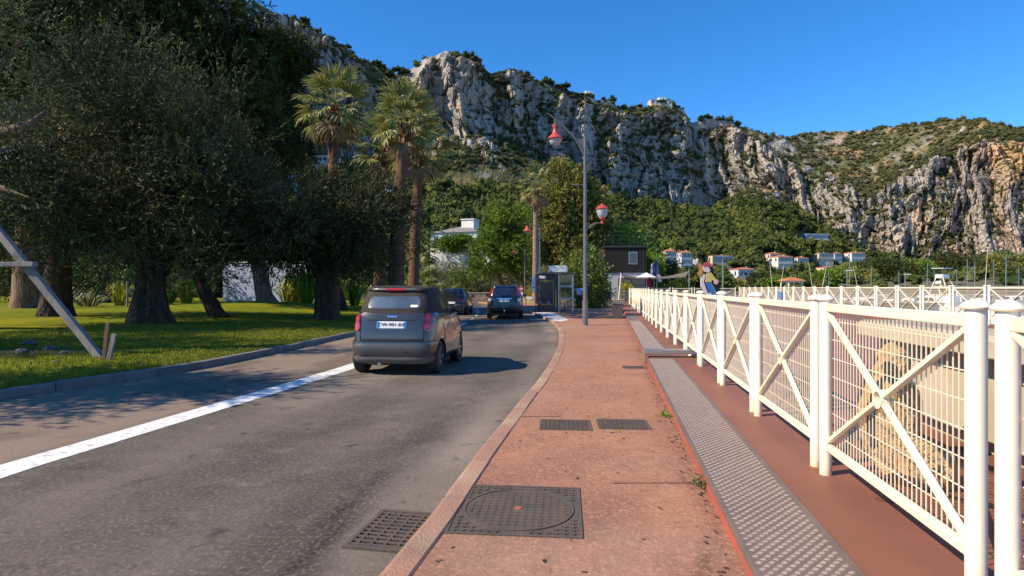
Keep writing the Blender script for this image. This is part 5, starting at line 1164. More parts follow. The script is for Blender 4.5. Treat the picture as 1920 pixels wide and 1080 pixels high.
# ---- steel tread plates along the step
def tread(y0, y1, label, lug_end):
    xm = lambda y: step_x(y)
    root = empty('tread_plate', (xm(y0), y0, DECK_Z + 0.004), 0, label, 'metal plate', 'tread plates along the step')
    W = 0.49; dy = y1 - y0; dx = xm(y1) - xm(y0); z = 0.009
    b = MB(); b.add([(-.012, 0, -.03), (-.012, 0, z - .003), (-.006, 0, z), (W, 0, z), (W, 0, -.004)] + [(dx - .012, dy, -.03), (dx - .012, dy, z - .003), (dx - .006, dy, z), (dx + W, dy, z), (dx + W, dy, -.004)],
                    [(5 + i, 6 + i, 1 + i, i) for i in range(4)] + [(0, 1, 2, 3, 4), (9, 8, 7, 6, 5)])
    b.build('plate', M_steel, root)
    lg = MB(); sy = 0.034; r = 0; y = 0.05; t = dx / dy; L = min(dy, lug_end - y0)
    while y < L - 0.04:
        x = 0.032 + (0.031 if r % 2 else 0)
        while x < W - 0.03:
            cx, cy = x + t * y, y; a = 0.0235; c = 0.0165
            lg.add([(cx - a, cy - .006, z), (cx, cy - c, z), (cx + a, cy + .006, z), (cx, cy + c, z), (cx - a * .7, cy - .004, z + .0035), (cx, cy - c * .7, z + .0035), (cx + a * .7, cy + .004, z + .0035), (cx, cy + c * .7, z + .0035)],
                   [(0, 1, 5, 4), (1, 2, 6, 5), (2, 3, 7, 6), (3, 0, 4, 7), (4, 5, 6, 7)])
            x += 0.062
        y += sy; r += 1
    o = lg.build('raised_lugs', M_lug, root); o['kind'] = 'stuff'
    return root
tread(0.6, 11.05, 'long steel tread plate on the step, the near one beyond the lens', 11.0)
tread(11.75, 29.0, 'long steel tread plate on the step, continuing past the cable cover', 24.0)
# ---- raised cable cover across the step
x = step_x(11.35); root = empty('cable_cover', (x, 11.35, SW_Z), -0.06, 'raised metal cable cover crossing the step to the fence', 'cable cover')
MB().box(-.07, 1.0, -.13, .13, .185, .265).build('cover', M_alu, root, bevel=0.008)
MB().box(-.075, 0.0, -.125, .125, 0.0, .182).build('front_leg', mat('reddish_metal', (0.34, 0.22, 0.18), rough=0.5, metal=0.4), root, bevel=0.006)
root = empty('cone_base', (x + 1.02, 11.55, DECK_Z + .004), 0, 'white conical foot under the fence at the cable cover', 'post base')
MB().lathe([(.16, 0), (.15, .02), (.085, .30), (.07, .36)], n=18).build('cone', M_fence, root, smooth=True)

# ---- iron covers
def cover(px, py, w, d, rz, label, round_lid=False, rows=9, cols=12, name='manhole_cover'):
    x, y = G(px, py, SW_Z); root = empty(name, (x, y, SW_Z), rz, label, 'manhole cover', 'iron covers in the pavement')
    fr = MB()
    for (a0, a1, b0, b1) in ((-w / 2, w / 2, -d / 2, -d / 2 + .02), (-w / 2, w / 2, d / 2 - .02, d / 2), (-w / 2, -w / 2 + .02, -d / 2 + .02, d / 2 - .02), (w / 2 - .02, w / 2, -d / 2 + .02, d / 2 - .02)): fr.box(a0, a1, b0, b1, -.03, .007)
    fr.build('frame', M_iron, root)
    MB().box(-w / 2 + .019, w / 2 - .019, -d / 2 + .019, d / 2 - .019, -.03, .0025).build('plate', M_iron, root)
    st = MB(); R0 = min(w, d) * 0.43
    for i in range(cols):
        for j in range(rows):
            cx = -w / 2 + .03 + (w - .06) * (i + .5) / cols; cy = -d / 2 + .03 + (d - .06) * (j + .5) / rows; rr = math.hypot(cx, cy)
            if round_lid and (abs(rr - R0) < 0.034 or rr < 0.04): continue
            a = min(w / cols, d / rows) * .34; zt = .0085; zb = .0022 if not (round_lid and rr < R0) else .0052
            st.box(cx - a, cx + a, cy - a * .32, cy + a * .32, zb, zt); st.box(cx - a * .32, cx + a * .32, cy - a, cy + a, zb, zt + .0007)
    o = st.build('studs', M_iron, root); o['kind'] = 'stuff'
    if round_lid:
        MB().lathe([(R0 - .012, .0), (R0 - .012, .0055)], n=48).build('lid', M_iron, root)
        b = MB(); n = 56
        for r_ in (R0 - .008, R0 + .010):
            for z in (.002, .0095): b.v += [(r_ * math.cos(2 * math.pi * k / n), r_ * math.sin(2 * math.pi * k / n), z) for k in range(n)]
        for a, c in ((0, 1), (1, 3), (3, 2)): b.f += [(a * n + k, a * n + (k + 1) % n, c * n + (k + 1) % n, c * n + k) for k in range(n)]
        b.build('lid_rim', M_iron, root)
        MB().lathe([(.026, .004), (.024, .009), (.012, .009)], n=14).build('lifting_eye', mat('rusty_red', (0.36, 0.11, 0.06), rough=0.7), root)
    return root
cover(972, 955, 0.82, 0.86, -0.09, 'large square iron cover with a round lid near the kerb', True, 16, 15)
cover(1060, 798, 0.54, 0.47, -0.07, 'left one of the two small iron covers side by side', False, 8, 10)
cover(1168, 797, 0.54, 0.45, -0.07, 'right one of the two small iron covers side by side', False, 8, 10)
cover(1188, 690, 0.40, 0.34, -0.1, 'small far iron cover beside the cable cover leg', False, 5, 7)
# ---- gutter grate
x, y = G(742, 996, 0.0); root = empty('gutter_grate', (x - 0.02, y, 0.0), -0.19, 'rectangular iron gutter grate in the road beside the kerb', 'drain grate')
fr = MB(); w, d = 0.40, 0.60
for (a0, a1, b0, b1) in ((-w / 2, w / 2, -d / 2, -d / 2 + .03), (-w / 2, w / 2, d / 2 - .03, d / 2), (-w / 2, -w / 2 + .03, -d / 2 + .03, d / 2 - .03), (w / 2 - .03, w / 2, -d / 2 + .03, d / 2 - .03)): fr.box(a0, a1, b0, b1, .001, .016)
fr.build('frame', M_iron, root)
MB().box(-w / 2 + .03, w / 2 - .03, -d / 2 + .03, d / 2 - .03, .0005, .003).build('drain_pit', M_ink, root)
for k in range(10): yy_ = -d / 2 + .03 + (d - .06) * (k + .5) / 10; MB().box(-w / 2 + .031, w / 2 - .031, yy_ - .014, yy_ + .012, .0045, .0135).build('bar', M_iron, root)
for k in range(4): xx = -w / 2 + .03 + (w - .06) * (k + .5) / 4; MB().box(xx - .008, xx + .008, -d / 2 + .031, d / 2 - .031, .004, .0145).build('cross_bar', M_iron, root)
# ---- weeds at the step
def weed(px, py, m, label, seed, s=1.0):
    x, y = G(px, py, SW_Z); x = min(x, step_x(y) - 0.03); r = np.random.default_rng(seed)
    n = 60; P = np.stack([r.normal(0, .035 * s, n), r.normal(0, .05 * s, n), r.uniform(0, .03, n)], 1); D = np.stack([r.normal(0, 1, n), r.normal(0, 1, n), r.uniform(.2, 1.2, n)], 1)
    V, F = leaf_quads(P, D, .05 * s * r.uniform(.6, 1.3, n), .018 * s * np.ones(n), r)
    o = mesh_np('weed', V, F, m, attrs={'tint': np.repeat(r.uniform(0, 1, n), 4)}); o.location = (x, y, SW_Z); tag(o, label, 'weed', 'weeds along the step')
weed(1247, 782, M_lime, 'small bright green weed at the foot of the red step', 1)
weed(1308, 912, M_greyl, 'small dull weed at the red step, nearer the camera', 2)

# ---- the street lamp with two lanterns
lx, ly = 2.84, 22.8; root = empty('street_lamp', (lx, ly, SW_Z - 0.01), 0, 'tall grey street lamp with a hanging red bell lamp and a red lantern', 'street lamp', 'street lamps')
MB().tube([(0, 0, 0), (0, 0, 0.9), (0, 0, 1.0), (0, 0, 4.5), (0, 0, 7.35)], [.112, .108, .085, .072, .058], n=18).build('pole', M_pole, root, smooth=True)
MB().lathe([(.12, 0), (.12, .04), (.115, .05)], n=18).build('base_ring', M_pole, root, smooth=True)
arm = [(0, 0, 6.55), (-.18, 0, 6.95), (-.45, 0, 7.35), (-.85, 0, 7.75), (-1.12, 0, 8.0), (-1.35, 0, 8.18), (-1.5, 0, 8.26)]
MB().tube(arm, [.05, .045, .04, .035, .03, .026, .02], n=10).build('arm', M_pole, root, smooth=True)
b = MB(); vs = [(-.0, -.012, 6.7), (-.42, -.012, 7.26), (-.03, -.012, 7.25)]; b.add(vs + [(v[0], .012, v[2]) for v in vs], [(0, 1, 2), (5, 4, 3), (0, 3, 4, 1), (1, 4, 5, 2), (2, 5, 3, 0)]); b.build('gusset', M_pole, root)
MB().tube([(-1.16, 0, 8.02), (-1.16, 0, 7.80)], .028, n=10).build('hanger', M_pole, root, smooth=True)
bell = MB().lathe([(.31, 7.24), (.315, 7.26), (.27, 7.31), (.19, 7.38), (.12, 7.47), (.085, 7.58), (.08, 7.68), (.11, 7.76), (.105, 7.80), (.05, 7.82)], (-1.16, 0, 0), 24).build('lamp_shade', M_lampred, root, smooth=True)
MB().lathe([(.02, 6.96), (.10, 6.985), (.18, 7.06), (.235, 7.16), (.25, 7.235)], (-1.16, 0, 0), 22).build('glass_bowl', M_opal, bell, smooth=True)
MB().bar((0, 0, 5.47), (-.55, 0, 5.47), .03).build('bracket', M_pole, root)
MB().tube([(0, 0, 3.6), (.06, 0, 3.72), (.22, 0, 3.9), (.44, 0, 3.98), (.66, 0, 3.99)], [.04, .035, .03, .028, .026], n=10).build('lantern_arm', M_pole, root, smooth=True)
lan = MB().lathe([(.05, 3.96), (.055, 4.0), (.035, 4.05), (.06, 4.1), (.11, 4.14), (.12, 4.19)], (.66, 0, 0), 20).build('lantern_foot', M_lampred, root, smooth=True)
MB().lathe([(.115, 4.192), (.17, 4.27), (.215, 4.42), (.225, 4.515)], (.66, 0, 0), 20).build('lantern_glass', M_opal, lan, smooth=True)
MB().lathe([(.03, 4.2), (.03, 4.42), (.01, 4.45)], (.66, 0, 0), 10).build('lantern_core', M_lampred, lan, smooth=True)
MB().lathe([(.262, 4.518), (.27, 4.535), (.20, 4.60), (.12, 4.66), (.05, 4.70), (.03, 4.74), (.004, 4.76)], (.66, 0, 0), 20).build('lantern_roof', M_lampred, root, smooth=True)
MB().tube([(0, 0, 7.35), (0, 0, 8.95)], [.012, .006], n=6).build('antenna', M_pole, root)
# ---- street lamps further on: bell lamp only
def far_lamp(px, d, ztop, zb, label, flip=1, s=1.0):
    x = (px - 960) / 1100 * d; r_ = empty('street_lamp', (x, d, zb), 0, label, 'street lamp', 'street lamps'); h = ztop - zb
    MB().tube([(0, 0, 0), (0, 0, h * .5), (0, 0, h)], [.09, .07, .05], n=10).build('pole', M_pole, r_, smooth=True)
    MB().tube([(0, 0, h * .96), (-.5 * flip, 0, h + .2), (-1.1 * flip, 0, h + .35)], [.04, .03, .02], n=8).build('arm', M_pole, r_, smooth=True)
    sh = MB().lathe([(.36, -.02), (.36, 0), (.22, .12), (.10, .28), (.10, .42), (.03, .45)], (-1.0 * flip, 0, h - .28), 16).build('lamp_shade', M_lampred, r_, smooth=True)
    MB().lathe([(.02, -.26), (.2, -.16), (.28, -.03)], (-1.0 * flip, 0, h - .28), 14).build('glass_bowl', M_opal, sh, smooth=True)
far_lamp(984, 58, 5.4, -0.05, 'thin street lamp with red bell lamp right of the black off-road car')
far_lamp(1012, 47, 6.4, 0.08, 'street lamp with red bell lamp in front of the pale palm trunk', 1)

# ---- litter bin
x, y = G(1158, 598, SW_Z); root = empty('litter_bin', (x, y, SW_Z), R(-8), 'dark grey box litter bin beside the step, past the lamp', 'litter bin')
MB().add([(-.22, -.2, .02), (.22, -.2, .02), (.22, .2, .02), (-.22, .2, .02), (-.26, -.23, .68), (.26, -.23, .68), (.26, .23, .68), (-.26, .23, .68)], [(3, 2, 1, 0), (4, 5, 6, 7), (0, 1, 5, 4), (1, 2, 6, 5), (2, 3, 7, 6), (3, 0, 4, 7)]).build('box', mat('bin_grey', (0.10, 0.10, 0.10), (0.075, 0.075, 0.075), rough=0.5, scale=4), root, bevel=0.012)
MB().box(-.28, .28, -.25, .25, .69, .745).build('rim', mat('bin_rim', (0.21, 0.21, 0.21), rough=0.5), root, bevel=0.012)
MB().box(-.2, .2, -.17, .17, .746, .752).build('opening', M_ink, root)
for sg in (-1, 1): MB().box(sg * .19 - .03, sg * .19 + .03, -.15, .15, 0, .021).build('foot', M_dframe, root)

# ---- bus shelter
x0, y0_ = G(1043, 585, SW_Z); root = empty('bus_shelter', (x0, y0_, SW_Z), R(-8), 'grey bus shelter with glass sides, dark poster panel and white sign on top', 'bus shelter')
w, dp, h = 2.05, 1.5, 2.42
for sx in (-w / 2 + 1.22, w / 2): 
    for sy in (-dp / 2, dp / 2): MB().box(sx - .035, sx + .035, sy - .035, sy + .035, 0, h - .13).build('post', M_alu, root, bevel=0.006)
b = MB(); b.add([(-w / 2 - .1, -dp / 2 - .2, h - .02), (w / 2 + .12, -dp / 2 - .2, h - .06), (w / 2 + .12, dp / 2 + .15, h - .06), (-w / 2 - .1, dp / 2 + .15, h - .02), (-w / 2 - .1, -dp / 2 - .2, h - .13), (w / 2 + .12, -dp / 2 - .2, h - .13), (w / 2 + .12, dp / 2 + .15, h - .13), (-w / 2 - .1, dp / 2 + .15, h - .13)],
        [(0, 1, 2, 3), (7, 6, 5, 4), (4, 5, 1, 0), (5, 6, 2, 1), (6, 7, 3, 2), (7, 4, 0, 3)]); b.build('roof', mat('shelter_roof', (0.17, 0.155, 0.14), rough=0.5, metal=0.3), root, bevel=0.01)
MB().box(w / 2 - .01, w / 2 + .01, -dp / 2 + .036, dp / 2 - .036, .15, h - .14).build('side_pane', M_pane, root)
MB().box(-w / 2 + 1.26, w / 2 - .04, -dp / 2 - .01, -dp / 2 + .01, .15, h - .14).build('front_pane', M_pane, root)
for z in (.78, 1.5): MB().box(-w / 2 + 1.26, w / 2 - .04, -dp / 2 - .016, -dp / 2 - .0105, z, z + .12).build('pane_stripe', mat('pane_print', (0.30, 0.34, 0.34), rough=0.4), root)
MB().box(-w / 2 + .2, w / 2 - .04, dp / 2 - .01, dp / 2 + .01, .15, h - .14).build('back_pane', M_pane, root)
pan = MB().box(-w / 2 - .06, -w / 2 + 1.02, -dp / 2 - .12, -dp / 2 + .14, .03, h - .15).build('poster_panel', M_dframe, root, bevel=0.012)
MB().box(-w / 2 + .03, -w / 2 + .93, -dp / 2 - .128, -dp / 2 - .121, .42, 1.95).build('poster_border', mat('olive_poster', (0.20, 0.19, 0.03), rough=0.5), pan)
MB().box(-w / 2 + .085, -w / 2 + .875, -dp / 2 - .134, -dp / 2 - .1285, .50, 1.80).build('poster', mat('dark_poster', (0.018, 0.018, 0.028), (0.03, 0.03, 0.05), scale=3, rough=0.15), pan)
for xx in (-w / 2 + .12, -w / 2 + .62): MB().tube([(xx, -dp / 2 - .1345, .58), (xx, -dp / 2 - .139, .58)], .085, n=16).build('poster_print', mat('violet_print', (0.16, 0.14, 0.42), rough=0.4), pan)
MB().box(-w / 2 + .05, -w / 2 + .45, -dp / 2 - .14, -dp / 2 - .122, 2.03, 2.20).build('name_board', M_white, root)
MB().box(-w / 2 + 1.06, -w / 2 + 1.16, -dp / 2 + .3, -dp / 2 + .4, 0, h - .14).build('inner_post', M_dframe, root)
MB().box(-w / 2 + .3, w / 2 - .3, dp / 2 - .5, dp / 2 - .15, .44, .48).build('seat', M_alu, root)
for xx in (-.5, .5): MB().box(xx - .03, xx + .03, dp / 2 - .36, dp / 2 - .3, 0, .439).build('seat_leg', M_dframe, root)
sg_ = MB().box(-.42, .72, -dp / 2 - .1, -dp / 2 - .06, h + .0, h + .38).build('sign_board', M_white, root)
text('Port de Plaisance', .115, mat('grey_blue_ink', (0.42, 0.5, 0.58), rough=0.6), sg_, (.15, -dp / 2 - .105, h + .26), (R(90), 0, 0))
text('81  82  84', .10, mat('dark_grey_ink', (0.2, 0.2, 0.22), rough=0.6), sg_, (-.10, -dp / 2 - .105, h + .09), (R(90), 0, 0))
# white timetable flag on the left end
root = empty('timetable_sign', (x0 - 1.28, y0_ - .55, SW_Z), R(-8), 'white upright timetable sign at the left end of the bus shelter', 'sign')
MB().tube([(0, 0, 0), (0, 0, 2.3)], .03, n=10).build('post', M_dframe, root, smooth=True)
bd = MB().box(-.24, -.03, -.015, .015, 1.2, 2.2).build('board', M_white, root, bevel=0.004)
MB().box(-.21, -.06, -.02, -.016, 1.45, 1.53).build('blue_line', M_blue, bd)
b = MB().tube([(-.13, -.016, 1.78), (-.13, -.021, 1.78)], .06, n=16).build('round_mark', mat('pale_grey', (0.5, 0.5, 0.5)), bd)

# ---- road signs by the lamp
root = empty('round_road_sign', ((977 - 960) / 1100 * 50, 50.0, 0.06), R(-4), 'round red and white road sign above the kerb, beside the black car', 'road sign')
MB().tube([(0, 0, 0), (0, 0, 1.75)], .03, n=8).build('post', M_alu, root)
MB().tube([(0, -.035, 1.42), (0, -.055, 1.42)], .21, n=24).build('disc', mat('sign_red', (0.62, 0.09, 0.06), rough=0.4), root); MB().box(-.12, .12, -.062, -.056, 1.39, 1.45).build('white_bar', M_white, root)
MB().box(-.14, .14, -.05, -.032, .85, 1.15).build('lower_plate', M_white, root)
root = empty('arrow_sign', ((986 - 960) / 1100 * 48.5, 48.5, 0.06), R(-4), 'thin dark post with a white pointed direction sign', 'road sign')
MB().tube([(0, 0, 0), (0, 0, 2.3)], .035, n=8).build('post', M_dframe, root)
MB().add([(x_, y_, z_) for y_ in (-.06, -.04) for x_, z_ in ((.02, .58), (.46, .58), (.56, .68), (.46, .78), (.02, .78))], [(4, 3, 2, 1, 0), (5, 6, 7, 8, 9)] + [(i, (i + 1) % 5, 5 + (i + 1) % 5, 5 + i) for i in range(5)]).build('arrow_board', M_white, root)

# ---- boulders and the concrete block behind the near fence
M_stone = mat('sandy_stone', (0.46, 0.29, 0.12), (0.28, 0.165, 0.065), rough=0.95, scale=9, bump=1.0, bscale=45, c3=(0.50, 0.34, 0.17), scale3=2.5)
def boulder(x, y, z, rx, ry, rz_, seed, label, name='boulder'):
    v, f = ico(4) ; n = fbm(v[:, 0] * 1.6, v[:, 1] * 1.6, v[:, 2] * 1.6, o=4, seed=seed); n2 = cells(v[:, 0] * 2.2 + v[:, 1], v[:, 2] * 2.4, seed)[0]
    v = v * (1 + 0.30 * n + 0.07 * n2)[:, None]; v = v * np.array([rx, ry, rz_]); o = mesh_np(name, v, f, M_stone, smooth=False); o.location = (x, y, z)
    return tag(o, label, 'boulder', 'sandy boulders behind the fence')
boulder(2.78, 4.05, DECK_Z + 0.12, 0.20, 0.26, 0.17, 3, 'lowest rounded sandy boulder lying right behind the near fence panel')
boulder(2.86, 4.45, DECK_Z + 0.33, 0.20, 0.24, 0.38, 5, 'tall upright sandy boulder behind the near fence panel')
boulder(2.92, 4.50, DECK_Z + 0.72, 0.12, 0.14, 0.17, 8, 'small boulder perched on the tall upright one')
M_conc = mat('beige_concrete', (0.52, 0.43, 0.30), (0.44, 0.36, 0.25), rough=0.85, scale=2.5, bump=0.25, bscale=30, c3=(0.40, 0.33, 0.22), scale3=1.6)
root = empty('concrete_block', (3.98, 6.45, DECK_Z + .004), ang, 'beige concrete counter block with overhanging top behind the near fence', 'concrete block')
Lb = 4.1
def ext(prof, name, m):
    b = MB(); n = len(prof); b.v = [(x_, -Lb * t, z_) for t in (0, 1) for x_, z_ in prof]; b.f = [tuple(range(n)), tuple(reversed(range(n, 2 * n)))] + [((i + 1) % n, i, n + i, n + (i + 1) % n) for i in range(n)]
    return b.build(name, m, root, bevel=0.01)
ext([(-.17, .82), (.36, .82), (.36, .985), (-.12, .985), (-.17, .95)], 'overhanging_top', M_conc)
ext([(.0, .15), (.34, .15), (.34, .818), (.05, .818)], 'wall', M_conc)
ext([(.14, 0), (.33, 0), (.33, .148), (.14, .148)], 'plinth', M_conc)

# ---- tree props, stakes and stones on the lawn
M_grey_wood = mat('weathered_timber', (0.27, 0.25, 0.24), (0.18, 0.165, 0.155), rough=0.85, scale=5, stretch=(6, 6, 0.6), bump=0.4, bscale=30)
M_brown_wood = mat('brown_timber', (0.17, 0.11, 0.065), (0.11, 0.07, 0.045), rough=0.85, scale=5, stretch=(6, 6, 0.6))
px_, py_ = G(186, 664, 0.24); root = empty('tree_prop', (px_, py_, lz(px_, py_)), 0, 'grey timber prop leaning diagonally up to the lopped olive', 'timber prop')
MB().bar((0.05, 0, -.05), (-3.6, .35, 4.15), 0.14, 0.12, up=(0, 1, 0)).build('beam', M_grey_wood, root, bevel=0.01)
MB().bar((-1.30, .03, 1.86), (-3.9, .3, 1.86), 0.12, 0.10).build('cross_beam', M_grey_wood, root, bevel=0.01)
def stake(px, py, top, lean, m, w, label):
    x, y = G(px, py, 0.24); o = MB().bar((0, 0, -.06), (lean, 0, top), w, w * .6, up=(0, 1, 0)).build('wooden_stake', m, None, bevel=0.006); o.location = (x, y, lz(x, y)); tag(o, label, 'stake', 'stakes on the lawn')
stake(195, 667, .72, .08, M_brown_wood, .075, 'taller brown stake at the foot of the grey timber prop')
stake(203, 668, .50, .12, M_grey_wood, .085, 'shorter grey stake beside the brown stake')
for k, (px, py, s, lab) in enumerate([(56, 642, .13, 'largest stone in the bare patch of lawn'), (92, 650, .11, 'flat stone right of the largest one on the lawn'), (40, 655, .10, 'small stone left in the bare patch of lawn'), (120, 654, .06, 'pale pebble at the right end of the bare patch'), (104, 668, .05, 'pale pebble in front of the bare patch')]):
    x, y = G(px, py, 0.3); v, f = ico(3); n = fbm(v[:, 0] * 1.5, v[:, 1] * 1.5, v[:, 2] * 1.5, o=3, seed=40 + k); o = mesh_np('lawn_stone', v * (1 + .35 * n)[:, None] * np.array([s * 1.3, s, s * .7]), f, mat('lawn_stone', (0.16, 0.14, 0.12), (0.10, 0.085, 0.07), scale=6, bump=.4, bscale=30), smooth=False)
    o.location = (x, y, lz(x, y) + s * .3); tag(o, lab, 'stone', 'stones on the lawn')
# bare earth patch around the stones
x, y = G(70, 652, .3); v = [(0, 0, 0)]; n = 40
for k in range(n): a = 2 * math.pi * k / n; rr = 1 + .25 * math.sin(3 * a) + .15 * math.sin(7 * a); v.append((1.5 * rr * math.cos(a), .75 * rr * math.sin(a), 0))
v = [(x + p[0], y + p[1], lz(x + p[0], y + p[1]) + .012) for p in v]
tag(MB().add(v, [(0, 1 + k, 1 + (k + 1) % n) for k in range(n)]).build('bare_earth', mat('bare_earth', (0.075, 0.06, 0.04), (0.05, 0.05, 0.025), scale=3, rough=.95, bump=.8, bscale=30)), kind='structure')
root = empty('garden_post', ((239 - 960) / 1100 * 33, 33, lz((239 - 960) / 1100 * 33, 33)), 0, 'thin grey post on the lawn left of the largest olive trunk', 'post'); MB().tube([(0, 0, -.05), (0, 0, 1.5)], .05, n=8).build('shaft', M_grey_wood, root)

# ---- pedestrian
def skin(name, verts, edges, radii, m, parent, root_i=0, sub=1):
    me = bpy.data.meshes.new(name); me.from_pydata(verts, edges, []); o = bpy.data.objects.new(name, me); COL.objects.link(o)
    md = o.modifiers.new('skin', 'SKIN'); sv = me.skin_vertices[0].data
    for i, r_ in enumerate(radii): sv[i].radius = r_ if isinstance(r_, tuple) else (r_, r_)
    sv[root_i].use_root = True
    s2 = o.modifiers.new('sub', 'SUBSURF'); s2.levels = sub; s2.render_levels = sub
    dg = bpy.context.evaluated_depsgraph_get(); me2 = bpy.data.meshes.new_from_object(o.evaluated_get(dg)); bpy.data.objects.remove(o)
    me2.name = name; me2.materials.clear(); me2.materials.append(m); me2.polygons.foreach_set('use_smooth', np.ones(len(me2.polygons), bool))
    return link(bpy.data.objects.new(name, me2), parent)
gx_, gy_ = G(1086, 583, SW_Z); root = empty('person', (gx_, gy_, SW_Z), R(170), 'person in light blue shirt, dark shorts and white shoes walking past the bus shelter', 'person')
M_skin = mat('dark_skin', (0.045, 0.024, 0.016), rough=0.5); M_shirt = mat('light_blue_shirt', (0.40, 0.54, 0.90), (0.34, 0.48, 0.82), scale=6, rough=0.8); M_short = mat('dark_shorts', (0.05, 0.038, 0.028), rough=0.85); M_shoe = mat('white_shoes', (0.8, 0.8, 0.8), rough=0.5)
vv = [(0, 0, .95), (0, .01, 1.12), (0, .0, 1.32), (0, 0, 1.44), (0, .01, 1.52), (0, .02, 1.60), (0, .025, 1.69), (0, .02, 1.75),
      (.09, 0, .90), (.10, .09, .50), (.10, -.02, .10), (.10, .10, .04), (-.09, 0, .90), (-.10, .02, .50), (-.10, -.16, .12), (-.10, -.06, .05),
      (.19, 0, 1.40), (.25, -.06, 1.14), (.25, .06, .90), (.25, .09, .82), (-.19, 0, 1.40), (-.25, .07, 1.14), (-.24, .20, .93), (-.24, .24, .86)]
ee = [(0, 1), (1, 2), (2, 3), (3, 4), (4, 5), (5, 6), (6, 7), (0, 8), (8, 9), (9, 10), (10, 11), (0, 12), (12, 13), (13, 14), (14, 15), (3, 16), (16, 17), (17, 18), (18, 19), (3, 20), (20, 21), (21, 22), (22, 23)]
rr_ = [(.14, .10), (.13, .10), (.16, .11), (.12, .09), .055, (.075, .09), (.08, .1), (.05, .06), .085, .058, .038, .035, .085, .058, .038, .035, .055, .042, .033, .03, .055, .042, .033, .03]
skin('body', vv, ee, rr_, M_skin, root)
skin('shirt', [(0, 0, .93), (0, .01, 1.12), (0, 0, 1.32), (0, 0, 1.42), (.20, 0, 1.40), (.245, -.04, 1.22), (-.20, 0, 1.40), (-.245, .045, 1.22)], [(0, 1), (1, 2), (2, 3), (3, 4), (4, 5), (3, 6), (6, 7)], [(.185, .135), (.17, .13), (.19, .14), (.13, .11), .085, .07, .085, .07], M_shirt, root)
skin('shorts', [(0, 0, .97), (.095, .01, .84), (.105, .075, .56), (-.095, .01, .84), (-.105, .02, .56)], [(0, 1), (1, 2), (0, 3), (3, 4)], [(.165, .12), .115, .095, .115, .095], M_short, root)
for i, (x_, y_, z_) in enumerate(((.10, .03, .05), (-.10, -.12, .06))):
    skin('shoe', [(x_, y_ - .08, z_ + .01), (x_, y_ + .02, z_), (x_, y_ + .14, z_ - .012)], [(0, 1), (1, 2)], [(.055, .055), (.05, .048), (.045, .035)], M_shoe, root, 1)

# ---- painted cut-out figure standing at the fence (plain stand-in)
fd = 12.3; p = at(1322, 553, fd); root = empty('cutout_figure', (p.x + 0.12, fd, DECK_Z), R(4), 'colourful flat cut-out of a waving figure with a red cap, standing behind the fence', 'cut-out figure')
s = fd / 1100.0
def flat(poly, name, m, y, th=0.02):
    pts = [((px - 1322) * s, CAMZ - (py - 541) * s - DECK_Z) for px, py in poly]; n = len(pts)
    return MB().add([(x_, y, z_) for x_, z_ in pts] + [(x_, y + th, z_) for x_, z_ in pts], [tuple(range(n)), tuple(reversed(range(n, 2 * n)))] + [((i + 1) % n, i, n + i, n + (i + 1) % n) for i in range(n)]).build(name, m, root)
def P_(r, g, b): return mat('paint_%d_%d_%d' % (r * 100, g * 100, b * 100), (r, g, b), rough=0.45)
flat([(1304, 497), (1314, 496), (1326, 500), (1333, 520), (1340, 532), (1341, 548), (1338, 556), (1322, 556), (1318, 545), (1308, 538)], 'backing', P_(.02, .02, .02), .03)
flat([(1293, 493), (1297, 491), (1308, 500), (1307, 512), (1303, 521), (1297, 514), (1302, 506)], 'raised_arm', P_(.62, .27, .08), .0)
flat([(1288, 491), (1290, 487), (1294, 489), (1296, 485), (1298, 488), (1297, 493), (1293, 498), (1289, 496)], 'raised_hand', P_(.8, .78, .76), -.005)
flat([(1308, 500), (1317, 500), (1321, 508), (1318, 512), (1310, 511), (1307, 506)], 'head', P_(.78, .62, .56), -.01)
flat([(1307, 500), (1309, 494), (1316, 492), (1322, 496), (1325, 502), (1319, 501), (1313, 499)], 'cap', P_(.55, .08, .09), -.02)
flat([(1314, 513), (1322, 511), (1327, 518), (1333, 526), (1330, 530), (1324, 525), (1323, 530), (1312, 530)], 'shirt', P_(.70, .55, .16), -.005)
flat([(1329, 527), (1334, 525), (1337, 528), (1335, 533), (1331, 535), (1328, 532)], 'lower_hand', P_(.75, .45, .45), -.015)
flat([(1303, 522), (1308, 514), (1312, 516), (1309, 530), (1315, 548), (1311, 551), (1303, 538)], 'jacket_front', P_(.78, .70, .66), .005)
flat([(1311, 530.5), (1320, 530.5), (1331, 551), (1324, 553), (1317, 543)], 'blue_leg', P_(.06, .16, .55), .0)
flat([(1320.3, 530.5), (1323.5, 530.5), (1334, 550), (1331.4, 551)], 'green_stripe', P_(.10, .35, .18), .002)
for a, c in ((1317, 553), (1327, 556)): flat([(a - 5, c - 2), (a + 4, c - 3), (a + 6, c + 1), (a - 4, c + 2)], 'shoe', P_(.8, .8, .78), -.03)
MB().box(-.02, .02, .055, .095, 0, CAMZ - (520 - 541) * s - DECK_Z).build('support_post', M_dframe, root); MB().box(-.16, .16, -.1, .2, 0, .02).build('base_plate', M_dframe, root)

# pale concrete apron where the kerb drops by the shelter
q = [G(px, py, SW_Z) for px, py in ((1002, 586.5), (1038, 587), (1066, 601), (1052, 604), (1034, 602))]
tag(MB().add([(x_, y_, SW_Z + .004) for x_, y_ in q], [tuple(range(len(q)))]).build('ramp', mat('pale_concrete', (0.62, 0.59, 0.55), (0.52, 0.49, 0.45), rough=.85, scale=4)), kind='structure')

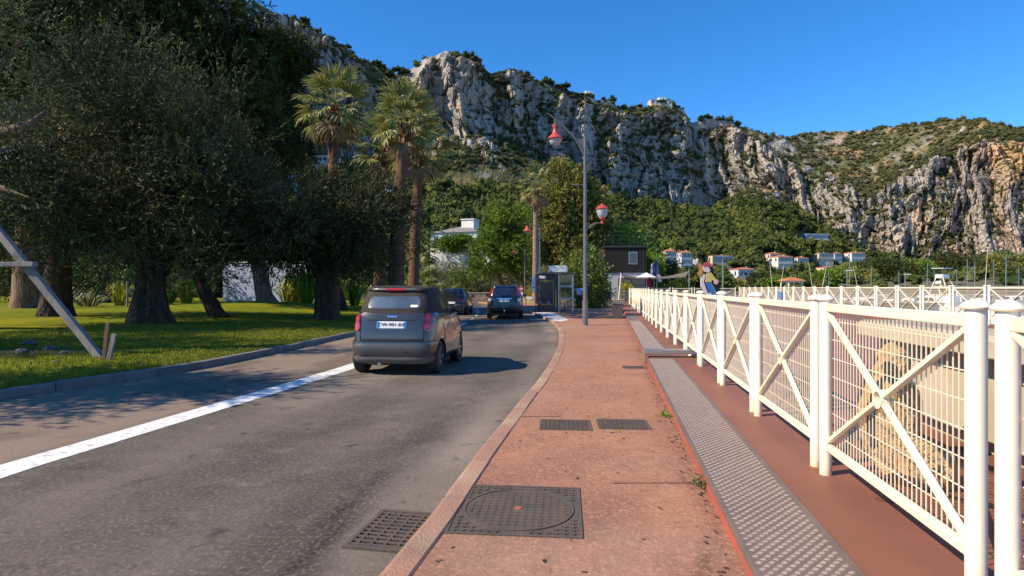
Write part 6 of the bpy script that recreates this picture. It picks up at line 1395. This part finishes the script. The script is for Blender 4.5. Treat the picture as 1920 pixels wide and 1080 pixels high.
# two small darker discs lying flat on the deck
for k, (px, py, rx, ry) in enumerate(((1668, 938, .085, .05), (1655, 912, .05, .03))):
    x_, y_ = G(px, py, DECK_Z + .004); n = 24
    tag(MB().add([(x_ + rx * (1 + .12 * math.sin(3 * a)) * math.cos(a), y_ + ry * (1 + .1 * math.sin(2 * a)) * math.sin(a), DECK_Z + .0075) for a in [2 * math.pi * j / n for j in range(n)]], [tuple(range(n))]).build('deck_dark_disc', mat('deck_dark_disc', (0.135, 0.058, 0.036), (0.16, 0.068, 0.042), scale=8, rough=.6)), kind='structure')
# ================================================================== buildings
M_wallw = mat('white_render', (0.74, 0.71, 0.66), (0.66, 0.63, 0.58), rough=0.8, scale=1.5)
M_wallc = mat('cream_render', (0.66, 0.55, 0.42), (0.58, 0.48, 0.36), rough=0.8, scale=1.5)
M_wallb = mat('blue_white_render', (0.60, 0.63, 0.68), (0.52, 0.55, 0.6), rough=0.8, scale=1.5)
M_tile = mat('orange_roof_tiles', (0.55, 0.19, 0.075), (0.40, 0.14, 0.06), rough=0.85, scale=2.0, bump=0.5, bscale=6)
M_tileg = mat('grey_roof', (0.24, 0.215, 0.20), (0.18, 0.165, 0.155), rough=0.85, scale=2.0)
M_shut = mat('grey_shutters', (0.20, 0.24, 0.27), rough=0.7)
def house(p, rz, w, dp, h, roof_h, wm, rm, label, wins=(3, 2), chim=True, name='house', group='houses below the mountain', flat=False, base=1.5):
    root = empty(name, p, rz, label, 'house', group)
    MB().box(-w / 2, w / 2, -dp / 2, dp / 2, -base, h).build('wall', wm, root)
    if flat:
        rf = MB().box(-w / 2 - .3, w / 2 + .3, -dp / 2 - .4, dp / 2 + .3, h + .003, h + .35).build('roof', rm, root)
    else:
        o = .25; x, y = w / 2 + o, dp / 2 + o; rx = max(w / 2 - dp / 2, 0.3)
        rf = MB().add([(-x, -y, h), (x, -y, h), (x, y, h), (-x, y, h), (-rx, 0, h + roof_h), (rx, 0, h + roof_h), (-x, -y, h - .15), (x, -y, h - .15), (x, y, h - .15), (-x, y, h - .15)],
                 [(0, 1, 5, 4), (2, 3, 4, 5), (1, 2, 5), (3, 0, 4), (6, 7, 1, 0), (7, 8, 2, 1), (8, 9, 3, 2), (9, 6, 0, 3), (9, 8, 7, 6)]).build('roof', rm, root)
    if chim: MB().box(w * .2 - .25, w * .2 + .25, -.2, .3, h + .2, h + roof_h + .35).build('chimney', wm, rf)
    nx, nz = wins; ch = h / nz
    for j in range(nz):
        for k in range(nx):
            cx = -w / 2 + w * (k + .5) / nx; z0 = j * ch + ch * .28; ww = min(.55, w / nx * .28); wh = ch * .48
            f = MB().box(cx - ww, cx + ww, -dp / 2 - .05, -dp / 2 - .003, z0, z0 + wh).build('window', M_glass, root)
            for sg in (-1, 1): MB().box(cx + sg * ww * 1.45 - ww * .4, cx + sg * ww * 1.45 + ww * .4, -dp / 2 - .06, -dp / 2 - .004, z0 - .05, z0 + wh + .05).build('shutter', M_shut, f)
    for k in range(2):
        cy = -dp / 2 + dp * (k + .5) / 2
        for sx in (-1, 1): MB().box(min(sx * (w / 2 + .003), sx * (w / 2 + .05)), max(sx * (w / 2 + .003), sx * (w / 2 + .05)), cy - .5, cy + .5, h - ch * .75, h - ch * .25).build('window', M_glass, root)
    return root
HS = [(1252, 508, 20, 26, 8, M_wallw, M_tile, 'tall cream villa with orange roof left of the cut-out figure', (2, 3)),
      (1281, 508, 22, 26, 7, M_wallb, M_tile, 'bluish villa with orange roof just left of the cut-out figure', (3, 3)),
      (1342, 498, 44, 13, 3, M_wallc, M_tile, 'long low pale villa with terrace right above the cut-out figure', (6, 1)),
      (1390, 526, 42, 12, 7, M_wallb, M_tile, 'low blue white house with bright orange roof near the harbour', (4, 1)),
      (1461, 506, 32, 17, 6, M_wallw, M_tile, 'white three window villa with orange roof, left of the house row', (4, 2)),
      (1446, 490, 26, 8, 5, M_wallc, M_tile, 'orange roofed house behind the white villa', (3, 1)),
      (1496, 497, 24, 9, 4, M_wallw, M_tile, 'small white house with low orange roof in the house row', (3, 1)),
      (1537, 495, 32, 14, 3, M_wallc, M_tileg, 'beige flat topped house in the house row', (4, 2)),
      (1564, 493, 18, 13, 4, M_wallb, M_tile, 'narrow bluish house with orange roof in the house row', (2, 2)),
      (1596, 495, 34, 16, 6, M_wallw, M_tile, 'large white house with orange roof at the right end of the row', (4, 2)),
      (1546, 514, 36, 8, 4, M_wallc, M_tile, 'low reddish roofed house in front of the house row', (4, 1)),
      (1628, 516, 15, 6, 4, M_wallc, M_tile, 'tiny orange roofed hut right of the house row', (2, 1)),
      (722, 364, 40, 17, 5, M_wallb, M_tileg, 'bluish white house on the hillside between the palm trunks', (5, 2)),
      (612, 318, 44, 12, 4, M_wallw, M_tileg, 'pale house on the hillside left of the tall palm', (5, 1))]
for k, (px, py, w, h, rh, wm, rm, lab, wins) in enumerate(HS):
    p = mount_at(px, py); s = p.y / 1100; s = min(s, 0.34)
    house(p - Vector((0, 2.0, 0)), R(14 if px > 1200 else -12), w * s, w * s * .8, h * s * 1.25, rh * s * .55, wm, rm, lab, wins, base=5)
p = mount_at(1520, 452); s = p.y / 1100
root = house(p - Vector((0, 4, 0)), R(10), 46 * s, 22 * s, 9 * s, 0, M_wallb, M_wallw, 'modern flat roofed white villa with a glass band, alone on the wooded slope', (1, 1), False, flat=True, base=6)
MB().box(-21 * s, 21 * s, -11 * s - .3, -11 * s - .06, 2 * s, 6.5 * s).build('glass_band', M_glass, root); MB().box(-24 * s, 24 * s, -13 * s, -11 * s - .31, -1.2, .1).build('terrace_slab', M_wallw, root)
for (px, py, w, h, lab) in ((1100, 187, 26, 9, 'pale villa perched on the cliff crest above the street lamp'), (1238, 203, 42, 9, 'long pale villa perched on the cliff crest, the right one')):
    p = crest_at(px); s = p.y / 1100
    root = house(p + Vector((0, 2, -1.5)), R(8), w * s, w * s * .4, h * s, 3 * s, M_wallc, M_wallc, lab, (5, 1), False, group='villas on the cliff crest', base=8)
    MB().box(-w * s * .1, w * s * .22, -w * s * .18, w * s * .18, h * s + .4, h * s * 1.55).build('upper_storey', M_wallw, root)
# ---- white villa above the road
vd = 122.0; p = at(868, 484, vd); root = empty('white_villa', p, R(-20), 'white villa with grey roof and roof tower behind a clipped dome tree', 'house')
def bx(x0, x1, y0, y1, z0, z1, nm, m, par=None): return MB().box(x0, x1, y0, y1, z0, z1).build(nm, m, par or root)
bx(-6, 4.5, -3, 6, -3, 5.0, 'wall', M_wallw); rf = MB().add([(-6.4, -3.4, 5.003), (4.9, -3.4, 5.003), (4.9, 6.4, 5.003), (-6.4, 6.4, 5.003), (-1.4, 1.5, 6.6), (0.4, 1.5, 6.6)], [(0, 1, 5, 4), (2, 3, 4, 5), (1, 2, 5), (3, 0, 4), (3, 2, 1, 0)]).build('roof', M_tileg, root)
bx(-0.6, 2.2, 0.5, 3.5, 5.6, 7.9, 'roof_tower', M_wallw); bx(-0.8, 2.4, 0.3, 3.7, 7.903, 8.1, 'tower_cornice', M_wallw)
bx(4.503, 7.5, -2, 5, -3, 2.0, 'side_wing', M_wallb)
for k in range(4):
    for z in (0.6, 3.0):
        f = bx(-5.2 + 2.5 * k, -4.2 + 2.5 * k, -3.06, -3.003, z, z + 1.4, 'window', M_glass)
for k in range(2): bx(4.505, 4.56, -1.6 + 3.4 * k, -.6 + 3.4 * k, 2.7, 4.2, 'window', M_glass); bx(5 + k * 1.3, 5.8 + k * 1.3, -2.06, -2.003, .1, 1.7, 'window', M_glass)
root = empty('garden_wall', at(868, 484, 112), R(-6), 'long white garden wall in front of the villa', 'wall')
bx(-5.4, 3.9, -.15, .15, -2.2, 1.5, 'wall', M_wallw); bx(-5.5, -2.2, -.2, .2, 1.503, 1.9, 'raised_coping', M_wallw)
# ---- white wall in the park
root = empty('park_wall', ((512 - 960) / 1100 * 48, 48, 0.3), R(-4), 'white garden wall with small blue lettering behind the leaning pine', 'wall')
bx(-4.2, 4.2, -.12, .12, -.4, 3.3, 'wall', mat('shaded_white_render', (0.42, 0.46, 0.58), (0.36, 0.4, 0.52), rough=.8, scale=1.5)); bx(-4.25, 4.25, -.16, .16, 3.303, 3.4, 'coping', M_wallw)  # white wall; the bluish tone is its shade, put into the base colour
text('aly', .42, mat('blue_letters', (0.03, 0.05, 0.22), rough=.6), root, (-.15, -.125, 2.55), (R(90), 0, 0))
# ---- walls along the bend of the road
M_dry = mat('grey_stone_wall', (0.24, 0.21, 0.18), (0.14, 0.125, 0.11), rough=.95, scale=3, bump=.8, bscale=5)
root = empty('stone_wall', (-9.5, 62, -.1), R(-4), 'low grey stone wall along the bend behind the cars', 'wall'); bx(-14, 7.4, -.2, .2, 0, 1.1, 'masonry', M_dry); bx(-14.05, 7.45, -.25, .25, 1.103, 1.2, 'coping', mat('wall_coping', (0.32, 0.29, 0.25), rough=.9))
root = empty('sand_wall', (1.95, 57.5, 0.05), R(-3), 'low sunlit sand coloured wall left of the bus shelter', 'wall'); bx(-1.4, 1.2, -.15, .15, 0, .62, 'masonry', mat('sand_render', (0.62, 0.50, 0.33), (0.55, 0.44, 0.29), rough=.9, scale=2)); bx(-1.45, 1.25, -.19, .19, .623, .70, 'coping', M_conc)
root = empty('low_kerb_wall', (7.6, 50.5, 0.08), R(-9), 'low grey kerb wall behind the litter bin', 'wall'); bx(-3.4, 2.0, -.15, .15, 0, .42, 'masonry', M_dry); bx(-3.42, 2.02, -.18, .18, .423, .48, 'coping', M_conc)
# ---- dark timber building
M_timb = mat('dark_timber_cladding', (0.020, 0.016, 0.014), (0.012, 0.010, 0.009), rough=.8, scale=3, stretch=(.4, .4, 6))
bd_ = 61.0; x0 = (1131 - 960) / 1100 * bd_; x1 = (1209 - 960) / 1100 * bd_; W_ = x1 - x0
root = empty('timber_building', ((x0 + x1) / 2, bd_, 0.0), R(-3), 'dark timber clad building on a pale base with a railed roof terrace', 'building')
bx(-W_ / 2, W_ / 2, 0, 6, -.5, 3.15, 'base_wall', mat('pale_blue_base', (0.45, 0.46, 0.52), (0.38, 0.39, 0.44), rough=.8, scale=1.5)); bx(-W_ / 2 + .15, W_ / 2 + .1, -.12, 6, 3.153, 5.75, 'upper_wall', M_timb)
for k in range(20): z = 3.2 + k * .127; bx(-W_ / 2 + .15, W_ / 2 + .1, -.155, -.1205, z, z + .10, 'cladding_board', M_timb)
wn = bx(.45, 1.35, -.20, -.1555, 4.0, 5.3, 'window', mat('window_frame_blue', (0.16, 0.21, 0.24), rough=.5)); bx(.55, 1.25, -.212, -.2005, 4.12, 5.2, 'pane', mat('sky_pane', (0.05, 0.07, 0.09), rough=.08), wn)
for x_ in (1.62, 1.95): bx(x_, x_ + .06, -.19, -.1555, 3.2, 5.4, 'drain_pipe', M_dframe)
bx(-W_ / 2, W_ / 2 + .2, -.3, 6.1, 5.753, 5.95, 'roof_slab', M_dframe)
for k in range(6): x_ = -W_ / 2 + .1 + k * W_ / 5.05; bx(x_, x_ + .05, -.25, -.2, 5.953, 7.0, 'railing_post', M_dframe)
for z in (6.2, 6.5, 6.95): bx(-W_ / 2 + .151, W_ / 2 + .1, -.24, -.21, z, z + .035, 'railing_bar', M_dframe)
bx(-W_ / 2 + .3, -W_ / 2 + .75, -.05, -.003, .2, 2.3, 'door', M_glass); bx(-.6, .6, -.05, -.003, 1.2, 2.6, 'ground_window', M_glass)
# steps and hand-rail at its left
root = empty('stair_rail', (9.35, 52.5, 0.08), R(-6), 'dark stair rail with a white leaning post beside the timber building', 'railing')
MB().tube([(.15, 0, 0), (.30, 0, 1.6), (.42, 0, 2.75)], .05, n=8).build('white_post', M_fence, root, smooth=True)
for k in range(2): MB().tube([(-1.6, .2, .5 + .35 * k), (.1, .2, 1.15 + .35 * k)], .03, n=6).build('hand_rail', M_dframe, root)
for k in range(3): MB().bar((-1.5 + .7 * k, .2, 0), (-1.5 + .7 * k, .2, .85 + .27 * k), .04).build('rail_post', M_dframe, root)
MB().tube([(.3, .1, 1.2), (1.9, .1, 1.2)], .025, n=6).build('top_rail', M_alu, root)
for k in range(14): MB().bar((.36 + k * .115, .1, .1), (.36 + k * .115, .1, 1.18), .022).build('baluster', M_alu, root)
# ---- shade sail, parasol, flags
M_sail = mat('sail_cloth', (0.60, 0.56, 0.48), (0.52, 0.48, 0.41), rough=.9, scale=2, transl=.25)
c = [at(1163, 515, 55), at(1292, 509, 57), at(1285, 520, 63), at(1170, 521, 62)]; root = empty('shade_sail', c[0], 0, 'large pale shade sail stretched behind the fence', 'shade sail')
n = 14; V_ = []
for i_ in range(n + 1):
    for j_ in range(n + 1):
        u, v = i_ / n, j_ / n; q = c[0] * (1 - u) * (1 - v) + c[1] * u * (1 - v) + c[2] * u * v + c[3] * (1 - u) * v; q = q - c[0]; q.z -= 2.0 * u * (1 - u) * (1 - .5 * v) * .9; V_.append(q[:])
F_ = [(i_ * (n + 1) + j_, (i_ + 1) * (n + 1) + j_, (i_ + 1) * (n + 1) + j_ + 1, i_ * (n + 1) + j_ + 1) for i_ in range(n) for j_ in range(n)]
mesh_np('cloth', np.array(V_), np.array(F_), M_sail, root, smooth=True)
for q in c: d_ = q - c[0]; MB().tube([d_ + Vector((0, 0, .2)), (d_.x, d_.y, -c[0].z)], .05, n=8).build('mast', M_alu, root)
q = at(1212, 520, 53.6); root = empty('white_parasol', (q.x, q.y, .22), 0, 'small white parasol under the shade sail', 'parasol')
MB().tube([(0, 0, 0), (0, 0, 2.45)], .03, n=8).build('pole', M_alu, root); MB().add([(0, 0, 2.75)] + [(1.0 * math.cos(2 * math.pi * k / 8), 1.0 * math.sin(2 * math.pi * k / 8), 2.3) for k in range(8)], [(0, 1 + k, 1 + (k + 1) % 8) for k in range(8)]).build('canopy', M_white, root)
def flag(px, d, ztop, bands, label, lean):
    x = (px - 960) / 1100 * d; root = empty('flag', (x, d, -.05), 0, label, 'flag', 'flags by the timber building'); MB().tube([(0, 0, 0), (lean, 0, ztop)], .03, n=8).build('pole', M_alu, root)
    for k, (m, z0, z1, x0, x1, x2, x3) in enumerate(bands):
        V_ = []; n = 8
        for i_ in range(n + 1):
            t = i_ / n; za = z1 + (z0 - z1) * t
            for j_ in range(5): u = j_ / 4; xa = (x0 + (x2 - x0) * t) * (1 - u) + (x1 + (x3 - x1) * t) * u; V_.append((xa, -.05 - .07 * math.sin(u * 6 + t * 3) - .02 * k, za))
        mesh_np('cloth', np.array(V_), np.array([(i_ * 5 + j_, i_ * 5 + j_ + 1, i_ * 5 + j_ + 6, i_ * 5 + j_ + 5) for i_ in range(n) for j_ in range(4)]), m, root, smooth=True)
F_b, F_w, F_r = mat('flag_blue', (.012, .025, .13), rough=.8), mat('flag_white', (.7, .72, .78), rough=.8), mat('flag_red', (.42, .03, .05), rough=.8)
flag(1226, 58, 4.2, [(F_b, 2.9, 4.0, -.1, .12, -.25, .1), (F_w, 2.5, 4.0, -.25, -.1, -.5, -.25), (F_r, 1.8, 3.0, -.4, -.25, -.85, -.3)], 'drooping blue, white and red flag beside the timber building', .0)
flag(1231, 57, 4.5, [(F_b, 2.9, 4.4, -.15, .08, -.1, .28), (F_w, 2.2, 2.9, .1, .3, .15, .5)], 'drooping dark blue flag right of the tricolour flag', .05)
# terrace planting seen under the sail
for k, (px, w, h, m, lab) in enumerate([(1175, 2.0, 1.9, M_yell, 'first from the left'), (1215, 2.6, 1.6, M_greyl, 'second from the left'), (1250, 2.6, 1.8, M_broad, 'third from the left'), (1285, 2.8, 2.1, M_lime, 'fourth from the left'), (1330, 3.0, 1.6, M_broad, 'fifth from the left')]):
    shrub('planted_shrub', px, 567, 60, w, h, m, 'shrub in the bed beyond the terrace end, ' + lab, 500 + k, n=380, L=.18, W=.08, group='shrubs beyond the terrace end')
tag(MB().add([(8.5, 56.5, 0.1), (60, 57, 0.1), (70, 128, 0.1), (8.5, 128, 0.1)], [(0, 1, 2, 3)]).build('quay', mat('quay_paving', (0.24, 0.2, 0.16), (0.18, 0.15, 0.12), scale=.8)), kind='structure')

# ================================================================== the harbour
M_hull = mat('white_gelcoat', (0.78, 0.78, 0.78), (0.70, 0.70, 0.69), rough=.25, scale=1, coat=.4)
def hull(L_, W_, H_, z0=-.35):
    b = MB(); n = 10; ring = []
    for i_ in range(n + 1):
        t = i_ / n; wd_ = W_ / 2 * (1 - max(0, (t - .45) / .55) ** 2.2) * (.92 + .08 * min(1, t * 4)); zt = H_ * (1 + .25 * t * t); y = -L_ / 2 + L_ * t
        wd_ = max(wd_, .03); b.v += [(0, y + .25 * 0, z0 + .25 * t * t), (-wd_ * .75, y, z0 + .25 + .2 * t), (-wd_, y, zt), (-wd_ * .9, y, zt + .02), (wd_ * .9, y, zt + .02), (wd_, y, zt), (wd_ * .75, y, z0 + .25 + .2 * t)]
    for i_ in range(n):
        for k in range(7): a = i_ * 7 + k; c_ = i_ * 7 + (k + 1) % 7; b.f.append((a, c_, c_ + 7, a + 7))
    b.f += [tuple(reversed(range(7))), tuple(range(n * 7, n * 7 + 7))]; return b
def motorboat(L_, W_, label, tower=False):
    root = empty('motorboat', (0, 0, -1.25), 0, label, 'boat', 'motorboats in the harbour'); h = .28 * W_ + .25
    hull(L_, W_, h).build('hull', M_hull, root, smooth=True)
    b = MB(); w = W_ * .36; y0, y1 = -.05 * L_, .22 * L_; b.add([(-w, y0, h + .03), (w, y0, h + .03), (w * .8, y1, h + .03), (-w * .8, y1, h + .03), (-w * .85, y0, h + 1.0), (w * .85, y0, h + 1.0), (w * .7, y1 - .5, h + .95), (-w * .7, y1 - .5, h + .95)], [(0, 1, 5, 4), (1, 2, 6, 5), (2, 3, 7, 6), (3, 0, 4, 7), (4, 5, 6, 7)]); cb = b.build('cabin', M_hull, root, bevel=.04)
    MB().add([(-w * .82, y1 - .12, h + .3), (w * .82, y1 - .12, h + .3), (w * .74, y1 - .42, h + .85), (-w * .74, y1 - .42, h + .85)], [(0, 1, 2, 3)]).build('windscreen', M_glass, cb)
    for sg in (-1, 1): MB().box(sg * w * .96 - .01, sg * w * .96 + .01, y0 + .3, y1 - .7, h + .4, h + .8).build('side_window', M_glass, cb)
    b = MB()
    for sg in (-1, 1): b.tube([(sg * W_ * .42, L_ * .12, h + .1), (sg * W_ * .40, L_ * .2, h + .6), (0.05 * sg, L_ * .48, h + .85)], .02, n=6)
    b.build('bow_rail', M_alu, root)
    return root
mb = motorboat(6.5, 2.4, 'x'); first = True
spots = [(1590, 57, 27.5, 20, 'white motorboat behind the harbour fence, farthest left of the boats'), (1612, 55, 31, -60, 'white motorboat moored second from the left behind the fence'), (1640, 52, 34, 60, 'white motorboat, third from the left behind the fence'), (1668, 52, 30, -70, 'white motorboat with cabin, fourth from the left behind the fence'),
         (1712, 50, 36, 40, 'white motorboat left of the tower boat'), (1800, 46, 40, -50, 'white motorboat just right of the tower boat'), (1840, 42, 44, 70, 'white motorboat behind the right part of the harbour fence'), (1885, 40, 46, -65, 'white motorboat near the right edge behind the fence'), (1905, 60, 46, 75, 'white motorboat farther out near the right edge')]
for k, (px, d, _, a, lab) in enumerate(spots):
    d += 14; o = mb if k == 0 else dup(mb); x = (px - 960) / 1100 * d; o.location = (max(x, far_x(d) + 3.4), d, -1.25); o.rotation_euler = (0, 0, R(a)); o['label'] = lab; o.scale = (.82 + .07 * (k % 3),) * 3
# tower boat
root = empty('tower_boat', ((1765 - 960) / 1100 * 58, 58, -1.25), R(25), 'fishing boat with a tall white tube tower and outrigger poles', 'boat')
root.scale = (.82,) * 3
hull(9, 3.2, 1.2).build('hull', M_hull, root, smooth=True); b = MB(); b.box(-1.1, 1.1, -1.5, 2.2, 1.23, 2.5); b.build('cabin', M_hull, root, bevel=.08); MB().box(-1.12, 1.12, .2, 2.22, 1.8, 2.25).build('cabin_window', M_glass, root)
tw = MB(); T0, T1 = 2.3, 4.6
for sx in (-1, 1):
    for sy in (-1.4, .9): tw.tube([(sx * 1.25, sy, 1.25), (sx * .95, sy * .8, T0 + .8), (sx * .55, sy * .35, T1)], .05, n=6)
    tw.tube([(sx * 1.05, -1.2, 2.6), (sx * 1.05, .75, 2.6)], .035, n=6); tw.tube([(sx * .8, -.8, 3.6), (sx * .8, .5, 3.6)], .035, n=6); tw.tube([(sx * 1.1, -1.3, 2.0), (sx * .75, .4, 3.8)], .03, n=6)
for z, w in ((2.6, 1.05), (3.6, .8), (4.6, .55)): tw.tube([(-w, -.5, z), (w, -.5, z)], .035, n=6); tw.tube([(-w, .4, z), (w, .4, z)], .035, n=6)
tw.build('tower', M_fence, root); MB().box(-.62, .62, -.55, .4, 4.62, 5.05).build('tower_seat', M_hull, root, bevel=.05)
MB().box(-.95, .95, -.8, .6, 5.75, 5.81).build('sun_top', M_hull, root); b = MB()
for sx in (-.6, .6):
    for sy in (-.5, .35): b.tube([(sx, sy, 5.0), (sx * 1.35, sy * 1.2, 5.75)], .025, n=6)
b.build('sun_top_frame', M_alu, root)
MB().lathe([(.35, 0), (.42, .12), (.35, .3), (.1, .38)], (.9, .8, 3.9), 14).build('radar_dome', M_hull, root, smooth=True)
for sx in (-1, 1): MB().tube([(sx * 1.4, -.2, 1.6), (sx * 4.2, -1.4, 6.2)], [.04, .015], n=6).build('outrigger', M_alu, root)
# sailing boats: bare masts
def sailboat():
    root = empty('sailing_boat', (0, 0, -1.25), 0, 'x', 'boat', 'sailing boats in the harbour'); hull(8, 2.6, .85).build('hull', M_hull, root, smooth=True)
    MB().box(-.75, .75, -1.2, 1.6, .88, 1.3).build('cabin', M_hull, root, bevel=.1)
    MB().tube([(0, .8, .9), (0, .75, 5), (0, .7, 9.4)], [.07, .065, .045], n=8).build('mast', M_alu, root); MB().tube([(0, .7, 1.9), (0, -2.9, 1.85)], .06, n=8).build('boom', M_alu, root)
    MB().tube([(0, .55, 2.03), (0, -2.7, 1.98)], .11, n=8).build('furled_sail', mat('sail_cover', (.5, .52, .56), rough=.8), root)
    b = MB(); b.tube([(-.7, .74, 5.2), (.7, .74, 5.2)], .025, n=5); b.build('spreader', M_alu, root)
    b = MB()
    for q in ((0, 3.9, 1.0), (0, -3.9, .95), (-1.2, .7, .9), (1.2, .7, .9)): b.tube([q, (0, .7, 9.3)], .008, n=4)
    b.build('rigging', M_alu, root); return root
sb = sailboat()
for k, (px, d, top, a) in enumerate([(1598, 100, 476, 15), (1640, 112, 500, -30), (1743, 95, 495, 25), (1801, 108, 505, -20), (1817, 96, 488, 30), (1835, 105, 492, -25), (1868, 88, 488, 20), (1896, 84, 480, -30), (1912, 110, 500, 35), (1690, 118, 508, 10), (1560, 120, 512, -15)]):
    o = sb if k == 0 else dup(sb); o.location = ((px - 960) / 1100 * d, d, -1.25); o.rotation_euler = (0, 0, R(90 + a)); s = (CAMZ + (541 - top) / 1100 * d + 1.25) / 9.4; o.scale = (.8, .8, s)
    o['label'] = 'sailing boat with bare mast beyond the fence, at ' + {0: 'the end of the house row', 1: 'the big dark shore trees', 2: 'the left of the tower boat', 3: 'the right of the tower boat', 4: 'the cave in the cliff', 5: 'the dark cliff cleft', 6: 'the orange cliff foot', 7: 'the right edge, tallest mast', 8: 'the far right edge', 9: 'the gap between houses and tower boat', 10: 'the small beige house'}[k]
# floodlight mast and slim outrigger poles of small boats
q = at(1355, 541, 75); root = empty('floodlight_mast', (q.x, q.y, .1), 0, 'pale floodlight mast with a flat head right of the cut-out figure', 'lamp mast'); h = CAMZ + (541 - 482) / 1100 * 75 - .1
MB().tube([(0, 0, 0), (0, 0, h)], [.11, .07], n=10).build('pole', M_alu, root, smooth=True); MB().box(-.6, .6, -.25, .25, h, h + .1).build('lamp_head', M_alu, root)
for k, (px, d, h_, lab) in enumerate([(1588, 70, 3.6, 'low pale quay lamp left of the boats'), (1697, 72, 3.2, 'low pale quay lamp between the motorboats')]):
    root = empty('quay_lamp', ((px - 960) / 1100 * d, d, -1.6), 0, lab, 'lamp', 'quay lamps'); MB().tube([(0, 0, 0), (0, 0, h_ + 1.6)], .05, n=8).build('pole', M_alu, root); MB().box(-.1, .7, -.1, .1, h_ + 1.6, h_ + 1.68).build('lamp_head', M_white, root)
for k, (px0, px1, pt, d, lab) in enumerate([(1450, 1443, 492, 64, 'leaning fishing pole, leftmost beyond the fence'), (1460, 1470, 498, 64, 'leaning fishing pole, second from the left'), (1526, 1516, 492, 62, 'leaning fishing pole, third from the left'), (1538, 1551, 492, 62, 'leaning fishing pole, fourth from the left'), (1612, 1600, 500, 60, 'leaning fishing pole by the house row end'), (1846, 1852, 465, 58, 'long leaning pole right of the tower boat')]):
    o = MB().tube([at(px0, 560, d), at(px1, pt, d)], [.03, .012], n=6).build('fishing_pole', M_fence); tag(o, lab, 'pole', 'leaning fishing poles')
# red roofed pavilion
q = at(1484, 541, 90); root = empty('pavilion', (q.x, q.y, .1), R(8), 'small open pavilion with red roof and white arches by the harbour', 'pavilion')
for sx in (-1.1, 1.1):
    for sy in (-1, 1): MB().tube([(sx, sy, 0), (sx, sy, 2.3)], .11, n=10).build('column', M_wallw, root)
MB().box(-1.3, 1.3, -1.2, 1.2, 2.303, 2.55).build('beam', M_wallw, root); MB().add([(-1.6, -1.5, 2.553), (1.6, -1.5, 2.553), (1.6, 1.5, 2.553), (-1.6, 1.5, 2.553), (-.5, 0, 3.1), (.5, 0, 3.1)], [(0, 1, 5, 4), (2, 3, 4, 5), (1, 2, 5), (3, 0, 4), (3, 2, 1, 0)]).build('roof', M_tile, root)
# blue notice on the far fence
k = 6; o = MB().box(-.35, .35, -.015, .015, .45, .95).build('blue_notice', mat('notice_blue', (.12, .28, .7), rough=.4)); o.location = (20.69 - .304 * 6.6 - .12, 53.377 - 1.926 * 6.6, DECK_Z + .15); o.rotation_euler = (0, 0, fang + R(90)); tag(o, 'small blue notice hanging on the harbour side fence', 'sign')
# ---- trees of the far shore, standing one by one
def shore(px, py, d, w, h, m, lab, seed, t0=.4): return shrub('shore_tree', px, py, d, w, h, m, lab, seed, n=800, L=.6, W=.3, cat='tree', group='trees on the far shore', tint0=t0, lob=7)
for k, (px, d, w, h, m, lab) in enumerate([(1665, 170, 15, 6.5, M_pine, 'broad dark umbrella pine on the far shore below the cliff'), (1575, 165, 10, 5.0, M_pineb, 'bright green rounded pine on the far shore'), (1548, 150, 7, 4, M_lime, 'lime green rounded tree on the far shore'), (1420, 150, 7, 4, M_pine, 'dark tree on the shore right of the orange roofed house'), (1505, 145, 5, 3, M_broad, 'leafy tree on the shore beside the pavilion'), (1450, 140, 5, 2.6, M_lime, 'light green tree on the shore left of the pavilion'),
    (1345, 140, 8, 4.0, M_broad, 'leafy tree on the shore behind the floodlight mast'), (1310, 150, 8, 5.5, M_pine, 'dark tree on the shore behind the cut-out figure'), (1255, 150, 9, 4.2, M_casu, 'olive green tree on the shore below the tall cream villa'), (1380, 145, 6, 2.2, M_casu, 'olive green tree below the low orange roofed house'), (1720, 175, 12, 6, M_pineb, 'green pine on the far shore, right of the broad dark one'), (1790, 180, 16, 8, M_pine, 'dark tree on the far shore behind the tower boat'), (1850, 180, 16, 7, M_casu, 'olive green tree on the far shore, second from the right'), (1905, 180, 16, 8, M_broad, 'leafy tree on the far shore at the right edge'), (1615, 160, 8, 4.4, M_casu, 'olive green tree between the two shore pines')]):
    x = (px - 960) / 1100 * d; z = float(ground_z(np.array([x]), np.array([float(d)]))[0]); py = 541 + (CAMZ - z) / d * 1100
    shore(px, py, d, w, h, m, lab, 600 + k)
# the low wood that fills the shore between them
r = np.random.default_rng(77); P = np.stack([r.uniform(20, 420, 1500), r.uniform(132, 400, 1500), np.zeros(1500)], 1); px_ = 960 + P[:, 0] / P[:, 1] * 1100
k = (px_ > 1150) & (px_ < 2050) & (P[:, 1] < prof(px_, D3) + 25); P = P[k]; P[:, 2] = ground_z(P[:, 0], P[:, 1]) - .3
S = 1.8 + 2.6 * r.random(len(P)); ok = clear_of_houses(P, S); P, S = P[ok], S[ok]
scatter('shore_wood', P, S, np.clip(.45 + r.normal(0, .25, len(P)), 0, 1), ['round', 'bush', 'round', 'umbrella'], M_wood, 'low green trees and bushes filling the shore before the mountain', 'wood', seed=9)
r = np.random.default_rng(78); P = np.stack([r.uniform(-90, 20, 900), r.uniform(78, 150, 900), np.zeros(900)], 1); k = (np.abs(P[:, 0] + 14) > 7) | (P[:, 1] > 128); P = P[k]; P[:, 2] = ground_z(P[:, 0], P[:, 1]) - .3
scatter('garden_wood', P, 2.4 + 2.6 * r.random(len(P)), np.clip(.5 + r.normal(0, .25, len(P)), 0, 1), ['round', 'bush', 'round'], M_wood, 'green bushes filling the gardens beyond the bend', 'wood', seed=10)
